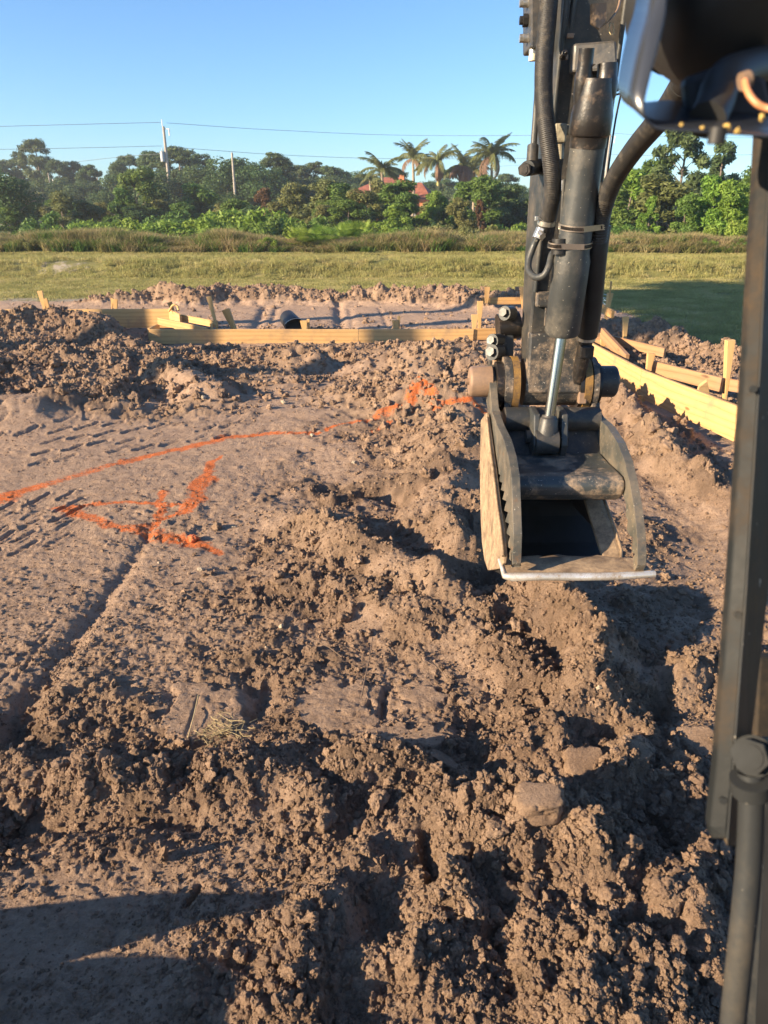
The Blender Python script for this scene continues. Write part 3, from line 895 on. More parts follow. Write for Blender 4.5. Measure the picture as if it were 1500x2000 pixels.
Zg = Z.reshape(nr, nc); ROg = RO.reshape(nr, nc)

def sample(arr, x, y):
    """bilinear look-up in the ground grid"""
    x = np.atleast_1d(np.asarray(x, dtype=np.float64)); y = np.atleast_1d(np.asarray(y, dtype=np.float64))
    r = np.interp(y, rows, np.arange(nr))
    i = np.clip(r.astype(int), 0, nr - 2); fr = r - i
    def at(i):
        s = (x - 0.02 * np.clip(rows[i], 0, 30)) / hw[i]
        c = np.interp(s, cols, np.arange(nc)); j = np.clip(c.astype(int), 0, nc - 2); fc = c - j
        return arr[i, j] * (1 - fc) + arr[i, j + 1] * fc
    return at(i) * (1 - fr) + at(i + 1) * fr
def gz(x, y): return float(sample(Zg, x, y)[0])
def on_ground(px, py):
    """where the ray meets the built ground"""
    z = 0.0
    for _ in range(12):
        p = G(px, py, z)
        z = 0.5 * z + 0.5 * gz(p.x, p.y)
    return Vector((p.x, p.y, gz(p.x, p.y)))

# ------------------------------------------------------------------ scattering by geometry nodes
def proto_collection(name, meshes):
    c = bpy.data.collections.new(name)
    for i, m in enumerate(meshes):
        o = bpy.data.objects.new(f'{name}_{i}', m); c.objects.link(o)
    return c

def scatter(name, P, R, Sc, tone, coll, label, nkinds, mat=None):
    me = bpy.data.meshes.new(name)
    me.vertices.add(len(P)); me.vertices.foreach_set('co', np.asarray(P, dtype=np.float32).ravel())
    for nm, ty, arr in (('rot', 'FLOAT_VECTOR', R), ('scl', 'FLOAT_VECTOR', Sc)):
        a = me.attributes.new(nm, ty, 'POINT'); a.data.foreach_set('vector', np.asarray(arr, dtype=np.float32).ravel())
    a = me.attributes.new('tone', 'FLOAT', 'POINT'); a.data.foreach_set('value', np.asarray(tone, dtype=np.float32))
    a = me.attributes.new('pick', 'INT', 'POINT'); a.data.foreach_set('value', rng.integers(0, nkinds, len(P)).astype(np.int32))
    o = link(name, me)
    ng = bpy.data.node_groups.new(name + '_nodes', 'GeometryNodeTree')
    ng.interface.new_socket('Geometry', in_out='INPUT', socket_type='NodeSocketGeometry')
    ng.interface.new_socket('Geometry', in_out='OUTPUT', socket_type='NodeSocketGeometry')
    n = ng.nodes
    gi = n.new('NodeGroupInput'); go = n.new('NodeGroupOutput')
    ci = n.new('GeometryNodeCollectionInfo'); ci.inputs['Collection'].default_value = coll
    ci.inputs['Separate Children'].default_value = True; ci.inputs['Reset Children'].default_value = True
    ip = n.new('GeometryNodeInstanceOnPoints')
    ip.inputs['Pick Instance'].default_value = True
    def na(nm, ty):
        x = n.new('GeometryNodeInputNamedAttribute'); x.data_type = ty; x.inputs['Name'].default_value = nm
        return x.outputs[0]
    ng.links.new(gi.outputs[0], ip.inputs['Points'])
    ng.links.new(ci.outputs[0], ip.inputs['Instance'])
    ng.links.new(na('pick', 'INT'), ip.inputs['Instance Index'])
    e2r = n.new('FunctionNodeEulerToRotation')
    ng.links.new(na('rot', 'FLOAT_VECTOR'), e2r.inputs[0])
    ng.links.new(e2r.outputs[0], ip.inputs['Rotation'])
    ng.links.new(na('scl', 'FLOAT_VECTOR'), ip.inputs['Scale'])
    ng.links.new(ip.outputs[0], go.inputs[0])
    md = o.modifiers.new('scatter', 'NODES'); md.node_group = ng
    return tag(o, label, None, None, 'stuff')

def clod_mesh(seed, mat, sub=4, rough=0.42):
    bm = bmesh.new()
    bmesh.ops.create_icosphere(bm, subdivisions=sub, radius=1.0)
    from mathutils import noise
    o = Vector((seed * 13.7, seed * 3.1, seed * 7.7))
    # a few random cutting planes give the angular faces of broken soil
    rr = random.Random(seed)
    planes = []
    for _ in range(7):
        d = Vector((rr.gauss(0, 1), rr.gauss(0, 1), rr.gauss(0, 1))).normalized()
        planes.append((d, rr.uniform(0.55, 0.9)))
    for v in bm.verts:
        p = v.co.copy()
        for d, h in planes:
            k = p.dot(d)
            if k > h: p -= d * (k - h) * 0.85
        f = 1 + rough * noise.fractal(p * 1.5 + o, 0.75, 2.1, 5) - 0.22 * abs(noise.noise(p * 3.1 + o)) + 0.09 * noise.noise(p * 8 + o)
        v.co = p * f
    for f in bm.faces: f.smooth = True
    m = bpy.data.meshes.new('clod'); bm.to_mesh(m); bm.free()
    m.materials.append(mat)
    return m
CLODS = [clod_mesh(i + 1, M_LUMP) for i in range(10)]
clod_coll = proto_collection('clod_kinds', CLODS)

# crumbs and clods: as many per patch of the view as the rough mask says
def place_soil(n, smin, smax, power, ymax, seed, dens_floor=0.03, pw=1.4):
    r = np.random.default_rng(seed)
    # uniform in log-distance gives even density over the receding ground
    y = np.exp(r.uniform(math.log(1.0 + 0.3), math.log(ymax + 0.3), n)) - 0.3
    x = (r.uniform(-1.02, 1.02, n)) * (0.60 * y + 0.75) + 0.02 * y
    ro = sample(ROg, x, y)
    keep = r.uniform(0, 1, n) < np.clip(ro, 0, 1) ** pw + dens_floor * (y < 17.5)
    x, y, ro = x[keep], y[keep], ro[keep]
    k = r.uniform(0, 1, len(x))
    s = smin * (1 - k * (1 - (smin / smax) ** power)) ** (-1 / power)
    s = s * np.clip(0.55 + 0.5 * ro, 0.4, 1.1)
    return x, y, s, ro
SPX, SPY, SPS = [], [], []
for (n, a, b, p, ym, sd, fl, pw) in ((108000, .0035, .016, 1.9, 7.0, 1, .035, 1.1), (26000, .008, .030, 2.3, 17.8, 2, .012, 1.8), (14000, .022, .07, 2.0, 18, 3, .0, 2.2), (75000, .015, .062, 2.5, 17.9, 4, .0, 1.6), (70000, .0035, .014, 2.0, 8.5, 5, 1.0, 1.1), (10500, .012, .036, 1.7, 4.2, 6, .0, 1.2)):
    x, y, s, ro = place_soil(n, a, b, p, ym, sd, fl, pw)
    if sd == 4:
        r4 = np.random.default_rng(44); y = r4.uniform(7.5, 17.9, n); x = r4.uniform(-1.02, 1.02, n) * (0.60 * y + 0.45) + .02 * y; ro = sample(ROg, x, y)
        kk = r4.uniform(0, 1, n) < np.clip(ro, 0, 1) ** 1.6; x, y, ro = x[kk], y[kk], ro[kk]; s = a * (1 - r4.uniform(0, 1, len(x)) * (1 - (a / b) ** p)) ** (-1 / p)
    if sd == 6:
        kk = fbm(x, y, .28, 770, 3) + np.random.default_rng(10).uniform(-.25, .25, len(x)) > .10; x, y, s = x[kk], y[kk], s[kk]
    if sd == 5:
        kk = (ro < .35) & (fbm(x, y, .5, 750, 3) + np.random.default_rng(9).uniform(-.5, .5, len(x)) > .12); x, y, s = x[kk], y[kk], s[kk] * 1.25
    if sd == 3: kk = y > 5.5; x, y, s = x[kk], y[kk], s[kk]
    # small ones far away cannot be seen
    lim = 0.0009 * y
    k = s > lim
    SPX.append(x[k]); SPY.append(y[k]); SPS.append(s[k])
sx_, sy_, ss_ = map(np.concatenate, (SPX, SPY, SPS))
zz = sample(Zg, sx_, sy_)
n = len(sx_)
asp = rng.uniform(0.65, 1.25, (n, 3)) * ss_[:, None]
scatter('soil_crumbs', np.stack([sx_, sy_, zz + ss_ * rng.uniform(-0.25, 0.45, n)], 1), rng.uniform(0, 6.28, (n, 3)), asp,
        np.clip(rng.normal(0.15, 0.25, n), 0, 0.8), clod_coll, 'loose crumbs and small lumps of sandy soil over the pad', len(CLODS))
print('crumbs', n)

M_CLODM = bpy.data.materials['soil_lumps']
def single_clod(px, py, rad, label, seed, mat=None, squash=(1, 1, .8), name='soil_clod', cat='clod', group=None, sink=0.3, mesh=None):
    p = on_ground(px, py)
    me_ = mesh or CLODS[seed % len(CLODS)]
    o = bpy.data.objects.new(name, me_); COL.objects.link(o)
    o.location = (p.x, p.y, p.z + rad * (squash[2] - sink))
    o.rotation_euler = (0.3 * sin(seed), 0.25 * cos(seed * 2), seed * 1.7)
    o.scale = (rad * squash[0], rad * squash[1], rad * squash[2])
    return tag(o, label, cat, group)

# ================================================================== the excavator
EX = empty('excavator', (0.70, 0.0, 0.0), 0, 'dark grey compact excavator seen from its cab, arm hanging down with thumb and muddy bucket', 'excavator')

def plate(x0, th, outline, name, mat, parent, bevel=.004, build=True):
    """flat steel plate in an upright plane: outline in (Y, Z), thickness along x"""
    mb = MB().prism([(x0, y, z) for y, z in outline], (th, 0, 0))
    return mb.build(name, mat, parent, bevel) if build else mb

TRACK_Y, TRACK_H = 1.25, .47
SHADE = [(-11.8, 4.2, 1.0), (-12.2, 6.2, 1.0), (-11.6, 8.2, .97), (-12.5, 9.6, 1.0)]
# --- arm (stick): box section, front face towards the cab
arm_prof = [(2.84, 2.62), (2.975, 1.62), (2.985, 1.40), (2.93, 1.345), (2.925, 1.26), (2.97, 1.205), (3.06, 1.20), (3.115, 1.26), (3.13, 1.36), (3.20, 1.75), (3.24, 2.7), (3.30, 3.45), (3.12, 3.62), (2.86, 3.50), (2.83, 3.0)]
ARM = plate(.592, .214, arm_prof, 'dipper_arm', M_PAINT, EX, .010)
# side flanges standing proud of the face
for x0 in (.592, .790):
    mb = MB(); pts = [(2.832, 2.60), (2.962, 1.66)]
    a, b = [Vector((x0 + .008, y - .004, z)) for y, z in pts]
    mb.tube([a, b], .009, 8)
    mb.build('weld_seam', M_PAINT2, ARM)
# lower casting
mb = MB()
mb.tube([(.585, 3.02, 1.285), (.812, 3.02, 1.285)], .098, 28)
mb.prism([(.604, 2.952, 1.66), (.794, 2.952, 1.66), (.794, 2.944, 1.60), (.604, 2.944, 1.60)], (0, .03, 0))
mb.prism([(.590, 2.945, 1.50), (.810, 2.945, 1.50), (.812, 2.918, 1.26), (.588, 2.918, 1.26)], (0, .06, 0))
mb.build('arm_end_casting', M_ARMLOW, ARM, .008)
# recess panel on the dusty end
MB().prism([(.640, 2.943, 1.60), (.70, 2.943, 1.60), (.70, 2.938, 1.53), (.64, 2.938, 1.53)], (0, -.006, 0)).build('inspection_plate', M_ARMLOW, ARM, .002)
# wide doubler plate and eyes at the top of the thumb cylinder
DP = MB().prism([WX(1121, 84, .628), WX(1204, 78, .755), WX(1208, 136, .762), WX(1117, 142, .628)], (0, .05, 0)).build('doubler_plate', M_PAINT, ARM, .008)
mb = MB().prism([WX(1155, 6, .672), WX(1186, 5, .70), WX(1185, 40, .70), WX(1172, 57, .69), WX(1155, 45, .675)], (0, .02, 0))
mb.build('oval_hole_cover', M_GREASE, ARM, .010)

# manifold block and fittings on the left of the arm
def BX(name, pxs, pys, d0, d1, mat, parent, bevel=.004):
    """block with its face seen between pxs and pys at depth d0, running back to d1"""
    fr = [W(pxs[0], pys[0], d0), W(pxs[1], pys[0], d0), W(pxs[1], pys[1], d0), W(pxs[0], pys[1], d0)]
    return MB().prism(fr, (0, d1 - d0, 0)).build(name, mat, parent, bevel)
VB = BX('valve_block', (1037, 1100), (-120, 92), 2.50, 2.66, M_PAINT, ARM, .006)
for py, mt in ((6, M_ZINC), (40, M_RUBBER), (75, M_ZINC)):
    a = W(1040, py, 2.55); 
    mb = MB(); mb.cyl(a, a + Vector((-.018, 0, 0)), .016, 6, False); mb.cyl(a + Vector((-.017, 0, 0)), a + Vector((-.034, 0, 0)), .021 if mt is M_RUBBER else .014, 6 if mt is M_RUBBER else 18, mt is not M_RUBBER)
    mb.cyl(a + Vector((-.033, 0, 0)), a + Vector((-.046, 0, 0)), .014, 6, False)
    mb.build('pipe_fitting', mt, VB, .0015)
a = W(1042, 96, 2.54)
mb = MB(); mb.cyl(a + Vector((0, 0, .012)), a + Vector((0, 0, -.014)), .016, 16); mb.build('fitting_collar', M_ZINC, VB)
MB().cyl(a + Vector((0, 0, -.014)), a + Vector((0, 0, -.036)), .0145, 16).build('cream_plug', M_CAP, VB, .002)

# steel pipe down the far left of the arm, ending in a knuckle and bolt
p_end = W(1040, 312, 2.66)
MB().tube([W(1054, 90, 2.62), W(1049, 190, 2.63), W(1041, 300, 2.66)], .0115, 12).build('steel_pipe', M_PAINT2, ARM)
mb = MB(); mb.tube([W(1041, 285, 2.66), W(1039, 318, 2.66)], .021, 14); mb.tube([W(1030, 329, 2.62), W(1052, 325, 2.72)], .027, 16)
kn = mb.build('pipe_knuckle', M_PAINT, ARM, .002)
a = W(1026, 331, 2.61); dr_ = (W(1030, 329, 2.62) - W(1052, 325, 2.72)).normalized()
mb = MB(); mb.cyl(a, a + dr_ * .016, .024, 6, False); mb.cyl(a + dr_ * .015, a + dr_ * .019, .015, 20); mb.build('hex_bolt', M_GREASE, kn, .0015)

# twin rails down the front-left edge of the arm
for (a, b, r) in (((1123, 0), (1089, 236), .0085), ((1112, 0), (1081, 236), .006)):
    MB().tube([W(a[0], a[1] - 90, 2.33), W(a[0], a[1], 2.36), W(b[0], b[1], 2.62), W(b[0] - 4, 300, 2.70)], r, 10).build('pipe', M_PAINT2, ARM)
for (px, py) in ((1114, 70), (1103, 112)):
    p = W(px, py, 2.40); MB().box(p, (.022, .012, .014)).build('pipe_clip', M_PIN, ARM, .002)
# thin cable on the right edge with a cable tie loop
MB().tube(spline([W(1243, -20, 2.32), W(1232, 60, 2.36), W(1222, 140, 2.42), W(1203, 230, 2.52), W(1188, 330, 2.58), W(1176, 420, 2.66)], 5), .0035, 8).build('thin_cable', M_RUBBER, ARM)
ct = MB().tube(spline([W(1212, -5, 2.34), W(1206, 18, 2.31), W(1190, 40, 2.30), W(1168, 57, 2.31)], 6), [.004] * 6 + [.003] * 6 + [.0015] * 7, 8).build('cable_tie', M_PIN, ARM)
MB().tube(spline([W(1192, 44, 2.31), W(1189, 58, 2.30), W(1194, 68, 2.30), W(1199, 62, 2.31), W(1196, 44, 2.31)], 5), .0015, 6, caps=False).build('wire_loop', M_STRAW, ARM)
MB().tube(spline([W(1197, 186, 2.38), W(1207, 184, 2.36), W(1218, 181, 2.35)], 4), .003, 6).build('broken_tie', M_PIN, ARM)

# --- thumb cylinder
CYL_T, CYL_B = W(1151, 262, 2.38), W(1097, 652, 2.74)
ax = (CYL_B - CYL_T).normalized()
CY = empty('thumb_cylinder', CYL_B, 0); CY.parent = EX; CY.matrix_parent_inverse = EX.matrix_basis.inverted()
mb = MB()
mb.tube([CYL_T, CYL_T + (CYL_B - CYL_T) * .55, CYL_T + (CYL_B - CYL_T) * .60, CYL_B - ax * .012, CYL_B], [.058, .058, .066, .066, .060], 40)
mb.build('cylinder_barrel', M_PAINT2, CY)
mb = MB(); mb.tube([CYL_T - ax * .16, CYL_T - ax * .055, CYL_T, CYL_T + ax * .004, CYL_T + ax * .006, CYL_T + ax * .04], [.05, .068, .068, .066, .0600, .0600], 36)
# horn-shaped eyes in the greasy upper end
u_ = Vector((1, 0, 0))
mb.tube(spline([CYL_T - ax * .05 + u_ * .03, CYL_T - ax * .13 + u_ * .033, CYL_T - ax * .20 + u_ * .030 + Vector((0, .01, 0))], 4), [.030] * 3 + [.036] * 3 + [.032] * 3, 14)
mb.tube(spline([CYL_T - ax * .05 - u_ * .035, CYL_T - ax * .14 - u_ * .042, CYL_T - ax * .24 - u_ * .045], 4), [.026] * 3 + [.028] * 3 + [.024] * 3, 14)
mb.tube([W(1135, 148, 2.44), W(1190, 146, 2.44)], .030, 16)
mb.build('cylinder_eye', M_GREASE, CY, .003)
lump_p = [(1140, 222), (1148, 208), (1134, 208), (1129, 226), (1151, 236), (1141, 236), (1126, 198), (1127, 185), (1156, 216), (1133, 234), (1150, 195), (1196, 176), (1204, 170), (1190, 190), (1176, 152), (1101, 108)]
from mathutils import Matrix as _M
gm = bpy.data.meshes.new('grease'); bm = bmesh.new()
for k, (px, py) in enumerate(lump_p):
    mt = _M.Translation(W(px, py, 2.335 if px < 1170 else 2.37)) @ _M.Rotation(k * 1.3, 4, (1, .4, .7)) @ _M.Diagonal((.011 + .004 * (k % 3), .010, .013 + .003 * (k % 2), 1))
    bm2 = bmesh.new(); bm2.from_mesh(CLODS[k % 5]); bmesh.ops.transform(bm2, matrix=mt, verts=bm2.verts)
    tmp = bpy.data.meshes.new('t'); bm2.to_mesh(tmp); bm2.free(); bm.from_mesh(tmp); bpy.data.meshes.remove(tmp)
for f in bm.faces: f.smooth = True
bm.to_mesh(gm); bm.free(); gm.materials.append(M_GREASE)
tag(link('caked_grease', gm, CY), kind='stuff')
mb = MB(); a, b, c = W(1140, 112, 2.30), W(1150, 124, 2.30), W(1147, 138, 2.31)
mb.add([a, b, c, W(1134, 112, 2.31), b + Vector((.02, -.01, -.004))], [(0, 1, 2), (0, 2, 3), (1, 4, 2)])
mb.build('dead_leaf', M_BROWNLEAF, ARM)
# rod
ROD_E = W(1071, 826, 2.83)
MB().cyl(CYL_B - ax * .05, ROD_E, .0215, 32).build('chrome_rod', M_CHROME, CY)
mb = MB(); rd = (ROD_E - CYL_B).normalized()
mb.tube([ROD_E - rd * .03, ROD_E - rd * .022, ROD_E - rd * .018, ROD_E + rd * .03, ROD_E + rd * .07], [.028, .030, .036, .042, .045], 28)
mb.tube([ROD_E + rd * .075 - u_ * .045, ROD_E + rd * .075 + u_ * .045], .050, 28)
mb.build('rod_eye', M_PAINT, CY, .003)
# cream elbow and block beside the barrel
a = W(1099, 257, 2.50)
mb = MB(); mb.tube([a + Vector((.055, .02, .003)), a + Vector((.0, 0, .008))], .018, 8, True, False); mb.box(a + Vector((-.012, 0, -.006)), (.044, .05, .060)); mb.tube([a + Vector((-.008, 0, -.03)), a + Vector((-.004, .005, -.085))], .019, 6, True, False)
mb.build('elbow_fitting', machine('cream_grimy_fitting', (0.40, 0.36, 0.26), (0.08, 0.06, 0.04), 0.45, 0.62, 0.45, sc=25), CY, .008)

# hoses
def ribbed(pts, r, pitch=.0055, amp=.022, n=16, sub=10):
    P = spline(pts, sub)
    # resample evenly
    L = [0]
    for a, b in zip(P[:-1], P[1:]): L.append(L[-1] + (b - a).length)
    m = int(L[-1] / (pitch / 4))
    out = []; rs = []
    j = 0
    for i in range(m + 1):
        s = L[-1] * i / m
        while j < len(L) - 2 and L[j + 1] < s: j += 1
        t = (s - L[j]) / max(1e-9, L[j + 1] - L[j])
        out.append(P[j].lerp(P[j + 1], t)); rs.append(r * (1 + amp * (1 if (i % 4) < 2 else -1)))
    return out, rs
P_, R_ = ribbed([W(1078, -160, 2.28), W(1072, 0, 2.34), W(1063, 110, 2.37), W(1062, 190, 2.39), W(1069, 262, 2.41), W(1078, 330, 2.46), W(1079, 380, 2.52), W(1071, 424, 2.60)], .0295)
MB().tube(P_, R_, 18).build('hydraulic_hose', M_HOSEDUST, EX)
P_, R_ = ribbed([W(1338, 160, 1.62), W(1297, 222, 1.86), W(1240, 290, 2.15), W(1200, 350, 2.36), W(1178, 410, 2.50), W(1169, 470, 2.58)], .0300, .009, .035)
hb = MB().tube(P_, R_, 18).build('hydraulic_hose', M_HOSEDUST, EX)
MB().tube(spline([W(1420, 50, 1.25), W(1375, 110, 1.42), W(1338, 160, 1.62)], 5), .029, 18).build('hose_end', M_RUBBER, hb)
MB().tube(spline([W(1172, 440, 2.58), W(1164, 500, 2.63), W(1155, 600, 2.76), W(1147, 655, 2.84)], 6), .040, 20).build('hose_sleeve', M_RUBBER, EX)
mb = MB(); mb.tube([W(1146, 655, 2.84), W(1145, 664, 2.85)], .036, 18); mb.build('hose_clamp', M_ZINC, EX)
mb = MB(); mb.tube([W(1144, 664, 2.85), W(1140, 690, 2.88), W(1128, 745, 2.96)], [.028, .030, .026], 14); mb.box(W(1143, 616 + 70, 2.86), (.055, .06, .05)); mb.build('hose_fitting', M_GREASE, EX, .005)

# end of the left hose: clamp, nut, bent hard line
h0 = W(1065, 430, 2.62)
mb = MB(); mb.tube([W(1068, 430, 2.615), W(1066, 439, 2.625)], .0325, 20); mb.box(W(1048, 427, 2.60), (.014, .014, .016)); mb.build('hose_clamp', M_ZINC, EX, .002)
MB().tube([W(1066, 438, 2.625), W(1062, 452, 2.64)], .024, 16).build('hose_tail', M_RUBBER, EX)
mb = MB(); mb.tube([W(1058, 447, 2.63), W(1050, 466, 2.64)], .021, 6, True, False); mb.tube([W(1054, 455, 2.62), W(1060, 462, 2.60)], .012, 6, True, False); mb.build('hex_nut', M_ZINC, EX, .002)
P_ = spline([W(1050, 464, 2.65), W(1042, 482, 2.67), W(1033, 508, 2.68), W(1033, 528, 2.67), W(1045, 541, 2.64), W(1062, 538, 2.61), W(1072, 520, 2.60), W(1078, 498, 2.61), W(1088, 488, 2.62)], 6)
MB().tube(P_, .0125, 14).build('bent_hard_line', M_PAINT2, EX)
mb = MB(); mb.tube([W(1094, 466, 2.54), W(1092, 496, 2.56)], .028, 18); mb.build('line_clamp_block', M_RUBBER, CY, .003)
for (px, py0, py1) in ((1096, 300, 465),):
    MB().tube([W(1102, 350, 2.46), W(1094, 470, 2.56)], .006, 8).build('hard_line', M_PAINT2, CY)
BX('data_plate', (1093, 1106), (352, 372), 2.60, 2.62, simple('worn_sticker', (0.45, 0.46, 0.48), 0.5, scale=160, var=.6), ARM, .001)

# steel straps with worm-drive slots
def strap(name, cpt, axis, pts2, w, parent):
    """band through points given round the barrel"""
    mb = MB(); n = len(pts2); ax_ = axis.normalized() * w / 2; th = .0025
    ring = [p for p in pts2]
    cc = sum(ring, Vector()) / n
    vs = []
    for p in ring:
        o_ = (p - cc).normalized() * th
        vs += [p - ax_, p + ax_, p + ax_ + o_, p - ax_ + o_]
    fs = []
    for i in range(n):
        a, b = i * 4, ((i + 1) % n) * 4
        for k in range(4):
            fs.append((a + k, a + (k + 1) % 4, b + (k + 1) % 4, b + k))
    mb.add(vs, fs)
    return mb.build(name, M_BAND, parent)
def hull_ring(c1, r1, c2, r2, axis, n=20):
    """outline round two circles"""
    ax_ = axis.normalized(); c2 = c2 - ax_ * ax_.dot(c2 - c1); d = (c2 - c1); d = (d - ax_ * d.dot(ax_)).normalized(); e = ax_.cross(d)
    out = []
    for k in range(n + 1):
        a = pi / 2 + pi * k / n; out.append(c1 + (d * cos(a) + e * sin(a)) * r1)
    for k in range(n + 1):
        a = -pi / 2 + pi * k / n; out.append(c2 + (d * cos(a) + e * sin(a)) * r2)
    return out
def on_axis(py):
    t = (py - 262) / (652 - 262); return CYL_T.lerp(CYL_B, t)
for (py, px2, d2, r2, px1, d1, r1) in ((424, 1166, 2.53, .030, 1085, 2.62, .016), (478, None, None, None, 1088, 2.545, .030)):
    c1 = on_axis(py + 4)
    if px2:
        ring = hull_ring(c1, .0615, W(px2, py, d2), .036, ax)
    else:
        ring = hull_ring(W(px1, py, d1), r1, c1, .0615, ax)
    st = strap('steel_strap', c1, ax, ring, .019, CY)
    # slots
    mb = MB(); n = len(ring)
    cc = sum(ring, Vector()) / n
    P = spline(ring, 4)
    for p, q in zip(P[:-1], P[1:]):
        mid = (p + q) / 2
        if mid.y > c1.y - .02: continue
        o_ = (mid - (cc)).normalized()
        t_ = (q - p).normalized()
        mb.bar(mid + o_ * .0028 - ax * .0055 + t_ * .0015, mid + o_ * .0028 + ax * .0055 - t_ * .0015, .0016, .0012, o_)
    tag(mb.build('strap_slot', M_GREASE, st), kind='stuff')

# --- bucket link at the left of the arm end
LK = empty('bucket_link', (0.5, 3.0, 1.4), 0); LK.parent = EX; LK.matrix_parent_inverse = EX.matrix_basis.inverted()
mb = MB(); mb.tube([W(972, 640, 3.12), W(1014, 634, 3.12)], .058, 24); mb.build('link_pin_boss', M_GREASE, LK, .006)
mb = MB(); mb.prism([W(981, 655, 3.08), W(1004, 655, 3.08), W(1003, 706, 3.10), W(990, 720, 3.12), W(972, 716, 3.12), W(974, 680, 3.1)], (0, .06, 0)); mb.build('link_arm', M_PAINT, LK, .006)
mb = MB(); mb.tube([W(986, 600, 3.12), W(992, 620, 3.12)], .030, 8, True, False); mb.build('grease_fitting', M_PAINT2, LK, .006)
for (px, py, d, r) in ((988, 614, 3.02, .030), (964, 668, 3.05, .030), (963, 690, 3.04, .034)):
    a = W(px, py, d); mb = MB(); mb.cyl(a + Vector((.03, .03, 0)), a + Vector((-.008, -.01, .006)), r, 14); mb.cyl(a + Vector((-.007, -.009, .006)), a + Vector((-.018, -.024, .012)), r * .6, 6, False)
    mb.build('retaining_bolt', M_PAINT2, LK, .004)
mb = MB(); mb.tube([W(956, 674, 3.1), W(985, 672, 3.1)], .042, 20); mb.tube([W(955, 708, 3.12), W(1000, 706, 3.12)], .030, 18); mb.build('link_pin', M_ARMLOW, LK, .005)

# --- bucket
BK = empty('bucket', (0.66, 2.7, 0.8), 0); BK.parent = EX; BK.matrix_parent_inverse = EX.matrix_basis.inverted()
shell = [(2.235, .768), (2.40, .700), (2.56, .630), (2.68, .600), (2.80, .625), (2.89, .72), (2.94, .86), (2.97, 1.00), (2.985, 1.12)]
def taper(y): # the bucket narrows a little towards its back
    t = min(1, max(0, (y - 2.25) / .7)); return .425 + .010 * t, .935
mb = MB()
n = len(shell); vs = []
for (y, z) in shell:
    a, b = taper(y); vs += [(a, y, z), (b, y, z)]
for i, (y, z) in enumerate(shell):
    a, b = taper(y)
    if i == 0: nx, nz = -.4, .9
    p0, p1 = shell[max(0, i - 1)], shell[min(n - 1, i + 1)]
    tx, tz = p1[0] - p0[0], p1[1] - p0[1]; l = math.hypot(tx, tz); nx, nz = -tz / l * .016, tx / l * .016
    vs += [(a, y + nx, z + nz), (b, y + nx, z + nz)]
fs = []
for i in range(n - 1):
    o_, q = i * 2, 2 * n + i * 2
    fs += [(o_, o_ + 1, o_ + 3, o_ + 2), (q, q + 2, q + 3, q + 1), (o_, o_ + 2, q + 2, q), (o_ + 1, q + 1, q + 3, o_ + 3)]
fs += [(0, 2 * n, 2 * n + 1, 1), (2 * n - 2, 2 * n - 1, 4 * n - 1, 4 * n - 2)]
mb.add(vs, fs)
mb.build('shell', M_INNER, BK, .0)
# left side plate: exterior caked in dried mud, curved shell line behind it
def side(pts_px, th, nm, mat):
    mb = MB().prism([W(*p) for p in pts_px], (th, 0, 0)); return mb.build(nm, mat, BK, .004)
side([(949, 806, 2.96), (952, 830, 2.91), (958, 876, 2.83), (964, 918, 2.75), (972, 988, 2.65), (979, 1035, 2.57), (984, 1086, 2.51), (982, 1100, 2.52), (974, 1111, 2.58), (952, 1114, 2.78), (946, 1095, 2.92), (941, 1060, 3.0), (938, 1000, 3.06), (937, 904, 3.12), (939, 820, 3.10)], .014, 'side_plate', M_BUCKET)
# thick reinforced rim of that plate
mb = MB(); P = [W(*p) for p in [(951, 815, 2.94), (957, 876, 2.83), (963, 918, 2.75), (971, 988, 2.65), (978, 1035, 2.57), (983, 1086, 2.505)]]
mb.tube(P, .006, 8); mb.build('side_rim', M_BUCKET, BK)
mb = MB(); mb.prism([W(1118, 915, 2.90), W(1150, 915, 2.90), W(1181, 977, 2.80), W(1203, 1040, 2.69), W(1214, 1072, 2.64), W(1213, 1091, 2.61), W(1178, 1090, 2.62), W(1164, 1045, 2.69), W(1143, 977, 2.80)], Vector((.0, .03, -.01)))
mb.build('side_plate', M_BUCKET, BK, .005)
mb = MB(); mb.tube([W(1150, 915, 2.90), W(1181, 977, 2.80), (W(1203, 1040, 2.69)), W(1214, 1074, 2.635), W(1213, 1090, 2.61)], .006, 8); mb.build('side_rim', M_BUCKET, BK)
# inside faces, near-black: the shade within the bucket is painted in
mb = MB(); fr = [W(1213, 1091, 2.62), W(1181, 1091, 2.63), W(1164, 1045, 2.70), W(1143, 977, 2.81), W(1122, 910, 2.91)]; P = fr + [Vector((p.x, 2.97, p.z)) for p in reversed(fr)]; mb.prism(P, (0.012, 0, 0)); mb.prism([Vector((.79, 2.965, 1.15)), Vector((.93, 2.965, 1.15)), Vector((.93, 2.965, .62)), Vector((.79, 2.965, .62))], (0, .01, 0)); mb.build('inner_side', M_INNER, BK, 0)
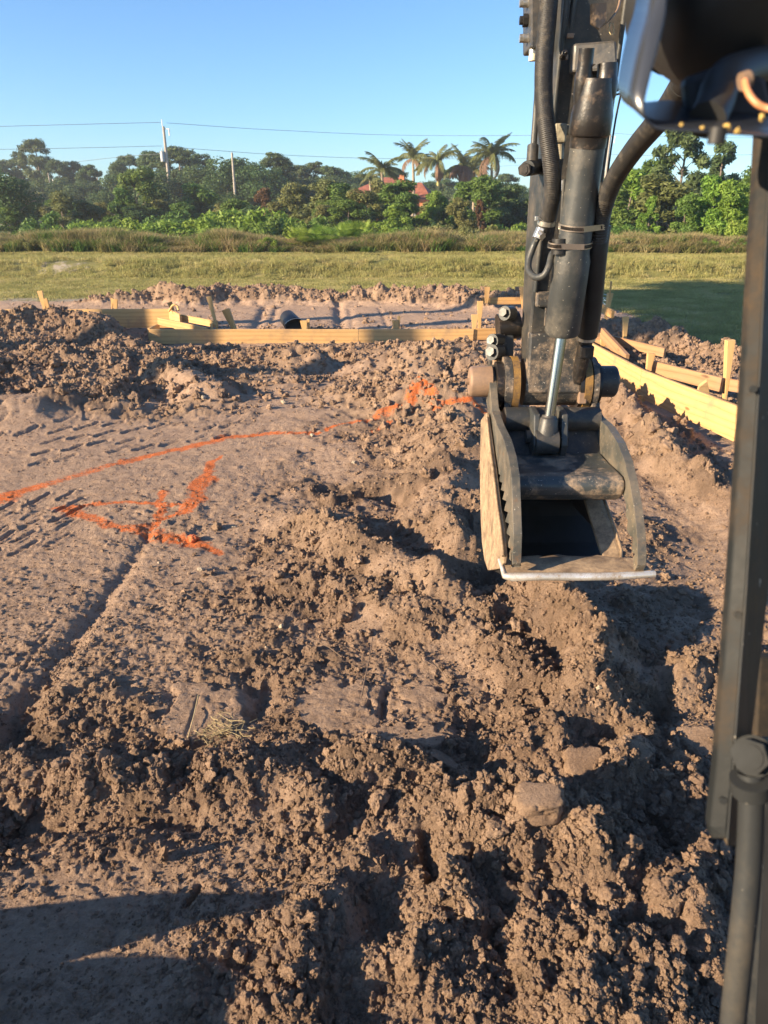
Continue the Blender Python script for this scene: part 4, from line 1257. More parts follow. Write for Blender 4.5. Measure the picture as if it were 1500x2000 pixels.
# cutting edge: flat plate with a worn bright lip
lip = [W(974, 1090, 2.58), W(1050, 1084, 2.62), W(1062, 1086, 2.61), W(1090, 1082, 2.63), W(1108, 1085, 2.62), W(1150, 1086, 2.615), W(1165, 1083, 2.625), W(1200, 1088, 2.60), W(1252, 1090, 2.585), W(1279, 1122, 2.485), W(985, 1124, 2.485)]
mb = MB().prism(lip, (0, .006, -.012)); CE = mb.build('cutting_edge', M_BUCKET, BK, .003)
mb = MB(); mb.tube([W(984, 1125, 2.488), W(1000, 1127, 2.482), W(1060, 1126, 2.483), W(1130, 1126.5, 2.481), W(1200, 1126, 2.482), W(1279, 1121, 2.485)], [.010, .0155, .014, .0145, .014, .012], 12)
mb.tube([W(975, 1093, 2.575), W(981, 1110, 2.53), W(986, 1126, 2.49)], [.006, .008, .010], 8)
mb.build('worn_lip', M_EDGE, CE)
MB().prism([W(1082, 1102, 2.553), W(1120, 1104, 2.548), W(1135, 1117, 2.508), W(1090, 1117, 2.508)], (0, .001, .0035)).build('paint_dab', simple('chalky_white', (0.62, 0.58, 0.52), 0.7, scale=40), CE, 0)
# hanger ears with yellow wear rings
for x0, x1 in ((.500, .530), (.862, .885)):
    mb = MB(); mb.tube([(x0, 3.02, 1.275), (x1, 3.02, 1.275)], .115, 32)
    mb.prism([(x0, 2.93, 1.33), (x0, 3.10, 1.33), (x0, 3.06, 1.02), (x0, 2.94, 1.02), (x0, 2.915, 1.15)], (x1 - x0, 0, 0))
    mb.build('hanger_ear', M_ARMLOW, BK, .006)
for x0, x1 in ((.532, .560), (.826, .856)):
    mb = MB(); mb.tube([(x0, 3.02, 1.275), (x1, 3.02, 1.275)], .118, 36); mb.build('wear_ring', M_YELLOW, BK, .005)
    mb = MB(); mb.tube([(x0 - .012 if x0 < .7 else x0 - .018, 3.02, 1.275), (x0 + .016 if x0 < .7 else x0 + .006, 3.02, 1.275)], .112, 36); mb.build('dark_spacer', M_GREASE, BK, .005)
mb = MB(); mb.prism([(.50, 2.93, 1.135), (.885, 2.93, 1.135), (.885, 2.95, 1.10), (.50, 2.95, 1.10)], (0, .10, 0)); mb.build('wear_pad', M_YELLOW, BK, .006)
mb = MB(); mb.box(W(1137, 776, 2.97), (.034, .03, .05)); mb.build('stop_block', M_PIN, BK, .004)

# --- thumb
TH = empty('thumb', (0.69, 2.8, 1.2), 0); TH.parent = EX; TH.matrix_parent_inverse = EX.matrix_basis.inverted()
# left plate: smooth outer (cab) edge, saw-toothed inner edge
XL = .440
def yz(px, py, X):
    p = WX(px, py, X); return (p.y, p.z)
front_l = [(965, 712), (968, 730), (971, 753), (973, 780), (975, 803), (986, 831), (1000, 859), (1010, 893), (1016, 932), (1018, 988), (1020, 1044), (1018, 1100), (1016, 1108)]
front_l = [(750 + (a_ - 750) * .44 / .47, b_) for a_, b_ in front_l]
def plate_px(X, th, L, name, mat, bevel=.0015):
    return plate(X, th, [yz(px, py, X) for px, py in L], name, mat, TH, bevel)
back_l = [(948, 740), (948, 772), (952, 800), (955, 830), (957, 865), (959, 893)]
saw = [(961, 897), (967, 899), (965, 911), (972, 913), (970, 925), (977, 928), (974, 940), (981, 943), (978, 957), (985, 960), (981, 975), (989, 979), (984, 997), (992, 1001), (986, 1019), (994, 1023), (988, 1042), (996, 1047), (990, 1068), (997, 1072), (992, 1090), (998, 1096), (1000, 1108)]
plate_px(XL, .030, front_l + list(reversed(saw)) + list(reversed(back_l)) + [(948, 720)], 'side_plate', M_THUMB)
XR = .905
front_r = [(1151, 712), (1160, 724), (1167, 742), (1171, 775), (1172, 800), (1180, 815), (1200, 832), (1222, 865), (1236, 900), (1246, 940), (1255, 990), (1261, 1040), (1263, 1080), (1262, 1104), (1256, 1116)]
back_r = [(1238, 1114), (1236, 1090), (1240, 1082), (1234, 1078), (1236, 1050), (1230, 1046), (1224, 1036), (1226, 1016), (1222, 1008), (1223, 985), (1216, 965), (1205, 950), (1180, 925), (1163, 880), (1160, 830), (1156, 800), (1143, 790), (1140, 750), (1143, 720)]
front_r = [(750 + (a_ - 750) * .877 / .907, b_) for a_, b_ in front_r]
plate_px(XR - .028, .030, front_r + back_r, 'side_plate', M_THUMB)
# pivot bosses
mb = MB(); mb.tube([(.362, 3.03, 1.285), (.368, 3.03, 1.285), (.374, 3.03, 1.285), (.455, 3.03, 1.285)], [.055, .062, .064, .066], 32); mb.tube([(.348, 3.03, 1.285), (.364, 3.03, 1.285)], .014, 8)
mb.build('pivot_boss', M_PIN, TH, .003)
mb = MB(); mb.tube([(.905, 3.03, 1.285), (.978, 3.03, 1.285), (.984, 3.03, 1.285)], [.066, .066, .060], 32); mb.build('pivot_boss', M_PAINT, TH, .003)
mb = MB(); mb.tube([(.470, 3.02, 1.275), (.505, 3.02, 1.275)], .095, 28); mb.build('pivot_collar', M_GREASE, TH, .004); mb = MB(); mb.tube([(.880, 3.02, 1.275), (.905, 3.02, 1.275)], .09, 28); mb.build('pivot_collar', M_GREASE, TH, .004)
mb = MB(); mb.tube([W(966, 700, 3.1), W(968, 716, 3.1)], .016, 12); mb.build('grease_nipple', M_PIN, TH)
# cross tube under the pivot and the flat web
a1, a2 = W(985, 812, 2.95), W(1160, 812, 2.92)
mb = MB(); mb.tube([(.495, 2.865, 1.165), (.880, 2.865, 1.165)], .050, 24); mb.build('cross_tube', M_PAINT, TH)
mb = MB(); ya, yb = WY(1100, 832, 2.86), WY(1100, 888, 2.765); mb.prism([(.495, ya.y, ya.z), (.880, ya.y, ya.z), (.880, yb.y, yb.z), (.495, yb.y, yb.z)], (0, .014, -.02)); mb.build('web_plate', M_PAINT, TH, .003)
# ears for the rod eye
for x0 in (.590, .700):
    mb = MB().prism([(x0, 2.75, 1.215), (x0, 2.85, 1.225), (x0, 2.88, 1.15), (x0, 2.80, 1.01), (x0, 2.735, 1.02), (x0, 2.71, 1.10)], (.026, 0, 0)); e_ = mb.build('clevis_ear', M_PAINT2, TH, .005)
mb = MB(); mb.tube([(.572, 2.785, 1.115), (.740, 2.785, 1.115)], .026, 18); mb.build('clevis_pin', M_PAINT, TH, .003)
# broad folded cross plate ending in a worn rounded bar
mb = MB()
prof = [(2.700, .995), (2.615, .965), (2.520, .905), (2.492, .880), (2.482, .850), (2.490, .815), (2.515, .795), (2.555, .790), (2.60, .80), (2.60, .83), (2.68, .955)]
prof = [yz(px, py, .69) for px, py in ((1129, 884), (1142, 912), (1149, 936), (1153, 950), (1152, 965), (1147, 976), (1134, 974), (1122, 940), (1112, 900))]
# profile in (Y,Z) taken along the middle of the plate
yz0 = [(Y_, WY(1130, py_, Y_).z) for py_, Y_ in ((884, 2.765), (905, 2.63), (922, 2.51), (930, 2.465), (940, 2.44), (954, 2.43), (966, 2.44), (974, 2.46), (976, 2.49), (967, 2.53), (932, 2.60), (900, 2.78))]
mb.prism([(.471, y, z) for y, z in yz0], (.405, 0, 0))
for i in range(len(mb.s)): mb.s[i] = False
CB = mb.build('cross_plate', M_BAR, TH, .012, 3)

# boom, cab and crawler of the same machine, beyond the frame: they cast the shadows at the foot of the picture
mb = MB(); mb.prism([(.60, 3.02, 3.35), (.60, 3.22, 3.55), (.60, 1.9, 4.05), (.60, .9, 3.55), (.60, .2, 2.0), (.60, -.2, 1.0), (.60, .15, .95), (.60, .55, 1.95), (.60, 1.1, 3.2), (.60, 1.95, 3.7)], (.2, 0, 0))
mb.build('boom', M_PAINT, EX, .01)
def crawler(x0, y1, top):
    T = empty('crawler_track', (x0, 0, 0), 0); T.parent = EX; T.matrix_parent_inverse = EX.matrix_basis.inverted()
    r = top / 2; prof = []
    for k in range(13): a = -pi / 2 + pi * k / 12; prof.append((y1 - r + r * cos(a), r + r * sin(a)))
    for k in range(13): a = pi / 2 + pi * k / 12; prof.append((-1.4 + r * cos(a), r + r * sin(a)))
    MB().prism([(x0, y, z) for y, z in prof], (.30, 0, 0)).build('rubber_belt', M_RUBBER, T, .01)
    mb = MB(); mb.cyl((x0 + .31, y1 - r, r), (x0 - .01, y1 - r, r), r * .72, 20); mb.build('idler_wheel', M_PAINT, T, .004)
    return T
crawler(-1.80, .99, .45)
MB().prism([(-1.85, y, z) for y, z in ((1.38, .03), (1.34, .10), (1.30, .17), (1.10, .40), (1.03, .47), (.98, .47), (1.04, .38), (1.14, .10), (1.20, .03))], (.36, 0, 0)).build('shadow_wedge', M_PAINT, EX, .006)  # unseen wedge added beside the track, shaped to cast the lower-left shadow edge
crawler(.62, .62, .42)
# cab: floor, roof, rear and side frame round the seat where the picture was taken
CAB = empty('cab', (0.1, -0.5, 0.5), 0); CAB.parent = EX; CAB.matrix_parent_inverse = EX.matrix_basis.inverted()
MB().box((.10, -.45, 2.62), (1.05, 1.15, .06)).build('roof', M_PAINT, CAB, .02)
MB().box((.10, -.45, .62), (1.15, 1.2, .10)).build('floor', M_PAINT, CAB, .02)
for x, y in ((-.42, -1.0), (.62, -1.0)):
    MB().box((x, y, 1.63), (.06, .06, 1.94)).build('roof_pillar', M_PAINT, CAB, .01)
MB().box((.10, -1.03, 1.1), (1.0, .04, .9)).build('rear_panel', M_PAINT, CAB, .01)
MB().box((.1, -1.3, .95), (1.5, .6, .75)).build('engine_cover', M_PAINT, EX, .03)

# cab front post at the right of the picture: grey front face and brown side
def quadbar(name, mat, a0, a1, b0, b1, off, parent, bevel=.003):
    mb = MB(); vs = [a0, a1, b1, b0]; return mb.prism(vs, off).build(name, mat, parent, bevel)
PT, PB = .66, .70
mb = MB()
A0, A1, A2 = W(1489, 150, PT), W(1514, 150, PT + .004), W(1560, 140, PT + .03)
B0, B1, B2 = W(1384, 1622, PB), W(1396, 1648, PB + .004), W(1436, 1652, PB + .025)
C0, C1, C2 = W(1384, 1622, PB), W(1400, 1630, PB), W(1436, 1652, PB)
POSTS = []
M_STAY = machine('dull_stay_rod_paint', (.03, .032, .033), (.09, .075, .055), .5, .8, .5, chips=.02, spec=.2, relief=.3)
M_SEAL = simple('rubber_seal', (.010, .010, .010), .7, scale=30, spec=.2)
def rail(name, L, mat, depth=.012):
    """L: list of (px_left, px_right, py, d_left, d_right)"""
    mb = MB(); vs = []
    for (l, r, py, dl, dr) in L:
        p, q = W(l, py, dl), W(r, py, dr)
        vs += [p, q]
    n = len(L); back = [v + Vector((0, depth, 0)) for v in vs]
    allv = vs + back; m = len(vs); fs = []
    for i in range(n - 1):
        a = i * 2
        fs += [(a, a + 1, a + 3, a + 2), (m + a, m + a + 2, m + a + 3, m + a + 1), (a, a + 2, m + a + 2, m + a), (a + 1, m + a + 1, m + a + 3, a + 3)]
    fs += [(0, m, m + 1, 1), (2 * n - 2, 2 * n - 1, m + 2 * n - 1, m + 2 * n - 2)]
    mb.add(vs + back, fs)
    return mb.build(name, mat, CAB, .002)
fp = rail('front_post', [(1490, 1516, 80, .70, .69), (1478, 1504, 300, .70, .69), (1455, 1486, 700, .69, .68), (1425, 1458, 1150, .68, .67), (1398, 1432, 1500, .68, .67), (1386, 1421, 1615, .68, .67), (1391, 1421, 1640, .68, .67)], M_POST)
MB().tube([W(1516, 80, .6895), W(1504, 300, .6895), W(1486, 700, .6795), W(1458, 1150, .6695), W(1432, 1500, .6695), W(1421, 1640, .6695)], .0011, 8).build('weld_bead', M_STAY, fp)
for px_, py_ in ((1470, 760), (1440, 1200), (1411, 1560)):
    q_ = W(px_, py_, .676); mb = MB(); mb.cyl(q_, q_ + Vector((-.001, -.004, .001)), .0034, 12); mb.build('screw', M_STAY, fp, .0006)
rail('front_post_side', [(1516, 1580, 80, .6905, .73), (1504, 1562, 300, .6905, .73), (1486, 1538, 700, .6805, .72), (1458, 1502, 1150, .6705, .71), (1432, 1462, 1500, .6705, .71), (1421, 1446, 1615, .6705, .71), (1421, 1440, 1655, .6705, .71)], M_POSTSIDE, .010)
rail('inner_rail', [(1484, 1530, 1285, .78, .78), (1478, 1530, 1420, .78, .78), (1470, 1520, 1530, .78, .78)], M_POST)
rail('inner_panel', [(1500, 1600, 1300, .86, .86), (1470, 1600, 1600, .86, .86), (1452, 1600, 2010, .84, .84), (1440, 1600, 2200, .84, .84)], M_LAMP)
rail('panel_edge', [(1493, 1503, 1500, .80, .80), (1468, 1492, 1740, .80, .80), (1445, 1478, 2010, .79, .79), (1430, 1465, 2200, .79, .79)], M_PAINT2, .006)
M_BOLT = simple('dull_black_bolt', (.022, .024, .025), .62, scale=40, spec=.12)
# strut with its bolt
mb = MB(); mb.tube(spline([W(1466, 1510, .66), W(1468, 1560, .66), W(1462, 1700, .665), W(1447, 1850, .67), W(1430, 2020, .68), (W(1420, 2200, .69))], 5), .0115, 18); sr = mb.build('stay_rod', M_STAY, CAB)
mb = MB(); mb.tube([W(1466, 1520, .655), W(1467, 1545, .66)], .018, 18); mb.tube([W(1466, 1480, .668), W(1500, 1472, .70)], .0165, 18); mb.build('rod_end', M_STAY, CAB, .002)
a = W(1464, 1478, .645); dv = (W(750, 1000, .0) - a).normalized() if False else (Vector((0, 0, H)) - a).normalized()
e1 = Vector((1, 0, 0)); e1 = (e1 - dv * e1.dot(dv)).normalized(); e1 = Matrix.Rotation(.2, 3, dv) @ e1
dv = (dv + e1 * -.25).normalized()
mb = MB(); mb.cyl(a - dv * .014, a, .0165, 6, False); mb.cyl(a - dv * .003, a + dv * .0010, .0115, 24); mb.build('hex_bolt', M_BOLT, sr, .002)
mb = MB(); mb.cyl(a - dv * .018, a - dv * .013, .0185, 28); mb.build('washer', M_BOLT, sr, .001)

# work lamp at the top right, in its bent strap bracket
LB = empty('work_lamp', W(1400, 100, .6), 0); LB.parent = EX; LB.matrix_parent_inverse = EX.matrix_basis.inverted()
def ring_surface(name, mat, L, parent):
    return MB().prism(L, (0, .002, 0)).build(name, mat, parent, .0008)
d0, d1 = .500, .60
# bracket: strap running down, round the corner and along the bottom
inner = [W(1303, -160, d0), W(1303, 0, d0), W(1288, 80, d0), W(1270, 150, d0), W(1259, 200, d0), W(1262, 226, d0), W(1275, 243, d0), W(1300, 250, d0), W(1360, 253, d0), W(1460, 260, d0), W(1620, 270, d0)]
outer = [W(1252, -160, d1), W(1250, 0, d1), W(1232, 70, d1), W(1219, 130, d1), W(1215, 168, d1), W(1228, 196, d1), W(1260, 199, d1), W(1300, 196, d1), W(1360, 199, d1), W(1460, 205, d1), W(1620, 215, d1)]
P1 = spline(inner, 4); P2 = spline(outer, 4)
mb = MB(); vs = []
for a_, b_ in zip(P1, P2): vs += [a_, b_]
cc_ = W(1420, 60, .58)
vs2 = [v + (v - cc_).normalized() * .0035 for v in vs]
n_ = len(vs); fs = []
for i in range(0, n_ - 2, 2):
    fs += [(i, i + 1, i + 3, i + 2), (n_ + i, n_ + i + 2, n_ + i + 3, n_ + i + 1), (i, i + 2, n_ + i + 2, n_ + i), (i + 1, n_ + i + 1, n_ + i + 3, i + 3)]
fs += [(0, n_, n_ + 1, 1), (n_ - 2, n_ - 1, 2 * n_ - 1, 2 * n_ - 2)]
mb.add(vs + vs2, fs, True); BRK = mb.build('bracket', M_STRAP, LB)
# lamp body: dished shell
c = W(1425, 0, .62)
ax2 = Vector((.25, -.55, -.35)).normalized()
mb = MB(); rr_ = [(0, .002), (.002, .030), (.008, .052), (.020, .066), (.036, .070), (.075, .071), (.10, .068)]
mb.tube([c + ax2 * (.055 - t) for t, r in rr_], [r for t, r in rr_], 40); SH = mb.build('lamp_shell', M_LAMP, LB)
mb = MB(); mb.tube([c + ax2 * -.03, c + ax2 * -.045], [.0735, .0735], 40); mb.build('lamp_rim', M_LAMP, LB, .002)
mb = MB(); mb.tube(spline([c + ax2 * .045 + Vector((.01, 0, -.03)), W(1420, 150, .56), W(1395, 205, .55), W(1380, 235, .54)], 5), .014, 14); mb.build('lamp_foot', M_LAMP, LB)
mb = MB(); mb.prism([W(1340, 150, .57), W(1420, 120, .57), W(1500, 150, .57), W(1520, 235, .57), W(1350, 232, .57)], (0, .02, 0)); mb.build('lamp_socket', M_LAMP, LB, .006)
mb = MB(); mb.tube(spline([W(1455, 158, .52), W(1462, 182, .515), W(1478, 202, .512), W(1500, 212, .51), W(1540, 215, .50)], 6), .0024, 12); mb.build('orange_cable', M_WIRE, LB)
mb = MB(); mb.tube([W(1448, 160, .535), W(1462, 155, .535)], .0065, 14); mb.build('cable_gland', M_PIN, LB)
for k, (px, py, s) in enumerate(((1420, 249, .0042), (1372, 250, .0026), (1331, 243, .0020), (1441, 256, .0032), (1488, 228, .004))):
    mb = MB(); p = W(px, py, .497); cl = bpy.data.meshes.new('paint_fleck')
    cl = CLODS[k].copy(); cl.materials.clear(); cl.materials.append(simple('yellow_fleck', (0.62, 0.42, 0.12), .6) if k == 0 else bpy.data.materials['yellow_fleck'])
    o = link('paint_fleck', cl, BRK); o.matrix_parent_inverse = (EX.matrix_basis @ EX.matrix_basis.inverted())
    o.location = p; o.scale = (s * .62, s * .3, s * .62)
    o.matrix_parent_inverse = Matrix.Identity(4)
    # bracket's own frame is the world frame
mb = MB(); p = W(1401, 262, .50); mb.tube([p + Vector((0, 0, .004)), p + Vector((0, 0, -.006))], .006, 14); mb.build('bracket_nut', M_LAMP, BRK, .001)

# ================================================================== boards and stakes
def board(px_a, py_a, Ya, px_b, py_b, Yb, hgt, th, label, mat=None, group=None, za=None, lean=0.0, name='form_board', cat='board'):
    """a plank whose top edge runs between two seen points at given distances"""
    a, b = WY(px_a, py_a, Ya), WY(px_b, py_b, Yb)
    d = b - a; L = d.length
    o = empty_mesh(name, L, hgt, th, mat or M_WOOD)
    o.location = (a + b) / 2 - Vector((0, 0, hgt / 2))
    d.normalize()
    up = Vector((0, 0, 1)); sd = up.cross(d).normalized(); up2 = d.cross(sd)
    if lean: R_ = Matrix.Rotation(lean, 3, d); sd = R_ @ sd; up2 = R_ @ up2
    m = Matrix((d, sd, up2)).transposed()
    o.rotation_euler = m.to_euler()
    return tag(o, label, cat, group)
def empty_mesh(name, L, h, t, mat):
    bm = bmesh.new(); bmesh.ops.create_cube(bm, size=1)
    bmesh.ops.scale(bm, vec=(L, t, h), verts=bm.verts)
    bmesh.ops.bevel(bm, geom=bm.edges[:], offset=.003, segments=1, affect='EDGES')
    m = bpy.data.meshes.new(name); bm.to_mesh(m); bm.free(); m.materials.append(mat)
    o = bpy.data.objects.new(name, m); COL.objects.link(o)
    return o
def stake(px0, py0, px1, py1, Y, w, label, mat=None, group=None, Y1=None, t=.038, point=True, extra=.16, yaw=0.0, name='wooden_stake'):
    """stake from its seen top to its seen foot, driven further into the soil"""
    a, b = WY(px0, py0, Y), WY(px1, py1, Y1 or Y)
    d = (b - a).normalized(); b = b + d * extra
    L = (b - a).length
    bm = bmesh.new(); bmesh.ops.create_cube(bm, size=1)
    bmesh.ops.scale(bm, vec=(L, w, t), verts=bm.verts)
    if point:
        for v in bm.verts:
            if v.co.x > 0: v.co.y *= .2
    bmesh.ops.bevel(bm, geom=bm.edges[:], offset=.0025, segments=1, affect='EDGES')
    m = bpy.data.meshes.new(name); bm.to_mesh(m); bm.free(); m.materials.append(mat or M_WOOD)
    o = bpy.data.objects.new(name, m); COL.objects.link(o)
    o.location = (a + b) / 2
    ref = Vector((cos(yaw), sin(yaw), 0)); z_ = d.cross(ref).normalized(); y_ = z_.cross(d)
    o.rotation_euler = Matrix((d, y_, z_)).transposed().to_euler()
    return tag(o, label, 'stake', group)
BG = 'form boards round the footing'; SG = 'wooden stakes holding the form boards'
# left, stepped back
board(-190, 605, 13.3, 331, 603, 13.2, .33, .04, 'long pale form board set back at the left, partly buried by dark soil', group=BG)
board(331, 604, 13.18, 352, 614, 12.6, .30, .04, 'short return board closing the end of the set-back left board', group=BG)
# front
board(291, 643, 12.0, 700, 643, 12.15, .24, .04, 'long front form board running right from the open corner joint', group=BG)
board(700.5, 643, 12.152, 925, 642, 12.23, .24, .04, 'front form board behind the middle soil heap', group=BG)
board(926, 641, 12.26, 1010, 641, 12.30, .19, .04, 'short front form board ending behind the machine arm', mat=M_WOOD2, group=BG)
board(290, 641, 12.02, 309, 632, 12.55, .22, .04, 'short board returning back from the left end of the front board', group=BG)
# planks lying across the corner
board(336, 611, 12.9, 424, 627, 12.3, .11, .04, 'upper of two loose planks leaning down from the left board corner', group='loose planks at the board corner', name='loose_plank', cat='plank')
board(308, 620, 12.5, 404, 640, 12.14, .12, .04, 'lower loose plank lying across the open corner of the boards', group='loose planks at the board corner', name='loose_plank', cat='plank')
tg = MB().tube(spline([WY(330, 608, 12.95), WY(338, 596, 12.9), WY(346, 598, 12.9), WY(349, 606, 12.85)], 4), .02, 7); o = tg.build('offcut', M_WOOD); tag(o, 'torn curl of splintered wood on the plank corner', 'wood scrap')
stake(78, 568, 88, 606, 13.8, .10, 'broad stake leaning left behind the left board', group=SG, t=.04)
stake(88, 583, 96, 606, 13.7, .09, 'shorter stake leaning against the broad stake behind the left board', group=SG)
stake(225, 584, 226, 606, 13.7, .10, 'squat double stake behind the middle of the left board', group=SG)
stake(219, 582, 219, 606, 13.76, .04, 'narrow stake tight beside the squat one behind the left board', group=SG)
stake(331, 590, 338, 608, 13.5, .09, 'stub of stake at the corner behind the torn wood curl', mat=M_WOOD2, group=SG)
stake(408, 579, 424, 642, 12.35, .08, 'tall thin stake leaning left at the front board corner', group=SG, t=.05)
stake(440, 604, 457, 644, 12.35, .13, 'wide orange stake leaning left behind the front board', mat=M_WOOD2, group=SG, t=.05)
stake(446, 604, 461, 644, 12.42, .06, 'pale stake fixed behind the wide orange leaning stake', group=SG, t=.05)
stake(413, 632, 414, 644, 12.28, .05, 'tiny peg at the foot of the tall leaning stake', group=SG)
stake(593, 626, 595, 646, 12.28, .12, 'low stake beside the black pail behind the front board', group=SG)
stake(602, 623, 603, 646, 12.36, .05, 'narrow stake just right of the low stake by the black pail', group=SG)
stake(773, 625, 773, 646, 12.32, .13, 'low broad stake standing alone behind the middle of the front board', group=SG)
stake(779, 617, 779, 646, 12.40, .05, 'thin taller stake behind the lone broad stake', group=SG)
stake(927, 614, 926, 648, 12.38, .11, 'front of two stakes at the right end of the front board', group=SG)
stake(938, 588, 936, 646, 12.50, .10, 'taller stake behind the right end of the front board', group=SG)
stake(952, 560, 949, 606, 16.2, .12, 'tall stake holding the rear cross board left of the arm', group=SG)
stake(1020, 560, 1022, 606, 16.2, .13, 'tall stake close to the left edge of the machine arm', group=SG)
board(941, 581, 16.3, 1030, 580, 16.3, .15, .04, 'rear cross board between two tall stakes left of the arm', mat=M_WOOD2, group=BG)
# right-hand run
RB = 'right-hand form boards running towards the cab'
def rboard(pts, hgt, label, th=.04, mat=None):
    (pa, pb) = pts
    a, b = W(*pa), W(*pb); d = b - a; L = d.length; d.normalize()
    o = empty_mesh('form_board', L, hgt, th, mat or M_WOOD)
    up = Vector((0, 0, 1)); sd = up.cross(d).normalized(); up2 = d.cross(sd)
    o.location = (a + b) / 2 - up2 * hgt / 2 
    o.rotation_euler = Matrix((d, sd, up2)).transposed().to_euler()
    return tag(o, label, 'board', RB)
ra, rb, rc = (1128, 655, 11.0), (1256, 722, 8.1), (1448, 795, 6.25)
rboard((ra, rb), .29, 'far half of the right form board, beyond the butt joint, shaded with jagged soil shadow')
rboard(((1256.8, 722.3, 8.09), rc), .31, 'near half of the right form board, from the butt joint to the cab post', )
board(1135, 642, 11.6, 1192, 656, 10.6, .16, .04, 'rear reddish board just right of the arm', mat=M_WOOD3, group=RB)
board(1194, 655, 10.6, 1300, 680, 9.6, .12, .04, 'low rear board running behind the slanting plank', mat=M_WOOD3, group=RB)
board(1274, 704, 8.5, 1412, 738, 7.6, .15, .04, 'reddish rear board behind the near half of the right form board', mat=M_WOOD3, group=RB)
board(1428, 740, 7.6, 1470, 746, 7.4, .13, .04, 'end of the reddish rear board past the tall right stake', mat=M_WOOD3, group=RB)
board(1177, 640, 10.6, 1226, 692, 9.4, .15, .05, 'short brown plank slanting down onto the far right board', mat=M_WOOD3, group=RB, name='loose_plank', cat='plank')
stake(1164, 560, 1162, 618, 14.0, .10, 'tall stake at the left of the string-lined pair', group=SG, t=.05)
stake(1192, 572, 1183, 622, 13.4, .11, 'leaning stake at the right of the string-lined pair', group=SG, t=.05)
board(1166, 588, 13.9, 1198, 606, 13.1, .14, .05, 'short cross piece nailed between the string-lined stakes', group=RB, mat=M_WOOD2)
stake(1194, 550, 1189, 590, 13.3, .03, 'thin splinter of lath standing on the leaning string stake', mat=M_WOOD2, group=SG, extra=0.02, name='thin_lath')
stake(1222, 618, 1219, 672, 10.8, .085, 'slim upright stake right of the slanting plank', group=SG, t=.06)
stake(1179, 650, 1177, 682, 10.6, .10, 'short stake behind the slanting plank', group=SG)
stake(1272, 690, 1266, 722, 8.4, .09, 'pale stake at the butt joint of the right boards', group=SG, t=.05)
stake(1426, 664, 1417, 757, 7.65, .085, 'tallest square stake near the cab post', group=SG, t=.075)
# foot of the joint stake seen below the board
stake(1254, 772, 1251, 800, 7.95, .09, 'stake foot showing below the butt joint of the right boards', group=SG, extra=.1)
p = WY(1377, 757, 6.95)
mb = MB(); mb.prism([p + Vector((-.07, 0, -.10)), p + Vector((-.06, 0, .0)), p + Vector((.02, .02, .06)), p + Vector((.08, .02, -.10)), p + Vector((0, 0, -.20))], (.02, .07, .01)); o = mb.build('wedge_block', M_WOOD, None, .003); tag(o, 'triangular wood offcut propped behind the near right board', 'wood block')
# mason's lines between the string stakes
for k, (y0, y1) in enumerate(((566, 578), (570, 592), (574, 584), (578, 600), (582, 588), (586, 597))):
    a, b = WY(1167, y0, 14.0), WY(1190, y1, 13.4)
    mid = (a + b) / 2 - Vector((0, 0, .02))
    o = MB().tube([a, mid, b], .006, 5).build('string_line', simple('pale_string', (.55, .62, .58), .8)) if k == 0 else MB().tube([a, mid, b], .006, 5).build('string_line', bpy.data.materials['pale_string'])
    tag(o, 'pale string pulled between the two stakes right of the arm', 'string', 'strings between the two stakes')

# black pail lying behind the front board
PL = WY(568, 630, 13.0); PL.z = gz(PL.x, PL.y)
pe = empty('black_pail', PL, 0, 'black plastic pail tipped over on the pad behind the front board', 'pail')
mb = MB(); q = Matrix.Translation(PL + Vector((0, 0, .16))) @ Matrix.Rotation(.5, 4, 'Z') @ Matrix.Rotation(1.9, 4, 'X')
def pc(z_, r_): return [q @ Vector((r_ * cos(a), r_ * sin(a), z_)) for a in [2 * pi * k / 24 for k in range(24)]]
rings = [pc(-.18, .125), pc(-.17, .14), pc(.17, .165), pc(.18, .172), pc(.185, .160), pc(-.15, .13)]
vs = sum(rings, []); fs = [(i * 24 + k, i * 24 + (k + 1) % 24, (i + 1) * 24 + (k + 1) % 24, (i + 1) * 24 + k) for i in range(5) for k in range(24)]
fs += [tuple(range(23, -1, -1)), tuple(range(120, 144))]
mb.add(vs, fs, True); mb.build('pail_body', M_BLACKPLASTIC, pe)
mb = MB(); mb.tube([q @ Vector((.17 * cos(a), .17 * sin(a) , .12 + .10 * abs(sin(a)))) for a in [pi * k / 12 for k in range(13)]], .006, 6); mb.build('handle', M_ZINC, pe)

